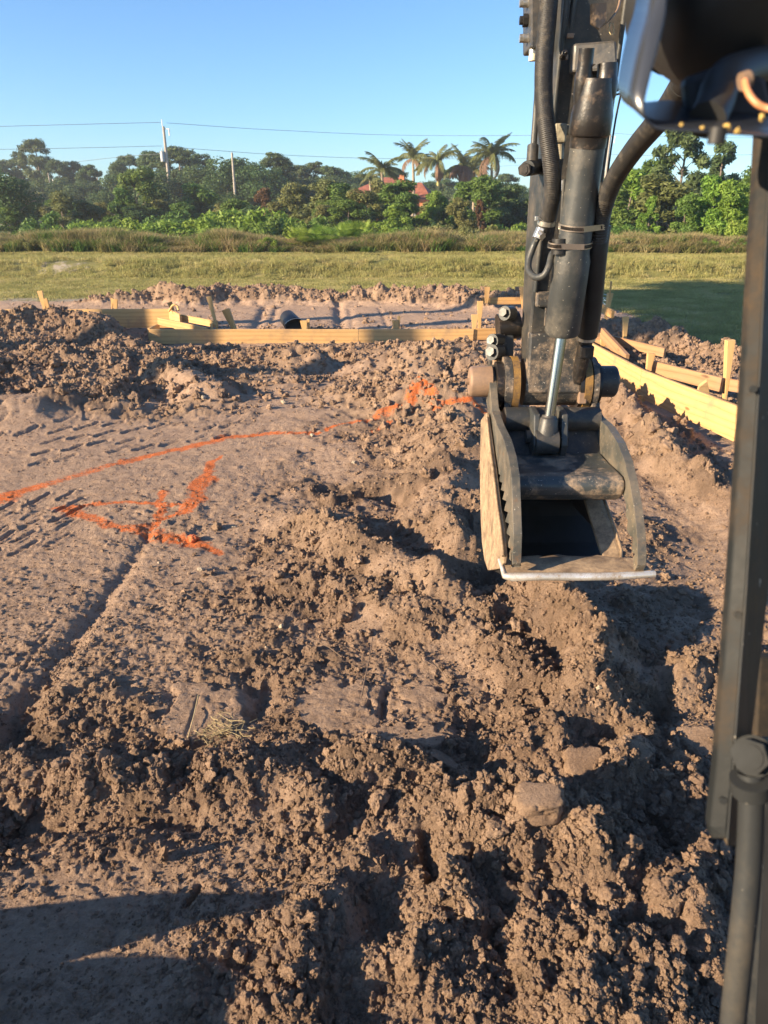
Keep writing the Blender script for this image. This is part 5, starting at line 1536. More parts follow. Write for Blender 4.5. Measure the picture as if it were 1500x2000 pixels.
# ================================================================== loose things on the soil
# thick crusted slab standing proud, broken block, pebbles, stalks
def slab_thing(pts, th, label, tilt=(0, 0, 0), mat=M_SOIL, name='soil_slab'):
    """broken crust: outline in the photo, flat top, ragged broken sides"""
    P = [on_ground(px, py) for px, py in pts]
    c = sum(P, Vector()) / len(P); zt = c.z + th
    r = random.Random(len(label))
    top = []
    for i in range(len(P)):
        a, b = P[i], P[(i + 1) % len(P)]
        for k in range(5):
            t = k / 5; q_ = a.lerp(b, t); n_ = (q_ - c); n_.z = 0
            q_ = q_ + n_ * r.uniform(-.05, .05); top.append(Vector((q_.x, q_.y, zt)))
    n = len(top); vs = []
    from mathutils import noise as ns
    levels = [(0, .97), (-.12, 1.0), (-.4, .96), (-.8, 1.0), (-1.4, .93)]
    for dz, k in levels:
        for q_ in top:
            j = 1 + .08 * ns.noise(q_ * 40 + Vector((0, 0, dz * 9)))
            vs.append(Vector((c.x + (q_.x - c.x) * k * (j if dz else 1), c.y + (q_.y - c.y) * k * (j if dz else 1), zt + dz * th + (0.002 * r.uniform(-1, 1)))))
    fs = [(l * n + i, l * n + (i + 1) % n, (l + 1) * n + (i + 1) % n, (l + 1) * n + i) for l in range(len(levels) - 1) for i in range(n)]
    fs = [tuple(reversed(f)) for f in fs]
    vs.append(Vector((c.x, c.y, zt + .002))); fs += [(len(vs) - 1, i, (i + 1) % n) for i in range(n)]
    R_ = Matrix.Rotation(tilt[0], 3, 'X') @ Matrix.Rotation(tilt[1], 3, 'Y')
    vs = [R_ @ (v - c) for v in vs]
    mb = MB(); mb.add(vs, fs)
    o = mb.build(name, mat); o.location = c
    return tag(o, label, 'slab of soil')
def soil_block(px, py, size, rz, label, seed, sink=.4, tilt=(0, 0)):
    """block of packed soil with one flat, sliced face and broken sides"""
    from mathutils import noise as ns
    bm = bmesh.new(); bmesh.ops.create_cube(bm, size=2)
    bmesh.ops.subdivide_edges(bm, edges=bm.edges[:], cuts=11, use_grid_fill=True)
    for v in bm.verts:
        p = v.co.copy(); q = Vector((p.x * 3.1 + seed, p.y * 3.1, p.z * 2))
        k = 0.10 if p.z > .99 and max(abs(p.x), abs(p.y)) < .9 else 1.0
        r = max(abs(p.x), abs(p.y)) ** 4
        p.x *= 1 + .16 * ns.noise(q * .5) * k; p.y *= 1 + .2 * ns.noise(q * .5 + Vector((9, 0, 0))) * k
        f = (.24 * ns.fractal(q * 1.1, .7, 2.1, 5) - .14 * abs(ns.noise(q * 2.6))) * (1 if k == 1 else .8)
        p += p.normalized() * f * k
        if p.z > .6: p.z -= .45 * r * abs(ns.noise(q * .8))
        rr2 = math.hypot(p.x, p.y)
        if rr2 > 1.08: p.x *= 1 - .55 * (rr2 - 1.08); p.y *= 1 - .55 * (rr2 - 1.08)
        v.co = Vector((p.x * size[0], p.y * size[1], p.z * size[2])) / 2
    for f in bm.faces: f.smooth = True
    m = bpy.data.meshes.new('soil_slab'); bm.to_mesh(m); bm.free(); m.materials.append(M_LUMP)
    o = bpy.data.objects.new('soil_slab', m); COL.objects.link(o)
    c = on_ground(px, py); o.location = c + Vector((0, 0, size[2] * (.5 - sink))); o.rotation_euler = (tilt[0], tilt[1], rz)
    return tag(o, label, 'slab of soil')
soil_block(1052, 1565, (.15, .10, .09), .05, 'squared block of packed soil standing on the lower heap', 1, .58, (.12, 0))
soil_block(1140, 1490, (.16, .12, .07), .1, 'dark flat-sided slab of soil left of the cracked light slab', 2, .62, (.5, .1))
soil_block(1362, 1445, (.17, .14, .07), -.1, 'smooth-faced slab of soil next to the cab post', 3, .55, (.4, 0))
soil_block(1238, 1470, (.11, .10, .05), .5, 'cracked light slab between two darker slabs', 4, .6, (.15, .1))
soil_block(868, 1492, (.13, .07, .03), -.5, 'thin curled crust of soil tilting on the lower heap', 5, .2, (-.3, .25))
soil_block(550, 1140, (.12, .10, .07), .7, 'rounded packed lump right of the orange arrow', 6, .45)
CG = 'big soil clods lying about the pad'
big = [(45, 1590, .055), (20, 1620, .045), (60, 1450, .03), (170, 1545, .045), (230, 1525, .04), (120, 1500, .03), (350, 1640, .022), (310, 1655, .02), (318, 1680, .022),
       (455, 1628, .02), (590, 1610, .04), (635, 1615, .032), (580, 1780, .032), (598, 1745, .024), (548, 1870, .035), (568, 1900, .030), (530, 1905, .022), (510, 1975, .022), (440, 1860, .035), (470, 1870, .028), (440, 1940, .02),
       (695, 1620, .028), (640, 1640, .024), (760, 1530, .03), (920, 1780, .035), (1040, 1720, .04), (1110, 1710, .03), (1125, 1590, .028), (1090, 1650, .022), (925, 1550, .024),
       (1355, 1690, .022), (1330, 1665, .022), (1340, 1730, .03), (1225, 1780, .02), (1180, 1560, .03), (1250, 1600, .03), (1290, 1590, .028), (800, 1150, .05), (835, 1075, .05), (770, 1065, .04), (720, 1240, .028), (760, 1260, .025),
       (545, 1130, .05), (650, 1240, .028), (1010, 1230, .045), (1160, 1250, .04), (950, 1300, .035), (880, 1330, .03), (700, 1100, .05), (615, 1060, .04), (830, 930, .06), (760, 905, .055), (900, 870, .06), (880, 1140, .04),
       (285, 745, .09), (345, 755, .10), (250, 705, .09), (110, 720, .09), (60, 760, .09), (440, 745, .06), (560, 775, .05), (700, 770, .06), (770, 760, .07), (1290, 660, .09), (1335, 690, .09), (1210, 700, .07), (160, 640, .12), (300, 680, .10),
       (1350, 1250, .035), (1330, 1160, .03), (1300, 1130, .035), (1260, 1200, .03), (1385, 1290, .03), (690, 1330, .02), (110, 1330, .02), (90, 1345, .018), (170, 1370, .02), (60, 1390, .02)]
def clod_label(px, py, r_, k):
    size = 'big' if r_ >= .055 else 'middling' if r_ >= .032 else 'small'
    shape = ('rounded', 'knobbly', 'blunt', 'ragged', 'lopsided')[(k * 3 + int(px)) % 5]
    if py < 800:
        w = 'on the dark heap at the left' if px < 200 else 'on the left heap below the board corner' if px < 480 else 'on flat soil between two heaps' if px < 660 else 'on the painted heap left of the arm' if px < 1000 else 'beyond the right form boards'
    elif py < 1010: w = 'on the long ridge left of the bucket'
    elif py < 1180: w = 'right of the orange arrow' if px < 660 else 'below and left of the bucket' if px < 1000 else 'in the shade right of the bucket'
    elif py < 1320: w = 'by the rut at the left' if px < 300 else 'above the smooth middle slab' if px < 800 else 'below the bucket' if px < 1200 else 'beside the cab post under the bucket shade'
    elif py < 1480: w = 'at the left edge above the crumbly bank' if px < 400 else 'near the smooth slabs'
    elif py < 1700: w = 'in the crumbly bank at the lower left' if px < 400 else 'between the lower heap and the smooth patch' if px < 720 else 'on the lower heap' if px < 1150 else 'low in the shade near the cab post'
    else: w = 'at the edge of the smooth shaded patch' if px < 500 else 'along the foot of the picture left of the lower heap' if px < 720 else 'on the lower heap near the foot of the picture' if px < 1200 else 'on the lit peak by the cab post'
    return f'{size} {shape} brown soil clod {w}'
for k, (px, py, r_) in enumerate(big):
    single_clod(px, py, r_ * 0.8, clod_label(px, py, r_, k), k + 3, group=CG, squash=(1, .9 + .2 * sin(k), .75))
sc_ = single_clod(378, 1056, .042, 'orange-painted clod at the end of the arrow mark', 4, squash=(1.1, .9, .7))
cl = CLODS[4].copy(); cl.materials.clear(); cl.materials.append(simple('orange_painted_soil', (0.50, 0.13, 0.045), .9, scale=40, var=.5)); sc_.data = cl
single_clod(425, 1033, .035, 'pale clod standing alone right of the orange arrow', 6)
single_clod(322, 1680, .03, 'upright flake of soil standing on the smooth ground', 8, squash=(.5, .5, 1.3))
for k, (px, py, r_) in enumerate([(393, 1114, .026), (398, 779, .05), (455, 1030, .014), (554, 788, .045), (610, 852, .04), (690, 905, .028), (550, 1225, .02), (583, 1312, .013), (838, 1868, .014), (785, 1822, .010), (880, 1816, .010), (1125, 1528, .010), (1120, 1870, .012), (1170, 1345, .02), (715, 1820, .008), (1430, 785, .02), (520, 1265, .01), (460, 1030, .012), (310, 1100, .012)]):
    o = single_clod(px, py, r_ * .72, 'small cream-coloured stone ' + ('by the left heap foot' if py < 810 and px < 700 else 'beside the painted line' if py < 910 and px < 1000 else 'near the orange arrow' if py < 1120 and px < 500 else 'among crumbs above the smooth slabs' if py < 1350 and px < 1000 else 'on the lower heap' if py > 1500 else 'right of the bucket'), k, name='pale_stone', cat='stone', group='pale stones scattered on the pad', squash=(1, .9, .7))
    cl = CLODS[k % 10].copy(); cl.materials.clear(); cl.materials.append(M_PEBBLE); o.data = cl
def stalk(L, r, label, mat, lift=.012, name='dry_stalk', cat='stalk'):
    P = []
    for i, (px, py, h) in enumerate(L):
        p = on_ground(px, py); P.append(p + Vector((0, 0, h + lift)))
    o = MB().tube(spline(P, 5), r, 7).build(name, mat); return tag(o, label, cat)
stalk([(728, 1258, .03), (722, 1300, .035), (712, 1340, .015), (706, 1368, .002)], .0028, 'dry curved stalk leaning above the smooth middle slab', M_ROOT)
stalk([(388, 1362, .0), (378, 1410, .004), (366, 1452, .003)], .0022, 'straight yellow straw lying on the left smooth slab', M_STRAW)
stalk([(600, 1252, .01), (640, 1272, .015), (668, 1290, .008)], .002, 'short root lying across the crumbs left of the stalk', M_ROOT)
stalk([(848, 1302, .01), (862, 1322, .02), (876, 1338, .006)], .002, 'short root poking out right of the stalk', M_ROOT)
stalk([(820, 1295, .01), (840, 1310, .01), (862, 1312, .004)], .0014, 'hair-thin root near the middle slab', M_ROOT)
# tangle of straw on the left slab
mb = MB(); r = random.Random(3); c0 = on_ground(432, 1432)
for k in range(70):
    a = r.uniform(0, 6.28); L_ = r.uniform(.03, .09); p = c0 + Vector((r.gauss(0, .045), r.gauss(0, .03), r.uniform(.004, .03)))
    d_ = Vector((cos(a), sin(a), r.uniform(-.15, .35))); b_ = Vector((-sin(a), cos(a), .3)) * r.uniform(-.02, .02)
    mb.tube([p, p + d_ * L_ * .5 + b_, p + d_ * L_], .0011, 4)
o = mb.build('straw_tangle', M_STRAW); tag(o, 'small tangle of dry roots and straw on the broken left slab', 'straw', None, 'stuff')

# ================================================================== grass
def blades_mesh(name, n, hgt, spread, width, mat, seed, lean=.5):
    r = np.random.default_rng(seed)
    a = r.uniform(0, 2 * pi, n); rad = spread * np.sqrt(r.uniform(0, 1, n))
    bx, by = rad * np.cos(a), rad * np.sin(a)
    h = hgt * r.uniform(.5, 1.1, n); w = width * r.uniform(.6, 1.2, n)
    dirx, diry = r.normal(0, lean, n) * h, r.normal(0, lean, n) * h
    fa = r.uniform(0, 2 * pi, n); wx, wy = np.cos(fa) * w / 2, np.sin(fa) * w / 2
    z0 = np.zeros(n)
    v = np.stack([np.stack([bx - wx, by - wy, z0], 1), np.stack([bx + wx, by + wy, z0], 1),
                  np.stack([bx + wx * .8 + dirx * .4, by + wy * .8 + diry * .4, h * .62], 1),
                  np.stack([bx - wx * .8 + dirx * .4, by - wy * .8 + diry * .4, h * .62], 1),
                  np.stack([bx + dirx, by + diry, h], 1)], 1).reshape(-1, 3)
    k = np.arange(n)[:, None] * 5
    f = np.concatenate([k + np.array([[0, 1, 2]]), k + np.array([[0, 2, 3]]), k + np.array([[3, 2, 4]])], 0)
    return np_mesh(name, v, f, mat)

lawn = proto_collection('lawn_kinds', [blades_mesh('tuft', 46, .075, .20, .012, M_L_LAWN, 20 + k, .6) for k in range(4)])
r = np.random.default_rng(5)
n = 26000
y = 17.4 + (28.3 - 17.4) * r.uniform(0, 1, n) ** 1.1; x = r.uniform(-1, 1, n) * (0.64 * y + 2)
gr = sample(GRS.reshape(nr, nc), x, y)
x2_ = r.uniform(3.5, 14, 7000); y2_ = r.uniform(9, 17.6, 7000); keep = (x2_ > 4.5)
x = np.concatenate([x, x2_[keep]]); y = np.concatenate([y, y2_[keep]])
gr = sample(GRS.reshape(nr, nc), x, y); ba = sample(BA.reshape(nr, nc), x, y)
k = (gr > .6) & (r.uniform(0, 1, len(x)) > ba * .9) & (fbm(x, y, .8, 66, 3) > -.35)
x, y = x[k], y[k]
bank = ((y > 23.8) & (y < 26.3))
s = np.where(bank, r.uniform(.9, 2.2, len(x)), r.uniform(.5, 1.0, len(x)))
scatter('lawn_grass', np.stack([x, y, sample(Zg, x, y)], 1), np.stack([np.zeros(len(x)), np.zeros(len(x)), r.uniform(0, 6.28, len(x))], 1),
        np.stack([np.ones(len(x)), np.ones(len(x)), s], 1), np.zeros(len(x)), lawn, 'short dry green lawn grass and rougher grass on the bank', 4)

weeds = proto_collection('weed_kinds', [blades_mesh('weed', 130, .62, .30, .022, M_L_WEED, 40 + k, .38) for k in range(3)] + [blades_mesh('weed', 130, .55, .32, .035, M_L_MID if k else M_L_OLIVE, 50 + k, .5) for k in range(2)])
n = 5200
x = r.uniform(-1, 1, n) * 24; y = 28.5 + r.uniform(0, 1, n) ** .8 * 4.5
cl_ = fbm(x, y * .6, 1.6, 96, 3)
k = (cl_ > -.40)
x, y, cl_ = x[k], y[k], cl_[k]
s = 1.0 * np.clip(.78 + 1.1 * cl_, .45, 1.2) * np.where(y < 29.1, .7, 1.0)
scatter('bank_weeds', np.stack([x, y, sample(Zg, x, y) - .03], 1), np.stack([np.zeros(len(x)), np.zeros(len(x)), r.uniform(0, 6.28, len(x))], 1),
        np.stack([np.ones(len(x)), np.ones(len(x)), s], 1), np.zeros(len(x)), weeds, 'tall tan and green weeds on the far bank', 5)
x = r.uniform(-1, 1, 1500) * 40; y = r.uniform(34, 60, 1500)
scatter('rough_field', np.stack([x, y, sample(Zg, x, y) - .03], 1), np.stack([np.zeros(1500), np.zeros(1500), r.uniform(0, 6.28, 1500)], 1),
        np.stack([np.full(1500, 1.6), np.full(1500, 1.6), r.uniform(.8, 1.6, 1500)], 1), np.zeros(1500), weeds, 'rough undergrowth below the far trees', 5)

# ================================================================== trees and shrubs
def leaf_quads(centers, radii, n, size, seed, outer=.5, flat=.35, squash=.8, elong=1.0):
    r = np.random.default_rng(seed)
    C_ = np.array(centers, dtype=float); R_ = np.array(radii, dtype=float)
    w = R_ ** 2; k = r.choice(len(R_), n, p=w / w.sum())
    d = r.normal(0, 1, (n, 3)); d /= np.linalg.norm(d, axis=1)[:, None]
    rad = R_[k] * (outer + (1 - outer) * r.uniform(0, 1, n) ** .6)
    d2 = d.copy(); d2[:, 2] *= squash
    p = C_[k] + d2 * rad[:, None]
    nrm = d * (1 - flat) + r.normal(0, .55, (n, 3)); nrm[:, 2] += flat; nrm /= np.linalg.norm(nrm, axis=1)[:, None]
    t = np.cross(nrm, r.normal(0, 1, (n, 3))); t /= np.linalg.norm(t, axis=1)[:, None]
    b = np.cross(nrm, t)
    s = size * r.uniform(.55, 1.25, n)[:, None]
    v = np.stack([p - t * s * elong, p - b * s * .5 - t * s * .1, p + t * s * elong, p + b * s * .5 + t * s * .1], 1).reshape(-1, 3)
    f = np.arange(n)[:, None] * 4 + np.array([[0, 1, 2, 3]])
    return v, f

def limbs(mb, base, top, r0, centers, rr, n=8, thin=.35, wob=.25):
    ax = spline([base, base.lerp(top, .5) + Vector((rr.uniform(-1, 1), rr.uniform(-1, 1), 0)) * wob * .5, top], 6)
    m = len(ax)
    mb.tube(ax, [r0 * (1 - .75 * i / (m - 1)) for i in range(m)], n)
    for c in centers:
        c = Vector(c)
        i = min(range(m), key=lambda j: abs(ax[j].z - max(base.z + .25 * (top.z - base.z), c.z - (Vector((c.x, c.y)) - Vector((ax[j].x, ax[j].y))).length * .7)))
        a = ax[i]
        mid = a.lerp(c, .5) + Vector((rr.uniform(-1, 1), rr.uniform(-1, 1), rr.uniform(0, 1))) * wob * .6
        mb.tube(spline([a, mid, c], 4), [r0 * thin * (1 - .7 * k / 8) for k in range(9)], 5, caps=False)

def tree_kind(kind, seed):
    """returns (trunk mesh builder, crown arrays) for a tree one unit tall-ish, real metres"""
    rr = random.Random(seed); mb = MB(); cen = []; rad = []
    if kind == 'oak':          # broad dense crown, 9 m
        for _ in range(34):
            a = rr.uniform(0, 6.28); d = rr.uniform(0, 1) ** .6 * 3.6; z = rr.uniform(1.8, 7.8)
            k = 1 - ((z - 4.2) / 5.0) ** 2
            cen.append((d * k * cos(a), d * k * sin(a), z)); rad.append(rr.uniform(.75, 1.5))
        limbs(mb, Vector((0, 0, -.5)), Vector((0, 0, 6.5)), .28, cen[:12], rr)
        v, f = leaf_quads(cen, rad, 9500, .165, seed, .4)
    elif kind == 'pine':       # slash pine: bare trunk, open clumped crown, 14 m
        for _ in range(62):
            z = rr.uniform(6.6, 13.6); a = rr.uniform(0, 6.28); k = 1 - abs(z - 10.4) / 5.2
            d = rr.uniform(.3, 1) * 3.0 * max(.25, k)
            cen.append((d * cos(a), d * sin(a), z)); rad.append(rr.uniform(.55, 1.15))
        limbs(mb, Vector((0, 0, -.5)), Vector((rr.uniform(-.4, .4), 0, 13.2)), .22, cen[:30], rr, thin=.22)
        v, f = leaf_quads(cen, rad, 9500, .16, seed, .0, elong=1.6, squash=.6)
    elif kind == 'young_pine': # bushy pine with visible limbs, 8 m
        for _ in range(60):
            z = rr.uniform(1.0, 7.8); a = rr.uniform(0, 6.28); k = 1 - (z / 9.5) ** 1.5
            d = rr.uniform(.2, 1) * 3.3 * k
            cen.append((d * cos(a), d * sin(a), z)); rad.append(rr.uniform(.30, .62))
        limbs(mb, Vector((0, 0, -.5)), Vector((.3, 0, 7.8)), .16, cen[:44], rr, thin=.25)
        v, f = leaf_quads(cen, rad, 8000, .14, seed, .10, elong=1.7, squash=.8)
    elif kind == 'tall_shrub': # willow-like upright tree, 6 m
        for _ in range(30):
            z = rr.uniform(.6, 5.8); a = rr.uniform(0, 6.28); k = (1 - (z / 6.6) ** 2) ** .5
            d = rr.uniform(0, 1) ** .6 * 1.9 * k
            cen.append((d * cos(a), d * sin(a), z)); rad.append(rr.uniform(.4, .85))
        limbs(mb, Vector((0, 0, -.4)), Vector((.2, .1, 5.2)), .10, cen[:14], rr, thin=.3)
        v, f = leaf_quads(cen, rad, 8500, .135, seed, .25, elong=1.25)
    elif kind == 'bush':       # rounded thicket, 2.2 m
        for _ in range(22):
            a = rr.uniform(0, 6.28); d = rr.uniform(0, 1) ** .6 * 2.0; z = rr.uniform(.2, 1.8) * (1 - d / 3.6)
            cen.append((d * cos(a), d * sin(a), z)); rad.append(rr.uniform(.30, .62))
        limbs(mb, Vector((0, 0, -.3)), Vector((0, 0, 1.2)), .05, cen[:8], rr, thin=.4)
        v, f = leaf_quads(cen, rad, 4600, .095, seed, .35, elong=1.1)
    elif kind == 'bare_pine':  # thin pine, limbs showing, 12 m
        for _ in range(24):
            z = rr.uniform(4.0, 11.8); a = rr.uniform(0, 6.28); k = 1 - abs(z - 8.4) / 5.6
            d = rr.uniform(.4, 1) * 2.6 * max(.3, k)
            cen.append((d * cos(a), d * sin(a), z)); rad.append(rr.uniform(.35, .75))
        limbs(mb, Vector((0, 0, -.5)), Vector((.3, 0, 11.6)), .20, cen, rr, thin=.28)
        v, f = leaf_quads(cen, rad, 4200, .16, seed, .15, elong=1.5, squash=.65)
    return mb, v, f

KH = {'oak': 9.0, 'pine': 14.2, 'young_pine': 8.2, 'tall_shrub': 6.2, 'bush': 2.2, 'bare_pine': 12.2}
_kinds = {}
def kind_mesh(kind, var, lm):
    key = (kind, var)
    if key not in _kinds:
        mb, v, f = tree_kind(kind, 100 + var * 17 + len(kind))
        _kinds[key] = (mb.mesh('trunk', M_BARK), v, f, {})
    tr, v, f, cr = _kinds[key]
    if lm.name not in cr: cr[lm.name] = np_mesh('crown', v, f, lm)
    return tr, cr[lm.name]

def tree(kind, var, lm, px, py_top, Y, label, name, cat, group, wid=1.0, base=None, rz=None):
    """tree whose top shows at (px, py_top) and which stands at distance Y"""
    t = WY(px, py_top, Y)
    g = gz(t.x, Y) if base is None else base
    s = (t.z - g) / KH[kind]
    tr, cr = kind_mesh(kind, var, lm)
    e = empty(name, (t.x, Y, g), (px * .37) % 6.28 if rz is None else rz, label, cat, group)
    e.scale = (s * wid, s * wid, s)
    for nm, me_ in (('trunk', tr), ('crown', cr)):
        o = bpy.data.objects.new(nm, me_); COL.objects.link(o); o.parent = e
    return e

FW = 'trees of the far wood'
def where_px(px):
    for lim, w in ((60, 'at the far left edge'), (160, 'near the squat palms'), (240, 'left of the upright green tree'), (330, 'by the tallest pole'), (400, 'between the two poles'), (480, 'by the shorter pole'), (560, 'right of the shorter pole'), (640, 'left of the olive trees'), (700, 'by the left end of the house'), (780, 'in front of the red roof'), (850, 'below the tallest palm'), (920, 'below the dead fronds'), (990, 'below the palm nearest the arm'), (1060, 'just left of the arm'), (1200, 'behind the arm'), (1290, 'just right of the arm'), (1370, 'below the large pine')):
        if px < lim: return w
    return 'by the cab post'
T = tree
# far left
T('oak', 0, M_L_DARK, -6, 325, 52, 'dark dense tree cut by the left edge of the picture', 'oak_tree', 'tree', None, 1.1)
for i, (px, pt, Y, var, w, kind) in enumerate([(65, 268, 120, 0, 1.1, 'pine'), (32, 292, 128, 1, .9, 'pine'), (5, 305, 125, 2, 1.2, 'pine'), (108, 305, 118, 2, 1.1, 'pine'), (140, 312, 122, 3, 1.2, 'pine'),
        (170, 318, 112, 1, 1.0, 'pine'), (190, 332, 120, 0, .8, 'bare_pine'), (40, 345, 100, 1, 1.5, 'oak'), (100, 345, 105, 2, 1.6, 'oak'), (150, 350, 104, 0, 1.5, 'oak'),
        (228, 312, 112, 3, 1.3, 'pine'), (250, 300, 118, 0, 1.2, 'pine'), (296, 290, 105, 1, 1.3, 'pine'), (345, 277, 100, 2, 1.35, 'pine'), (385, 296, 104, 3, 1.2, 'pine'),
        (240, 330, 92, 2, 1.3, 'oak'), (300, 320, 90, 1, 1.3, 'oak'), (370, 318, 92, 0, 1.4, 'oak'),
        (440, 300, 88, 2, 1.25, 'oak'), (478, 297, 90, 1, 1.3, 'oak'), (515, 312, 86, 0, 1.2, 'oak'), (536, 293, 92, 1, 1.1, 'pine'), (556, 308, 96, 0, 1.0, 'pine'),
        (585, 320, 110, 0, 1.3, 'pine'), (612, 312, 112, 1, 1.3, 'pine'), (640, 318, 110, 2, 1.2, 'pine'), (660, 325, 115, 3, 1.2, 'pine'), (590, 345, 95, 2, 1.5, 'oak'), (650, 350, 100, 1, 1.5, 'oak'),
        (690, 325, 120, 1, 1.1, 'oak'), (715, 332, 124, 0, 1.1, 'oak'), (745, 335, 122, 2, 1.1, 'oak'), (830, 350, 125, 0, 1.4, 'oak'),
        (985, 342, 90, 1, 1.1, 'oak'), (1010, 355, 95, 2, 1.1, 'oak'), (1035, 365, 100, 0, 1.2, 'oak'), (1165, 365, 96, 1, 1.2, 'oak'), (200, 380, 96, 0, 1.5, 'oak'), (880, 352, 120, 1, 1.3, 'oak')]):
    what = {'pine': 'tall pine with clumped dark crown', 'oak': 'dark rounded broadleaf tree', 'bare_pine': 'thin pine with pale limbs showing'}[kind]
    where = 'at the far left' if px < 210 else 'behind the tallest pole' if px < 400 else 'right of the shorter pole' if px < 570 else 'left of the red roof' if px < 690 else 'beyond the house' if px < 900 else 'beside the machine arm'
    extra = {0: '', 1: ' with uneven top', 2: ' crowding its neighbours', 3: ' with thin limbs'}[var]
    T(kind, var, M_L_PINE if kind != 'oak' else M_L_DARK, px, pt, Y, f'{what}{extra} {where}', 'pine_tree' if 'pine' in kind else 'broadleaf_tree', 'tree', FW, w)
# nearer trees and thickets
MG = 'broadleaf trees in front of the far wood'
for (px, pt, Y, kind, var, lm, w, lab) in [
        (262, 330, 60, 'tall_shrub', 0, M_L_MID, 1.1, 'upright mid-green tree just left of the tallest pole'),
        (300, 350, 64, 'tall_shrub', 1, M_L_DARK, 1.2, 'dark upright tree behind the foot of the tallest pole'),
        (235, 362, 58, 'tall_shrub', 2, M_L_MID, 1.0, 'shorter mid-green tree left of the tallest pole'),
        (175, 402, 55, 'tall_shrub', 1, M_L_OLIVE, 1.0, 'small drooping olive tree left of the upright green one'),
        (115, 375, 58, 'tall_shrub', 0, M_L_OLIVE, 1.3, 'olive tree right of the small palm at the far left'),
        (385, 358, 62, 'tall_shrub', 1, M_L_MID, 1.5, 'wide mid-green tree between the two poles'),
        (350, 382, 56, 'bush', 1, M_L_MID, 1.2, 'round green bush behind the tallest pole'),
        (440, 372, 66, 'oak', 0, M_L_DARK, .9, 'dark tree behind the shorter pole'),
        (515, 362, 60, 'tall_shrub', 2, M_L_BROWN, 1.0, 'small tree with rusty brown leaves'),
        (580, 360, 58, 'tall_shrub', 0, M_L_OLIVE, 1.3, 'olive-brown tree left of the house'),
        (625, 350, 57, 'tall_shrub', 1, M_L_OLIVE, 1.4, 'tall olive tree with thin tips left of the house'),
        (672, 352, 56, 'tall_shrub', 2, M_L_MID, 1.6, 'dark tree against the left end of the house'),
        (640, 385, 54, 'oak', 2, M_L_MID, .9, 'broad green tree in front of the olive trees'),
        (765, 350, 52, 'tall_shrub', 1, M_L_MID, 1.7, 'upright green tree in front of the house'),
        (768, 395, 47, 'tall_shrub', 2, M_L_LIGHT, 1.5, 'fresh green shrub at the foot of the tree in front of the house'),
        (712, 372, 50, 'tall_shrub', 0, M_L_OLIVE, 1.3, 'loose olive tree against the left half of the house'),
        (800, 378, 50, 'tall_shrub', 0, M_L_MID, 1.2, 'green tree covering the right end of the house'),
        (742, 345, 62, 'tall_shrub', 2, M_L_OLIVE, 1.0, 'thin olive tree rising over the roof of the house'),
        (845, 372, 56, 'tall_shrub', 1, M_L_LIGHT, 1.0, 'light green tree right of the house'),
        (900, 350, 54, 'tall_shrub', 2, M_L_MID, 1.3, 'green tree below the dead palm fronds'),
        (945, 345, 52, 'tall_shrub', 0, M_L_MID, 1.3, 'tall dense green tree below the right palm'),
        (985, 360, 56, 'tall_shrub', 1, M_L_DARK, 1.3, 'dark green tree between the right palm and the arm'),
        (905, 385, 48, 'tall_shrub', 1, M_L_OLIVE, 1.1, 'olive shrub with feathery tips below the palms'),
        (848, 418, 50, 'bush', 0, M_L_DARK, .9, 'dark low bush right of the house'),
        (940, 388, 46, 'young_pine', 1, M_L_BROWN, .55, 'small brownish pine sapling in front of the green trees'),
        (985, 405, 60, 'tall_shrub', 2, M_L_MID, 1.0, 'small green tree left of the arm'),
        (1015, 408, 50, 'bush', 2, M_L_LIGHT, .9, 'light green bush close to the left edge of the arm')]:
    T(kind, var, lm, px, pt, Y, lab, 'broadleaf_tree' if kind in ('tall_shrub', 'oak') else 'pine_sapling' if kind == 'young_pine' else 'bush', 'tree' if kind != 'bush' else 'bush', MG, w)
BB = 'bushes along the top of the weedy bank'
words = ['low', 'rounded', 'spreading', 'ragged', 'dense', 'loose', 'bright', 'dull']
for i, (px, pt, Y, var, lm, w) in enumerate([(95, 412, 46, 0, M_L_MID, 1.0), (140, 425, 40, 1, M_L_LIGHT, .9), (205, 415, 45, 2, M_L_LIGHT, 1.1), (255, 425, 41, 0, M_L_LIGHT, 1.0), (310, 418, 44, 1, M_L_MID, 1.0), (345, 410, 42, 2, M_L_LIGHT, 1.1),
        (395, 418, 41, 0, M_L_LIGHT, 1.0), (440, 398, 43, 1, M_L_LIGHT, 1.1), (480, 378, 44, 2, M_L_LIGHT, .9), (500, 400, 41, 0, M_L_LIGHT, 1.0), (540, 405, 40, 1, M_L_MID, .9), (570, 425, 42, 2, M_L_DARK, 1.0),
        (45, 440, 38, 2, M_L_OLIVE, .9), (620, 420, 42, 0, M_L_MID, 1.0), (720, 428, 48, 1, M_L_DARK, .5), (700, 408, 75, 1, M_L_DARK, .45), (760, 432, 42, 2, M_L_LIGHT, 1.0), (800, 440, 41, 0, M_L_MID, 1.0), (1010, 440, 40, 1, M_L_LIGHT, .9), (885, 425, 42, 2, M_L_OLIVE, 1.0), (960, 440, 38, 0, M_L_OLIVE, .9)]):
    col = {'fresh_green_leaves': 'light green', 'green_leaves': 'mid-green', 'dark_oak_leaves': 'dark green', 'olive_leaves': 'olive'}[lm.name]
    lab = f'{words[i % 8]} {col} bush above the weeds, ' + ('far left' if px < 160 else 'left of the tallest pole' if px < 320 else 'between the poles' if px < 450 else 'right of the shorter pole' if px < 560 else 'left of the house' if px < 690 else 'near the house' if px < 820 else 'right of the house below the palms')
    T('bush', var, lm, px, pt - 16, Y, lab, 'bush', 'bush', BB, w * .95)
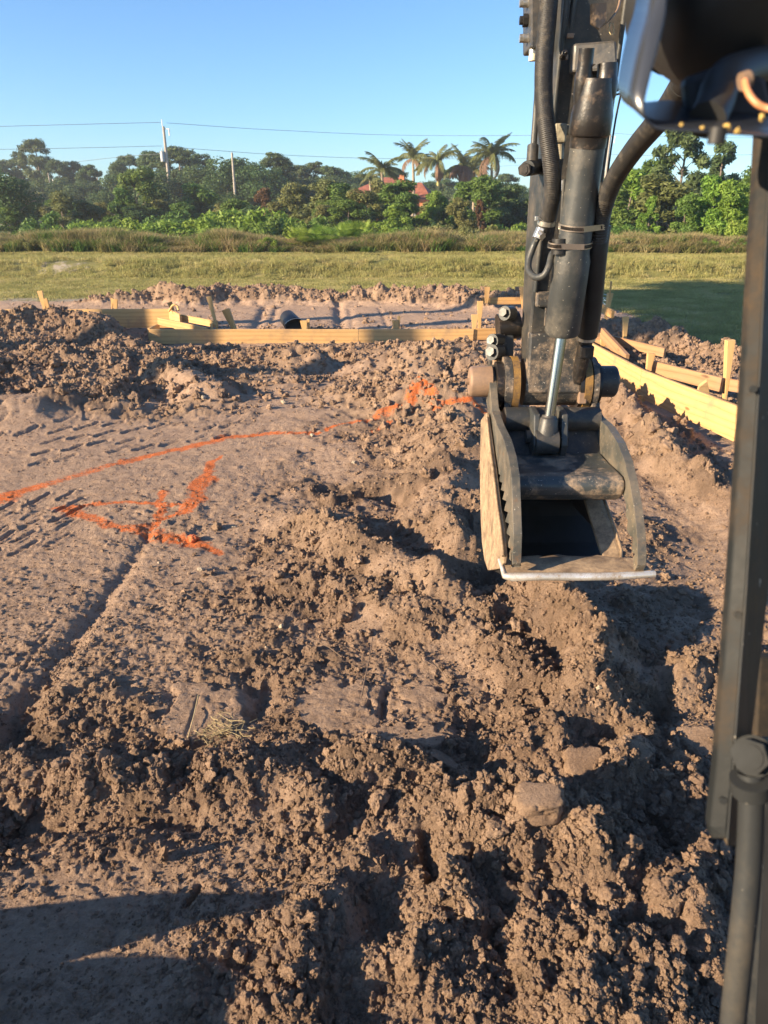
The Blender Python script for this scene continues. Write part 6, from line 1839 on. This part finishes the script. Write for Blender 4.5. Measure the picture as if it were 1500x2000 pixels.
# weeds growing into small bushes on the bank itself
for i, (px, pt, Y, var, lm, w) in enumerate([(150, 455, 30.5, 0, M_L_OLIVE, 1.), (215, 448, 30.8, 1, M_L_WEED, 1.), (330, 452, 30.5, 2, M_L_OLIVE, 1.), (400, 455, 30.2, 0, M_L_WEED, 1.1), (500, 452, 30.5, 1, M_L_OLIVE, 1.), (260, 450, 30.4, 2, M_L_WEED, 1.1), (372, 470, 29.6, 1, M_L_MID, .6), (90, 460, 30.3, 2, M_L_WEED, 1.1),
        (560, 456, 30.2, 2, M_L_WEED, 1.), (800, 476, 29.3, 0, M_L_LIGHT, .8), (745, 478, 29.2, 1, M_L_LIGHT, .7), (1240, 455, 30, 0, M_L_WEED, 1.1), (1310, 455, 30.2, 1, M_L_OLIVE, 1.1), (1380, 460, 30, 2, M_L_WEED, 1.1), (1200, 465, 30, 2, M_L_WEED, .9), (860, 462, 30, 1, M_L_WEED, 1.), (930, 460, 30.2, 0, M_L_WEED, 1.1), (985, 455, 30.5, 2, M_L_OLIVE, .9)]):
    col = {'tan_weeds': 'tan', 'olive_leaves': 'olive', 'green_leaves': 'green', 'fresh_green_leaves': 'bright green'}[lm.name]
    T('bush', var, lm, px, pt, Y, f'{words[(i * 3) % 8]} {col} weed clump on the bank ' + ('at the left' if px < 240 else 'below the poles' if px < 450 else 'below the house' if px < 820 else 'left of the arm' if px < 1100 else 'right of the arm'), 'weed_clump', 'weed clump', 'weed clumps on the bank', w)
rr_ = random.Random(5)
for k in range(9):
    T('oak', k % 3, (M_L_MID, M_L_OLIVE, M_L_DARK)[k % 3], 1165 + k * 42, rr_.uniform(325, 352), rr_.uniform(58, 72), f'{("green", "olive", "dark")[k % 3]} leafy tree behind the large pine, ' + ('near the arm' if k < 3 else 'under its crown' if k < 6 else 'behind the cab post'), 'broadleaf_tree', 'tree', 'trees behind the large pine', 1.2)
for k in range(44):
    px = -20 + k * 35 + rr_.uniform(-18, 18)
    if 1020 < px < 1170: continue
    T('bush', k % 3, (M_L_MID, M_L_LIGHT, M_L_OLIVE)[k % 3], px, rr_.uniform(452, 476), rr_.uniform(28.9, 29.8), f'{("mid-green", "bright green", "olive")[k % 3]} shrub growing out of the weedy bank ' + where_px(px), 'shrub', 'shrub', 'shrubs growing out of the weedy bank', 1.0)
for k in range(46):
    px = -40 + k * 34 + rr_.uniform(-14, 14); Y = rr_.uniform(100, 135)
    T('oak' if k % 3 else 'pine', k % 3, M_L_DARK if k % 2 else M_L_PINE, px, rr_.uniform(338, 368) - (12 if k % 3 == 0 else 0), Y, 'dark ' + ('rounded tree' if k % 3 else 'pine') + ' deep in the far wood ' + where_px(px), 'broadleaf_tree' if k % 3 else 'pine_tree', 'tree', FW, 1.5)
for k in range(30):
    px = 20 + k * 36 + rr_.uniform(-14, 14); Y = rr_.uniform(48, 70)
    if 690 < px < 830: continue
    T('tall_shrub', k % 3, (M_L_MID, M_L_DARK, M_L_OLIVE)[k % 3], px, rr_.uniform(385, 405), Y, f'{("mid-green", "dark", "olive")[k % 3]} leafy shrub in the thicket behind the bank ' + where_px(px), 'shrub', 'shrub', 'shrubs of the thicket', 1.7)
# right of the arm
RG = 'trees right of the machine arm'
for (px, pt, Y, kind, var, lm, w, lab) in [
        (1340, 232, 44, 'young_pine', 0, M_L_PINE, .95, 'large open pine with bare twisting limbs right of the arm'),
        (1420, 262, 47, 'young_pine', 2, M_L_PINE, .9, 'second open pine partly behind the cab post'),
        (1290, 300, 46, 'young_pine', 1, M_L_MID, 1.1, 'bushy yellow-green pine left of the large open one'),
        (1235, 330, 44, 'tall_shrub', 0, M_L_LIGHT, 1.4, 'sunlit yellow-green tree right beside the arm'),
        (1300, 340, 40, 'tall_shrub', 1, M_L_OLIVE, 1.6, 'broad olive tree under the large pine'),
        (1210, 362, 40, 'tall_shrub', 2, M_L_MID, 1.3, 'green tree rising behind the arm'),
        (1275, 375, 36, 'young_pine', 2, M_L_LIGHT, .8, 'small sunlit pine low in the thicket'),
        (1345, 380, 35, 'tall_shrub', 0, M_L_MID, .9, 'dark-hearted bush at the foot of the large pine'),
        (1402, 335, 35, 'tall_shrub', 2, M_L_LIGHT, 1.0, 'fresh green leafy tree near the cab post'),
        (1450, 350, 34, 'tall_shrub', 1, M_L_LIGHT, 1.1, 'leafy green tree cut by the cab post'),
        (1500, 300, 37, 'oak', 1, M_L_MID, .8, 'broad tree hidden behind the cab post'),
        (1440, 415, 31.5, 'bush', 0, M_L_LIGHT, 1.0, 'leafy bush on the bank beside the cab post'),
        (1225, 420, 33, 'bush', 1, M_L_MID, .9, 'low bush on the bank right of the arm')]:
    T(kind, var, lm, px, pt, Y, lab, 'pine_tree' if kind == 'young_pine' else 'bush' if kind == 'bush' else 'broadleaf_tree', 'bush' if kind == 'bush' else 'tree', RG, w)

# --- palms: trunk and separate fronds
def frond_mesh(name, L, droop, seed, mat, pairs=26, leaf=.62, hang=.35):
    r = random.Random(seed); vs = []; fs = []
    N_ = pairs; prev = None
    pts = []
    for i in range(N_ + 1):
        t = i / N_; a = .9 - droop * t * 1.6
        if i == 0: p = Vector((0, 0, 0))
        else: p = pts[-1] + Vector((cos(a), 0, sin(a))) * (L / N_)
        pts.append(p)
    for i in range(N_):
        a, b = pts[i], pts[i + 1]; w = .035 * (1 - i / N_) + .006
        n = len(vs); vs += [a + Vector((0, -w, 0)), a + Vector((0, w, 0)), b + Vector((0, w, 0)), b + Vector((0, -w, 0))]; fs.append((n, n + 1, n + 2, n + 3))
        if i < 2: continue
        t = i / N_; ll = leaf * (sin(pi * min(1, t * .9 + .12)) ** .6) * r.uniform(.8, 1.1)
        d = (b - a).normalized()
        for s in (-1, 1):
            for q_ in (0, .5):
                o = a.lerp(b, q_)
                tip = o + d * ll * .55 + Vector((0, s * ll * .8, -ll * hang * r.uniform(.6, 1.6)))
                m = o.lerp(tip, .5) + Vector((0, 0, ll * .08)); ww = d * .035
                n = len(vs); vs += [o - ww, o + ww, m + ww, m - ww, tip]; fs += [(n, n + 1, n + 2, n + 3), (n + 3, n + 2, n + 4)]
    m = bpy.data.meshes.new(name); m.from_pydata([tuple(v) for v in vs], [], fs); m.materials.append(mat); m.update(); return m
FR = [frond_mesh('frond', 3.1, d, k, M_L_PALM, hang=h) for k, (d, h) in enumerate(((.55, .3), (.85, .5), (1.15, .8)))]
FRD = [frond_mesh('frond', 2.6, d, k + 9, M_L_DEAD, hang=1.0, leaf=.5) for k, d in enumerate((1.2, 1.6))]
def palm(px, py_crown, Y, label, nf=16, s=1.0, dead=0, trunk_r=.16, meshes=None, tm=None):
    t = WY(px, py_crown, Y); g = gz(t.x, Y); h = t.z - g
    e = empty('palm_tree', (t.x, Y, g), 0, label, 'palm', 'palms behind the house')
    mb = MB(); m = 10
    mb.tube([(.15 * sin(i * .3), 0, h * i / m - .3 * (i == 0)) for i in range(m + 1)], [trunk_r * (1.2 - .45 * i / m) for i in range(m + 1)], 10)
    o = bpy.data.objects.new('trunk', mb.mesh('trunk', tm or M_PALMTRUNK)); COL.objects.link(o); o.parent = e
    mb = MB(); mb.tube([(.15 * sin(3), 0, h - .05), (.15 * sin(3), 0, h + .5), (.15 * sin(3), 0, h + 1.1 * s)], [trunk_r * .9, trunk_r * .8, .02], 8)
    o = bpy.data.objects.new('spear_leaf', mb.mesh('spear_leaf', M_L_PALM)); COL.objects.link(o); o.parent = e
    rr = random.Random(px)
    for k in range(nf + dead):
        M_ = rr.choice(meshes or FR) if k < nf else rr.choice(FRD)
        o = bpy.data.objects.new('frond', M_); COL.objects.link(o); o.parent = e
        o.location = (.02, 0, h + .05)
        tilt = rr.uniform(-.55, .5) if k < nf else rr.uniform(.5, 1.1)
        o.rotation_euler = Matrix.Rotation(k * 2.4 + rr.uniform(-.3, .3), 3, 'Z').to_euler() if False else (Matrix.Rotation(k * 2.399 + rr.uniform(-.2, .2), 3, 'Z') @ Matrix.Rotation(tilt, 3, 'Y')).to_euler()
        q = .98 * s * rr.uniform(.8, 1.1); o.scale = (q, q, q)
    return e
palm(806, 312, 82, 'tallest palm with a grey trunk and upright centre spear', 16, .95, 3)
palm(854, 318, 78, 'palm with a pale yellow trunk and drooping lower fronds', 15, .95, 4, tm=simple('yellow_palm_trunk', (.52, .42, .16), .8))
palm(960, 305, 76, 'shaggy wind-blown palm nearest the arm', 20, 1.05, 3)
palm(905, 325, 80, 'palm crowded with dead pinkish fronds', 8, .9, 15)
palm(925, 335, 84, 'dark palm behind the dead fronds', 14, .9, 6)
palm(745, 335, 74, 'pale drooping palm left of the tall palms', 18, .85, 0, meshes=[FR[2], FR[1]])
palm(722, 352, 82, 'smallest drooping palm over the red roof', 10, .6, 0, meshes=[FR[2]])
palm(60, 392, 95, 'squat palm with a shaggy skirt at the far left', 18, .8, 8, trunk_r=.3)
palm(45, 400, 99, 'second squat palm left of the shaggy one', 14, .6, 4, trunk_r=.3)

# saw palmettos in the bank
def fan_mesh(seed):
    r = random.Random(seed); vs = []; fs = []
    for k in range(26):
        a = r.uniform(0, 6.28); el = r.uniform(.25, 1.25); L = r.uniform(.5, .85)
        d = Vector((cos(a) * cos(el), sin(a) * cos(el), sin(el))); c = d * L
        side_ = d.cross(Vector((0, 0, 1))).normalized(); up = side_.cross(d)
        for j in range(11):
            q = (j - 5) / 5 * 1.35
            dd = (d * cos(q) + side_ * sin(q)).normalized(); tip = c + dd * .42 + up * -.03; w = up.cross(dd).normalized() * .022
            n = len(vs); vs += [c, c + dd * .22 + w, tip, c + dd * .22 - w]; fs.append((n, n + 1, n + 2, n + 3))
        n = len(vs); vs += [Vector((0, 0, 0)) + side_ * .01, c + side_ * .01, c - side_ * .01, -side_ * .01]; fs.append((n, n + 1, n + 2, n + 3))
    m = bpy.data.meshes.new('palmetto'); m.from_pydata([tuple(v) for v in vs], [], fs); m.update(); return m
for k, (px, py, Y, s, lab) in enumerate([(588, 488, 29.6, .9, 'bright palmetto left of the pair on the bank below the house'), (628, 486, 29.6, 1.0, 'bright palmetto right of the pair on the bank below the house'), (680, 470, 30.6, 1.0, 'palmetto spreading over the dark hollow in the bank'), (700, 462, 31.2, 1.2, 'larger pale palmetto behind the dark hollow in the bank'),
        (655, 446, 33, 1.0, 'palmetto on the crest of the bank left of the house'), (612, 446, 33, .9, 'small palmetto on the crest left of the house'), (580, 444, 33.5, .8, 'palmetto between crest bushes, left of the small one'), (195, 442, 33, 1.0, 'palmetto on the crest left of the tallest pole'), (270, 440, 34, 1.0, 'palmetto on the crest just left of the pole foot'), (465, 446, 33, 1.0, 'palmetto on the crest right of the shorter pole'), (160, 446, 33, .8, 'small palmetto on the crest at the far left')]):
    p = WY(px, py, Y); m = fan_mesh(k % 4); m.materials.append(M_L_LIGHT if k in (0, 1, 2, 3) else M_L_MID)
    o = bpy.data.objects.new('saw_palmetto', m); COL.objects.link(o); o.location = (p.x, Y, gz(p.x, Y)); o.scale = (s * .85, s * .85, s * .8); o.rotation_euler = (0, 0, k)
    tag(o, lab, 'palmetto', 'saw palmettos on the bank')

# thin morning air: distant trees pale a little
hz = MB().box((0, 70, 7.5), (420, 340, 18))
hz = hz.build('haze', None)
hm = bpy.data.materials.new('thin_haze'); hm.use_nodes = True; nt_ = hm.node_tree
nt_.nodes.remove(nt_.nodes['Principled BSDF'])
pv = nt_.nodes.new('ShaderNodeVolumePrincipled'); pv.inputs['Density'].default_value = 0.0008; pv.inputs['Color'].default_value = (.85, .92, 1, 1); pv.inputs['Anisotropy'].default_value = 0.2
nt_.links.new(pv.outputs[0], nt_.nodes['Material Output'].inputs['Volume'])
hz.data.materials.append(hm); tag(hz, 'thin pale haze over the pad and the wood', None, None, 'stuff')

# ================================================================== poles, cables, house, road
def pole(px, py_top, Y, label, lean=0.0, r=.14, extras=''):
    t = WY(px, py_top, Y); g = gz(t.x, Y)
    e = empty('utility_pole', (t.x, Y, g), 0, label, 'utility pole', 'utility poles')
    mb = MB(); h = t.z - g
    mb.tube([(lean * h, 0, -1), (0, 0, h)], [r * 1.2, r * .75], 12)
    o = bpy.data.objects.new('shaft', mb.mesh('shaft', M_POLE)); COL.objects.link(o); o.parent = e
    if 't' in extras:
        mb = MB(); mb.tube([(-.42, -.1, h - 3.6), (-.42, -.1, h - 3.0), (-.42, -.1, h - 2.55)], [.24, .26, .24], 14); mb.tube([(-.42, -.1, h - 2.55), (-.38, -.1, h - 2.2)], .05, 6)
        o = bpy.data.objects.new('transformer', mb.mesh('transformer', simple('grey_transformer', (.42, .44, .45), .5))); COL.objects.link(o); o.parent = e
    if 'i' in extras:
        mb = MB(); mb.box((.35, 0, h - .25), (.7, .06, .08)); mb.tube([(.6, 0, h - .2), (.6, 0, h - .95)], .07, 8); mb.tube([(-.1, 0, h), (-.12, 0, h + .7)], .05, 6)
        o = bpy.data.objects.new('insulator', mb.mesh('insulator', M_WHITE)); COL.objects.link(o); o.parent = e
    return t
t1 = pole(319, 247, 92, 'tallest weathered utility pole with a grey transformer', .0, .19, 'ti')
t2 = pole(453, 298, 80, 'shorter plain utility pole right of the transformer pole', .0, .13)
t3 = pole(1192, 262, 96, 'utility pole right of the machine arm', .0, .17, 'i')
t4 = pole(94, 338, 110, 'thin leaning pole among the pines at the far left', .02, .10)
t5 = pole(190, 346, 118, 'small pole with a box left of the pine gap', .0, .13)
p = WY(103, 350, 112); e = empty('street_lamp', (p.x, 112, gz(p.x, 112)), 0, 'thin street lamp with one arm beside the leaning pole', 'street lamp')
mb = MB(); h = p.z - gz(p.x, 112); mb.tube([(0, 0, 0), (0, 0, h)], .08, 8); mb.tube([(0, 0, h - 1), (.5, 0, h - .8), (1.1, 0, h - .75)], .05, 6)
o = bpy.data.objects.new('lamp_post', mb.mesh('lamp_post', M_WHITE)); COL.objects.link(o); o.parent = e
mb = MB(); mb.box((1.35, 0, h - .75), (.6, .25, .14)); o = bpy.data.objects.new('lamp_head', mb.mesh('lamp_head', M_WHITE)); COL.objects.link(o); o.parent = e
def wire(L, label, r=.022):
    P = [WY(px, py, Y) for px, py, Y in L]
    o = MB().tube(spline(P, 10), r, 5).build('power_line', M_CABLE); return tag(o, label, 'power line', 'overhead power lines')
wire([(-120, 250, 88), (150, 243, 90), (314, 239, 92)], 'top power line running left from the transformer pole')
wire([(326, 240, 92), (520, 253, 100), (780, 264, 108), (1100, 264, 102), (1194, 259, 96)], 'top power line running right from the transformer pole')
wire([(-120, 294, 88), (150, 289, 90), (316, 285, 92)], 'second power line running left below the transformer')
wire([(328, 287, 92), (560, 303, 100), (780, 310, 108), (1100, 308, 102), (1190, 302, 96)], 'second power line running right below the transformer')
wire([(150, 316, 100), (250, 305, 96), (322, 300, 92)], 'faint line sloping up to the transformer pole')
wire([(1196, 260, 96), (1330, 268, 88), (1600, 270, 80)], 'power line leaving right from the pole beside the arm')
wire([(1194, 302, 96), (1330, 304, 88), (1600, 300, 80)], 'lower line leaving right from the pole beside the arm')
wire([(960, 326, 120), (1080, 318, 120)], 'faint distant line left of the arm', .018)

# house
HX, HY = WY(755, 430, 88).x, 88
hg = WY(755, 431, 88).z - .3
he = empty('house', (HX, HY, hg), radians(-14), 'single-storey orange house with a red hip roof behind the trees', 'house')
def hp(name, mb, mat, parent=he, bevel=0):
    o = bpy.data.objects.new(name, mb.mesh(name, mat)); COL.objects.link(o); o.parent = parent; return o
wl = hp('wall', MB().box((0, 3, 1.45), (9.2, 7, 2.9)), M_WALL)
hp('gable_wing', MB().box((3.9, -1.0, 1.25), (3.0, 3.4, 2.5)), M_WALL)
def hip(x0, x1, y0, y1, z0, z1, ov=.5):
    x0 -= ov; x1 += ov; y0 -= ov; y1 += ov; r_ = (y1 - y0) / 2
    a, b = (x0 + min(r_, (x1 - x0) / 2 - .2)), (x1 - min(r_, (x1 - x0) / 2 - .2)); my = (y0 + y1) / 2
    vs = [(x0, y0, z0), (x1, y0, z0), (x1, y1, z0), (x0, y1, z0), (a, my, z1), (b, my, z1), (x0, y0, z0 - .18), (x1, y0, z0 - .18), (x1, y1, z0 - .18), (x0, y1, z0 - .18)]
    fs = [(0, 1, 5, 4), (1, 2, 5), (2, 3, 4, 5), (3, 0, 4), (6, 7, 1, 0), (7, 8, 2, 1), (8, 9, 3, 2), (9, 6, 0, 3), (9, 8, 7, 6)]
    return MB().add(vs, fs)
rf = hp('roof', hip(-4.6, 4.6, -.5, 6.5, 2.9, 4.9), M_ROOF)
hp('wing_roof', hip(2.4, 5.4, -2.7, 1.5, 2.5, 4.2, .35), M_ROOF)
hp('fascia', MB().box((-1.2, -1.06, 2.78), (7.0, .08, .22)), M_WHITE)
hp('porch_column', MB().box((5.55, -2.9, 1.2), (.22, .22, 2.4)), M_WHITE)
hp('porch_column', MB().box((-4.7, -.8, 1.2), (.22, .22, 2.4)), M_WHITE)
for x_ in (-2.8, .6):
    w_ = hp('window', MB().box((x_, -.55, 1.5), (1.3, .1, 1.3)), M_WHITE); hp('pane', MB().box((x_, -.61, 1.5), (1.1, .04, 1.1)), M_GLASS, w_)
w_ = hp('window', MB().box((3.4, -2.74, 1.4), (1.0, .1, 1.2)), M_WHITE); hp('pane', MB().box((3.4, -2.80, 1.4), (.8, .04, 1.0)), M_GLASS, w_)
ch = MB().box((1.2, 2.6, 4.8), (.5, .5, .6)); hp('chimney', ch, M_WALL, rf)
# lawn patch before the house, road and sign at the far left
def sheet(name, L, z, mat, label):
    pts = [Vector((x, y, z)) for x, y in L]
    o = MB().add(pts, [tuple(range(len(pts)))]).build(name, mat); return tag(o, label, None, None, 'structure')
p0 = WY(43, 418, 70)
sheet('road', [(-80, 88), (-20, 88), (-20, 95), (-80, 95)], WY(43, 433, 90).z, M_ROAD, 'strip of asphalt road at the far left')
e = empty('sign', (p0.x, 70, WY(43, 440, 70).z), 0, 'small blank white sign on a post at the far left', 'sign')
mb = MB(); mb.box((0, 0, 1.2), (.75, .05, .42)); o = bpy.data.objects.new('sign_face', mb.mesh('sign_face', M_WHITE)); COL.objects.link(o); o.parent = e
mb = MB(); mb.box((0, .05, .5), (.09, .09, 1.2)); o = bpy.data.objects.new('post', mb.mesh('post', M_POLE)); COL.objects.link(o); o.parent = e
# glimpse of a parked light-blue car left of the arm
pc_ = WY(1040, 424, 75)
e = empty('parked_car', (pc_.x + 1.2, 75, pc_.z - 1.0), 0, 'pale blue car glimpsed behind bushes left of the arm', 'car')
mb = MB(); mb.prism([(-2, -.8, .35), (-2.05, -.8, .75), (-1.2, -.8, .9), (-.7, -.8, 1.35), (.8, -.8, 1.4), (1.5, -.8, .95), (2.1, -.8, .8), (2.1, -.8, .35)], (0, 1.6, 0))
o = bpy.data.objects.new('body', mb.mesh('body', simple('pale_blue_car_paint', (.25, .42, .60), .3))); COL.objects.link(o); o.parent = e
mb = MB(); mb.prism([(-1.0, -.82, .92), (-.62, -.82, 1.28), (.75, -.82, 1.32), (1.25, -.82, .95)], (0, 1.64, 0)); o = bpy.data.objects.new('window_glass', mb.mesh('window_glass', M_GLASS)); COL.objects.link(o); o.parent = e
for x_ in (-1.3, 1.35):
    mb = MB(); mb.cyl((x_, -.83, .33), (x_, .83, .33), .33, 16); o = bpy.data.objects.new('wheel', mb.mesh('wheel', M_RUBBER)); COL.objects.link(o); o.parent = e

# trees out of the frame at the left whose shade lies across the lawn
for k, (x_, y_, s_) in enumerate(SHADE):
    tr, cr = kind_mesh('pine', k % 3, M_L_PINE)
    e = empty('pine_tree', (x_, y_, 0), k, 'tall pine standing beside the pad outside the left edge', 'tree', 'pines beside the pad')
    e.scale = (s_ * 1.15, s_ * 1.15, s_)
    for nm, me_ in (('trunk', tr), ('crown', cr)):
        o = bpy.data.objects.new(nm, me_); COL.objects.link(o); o.parent = e
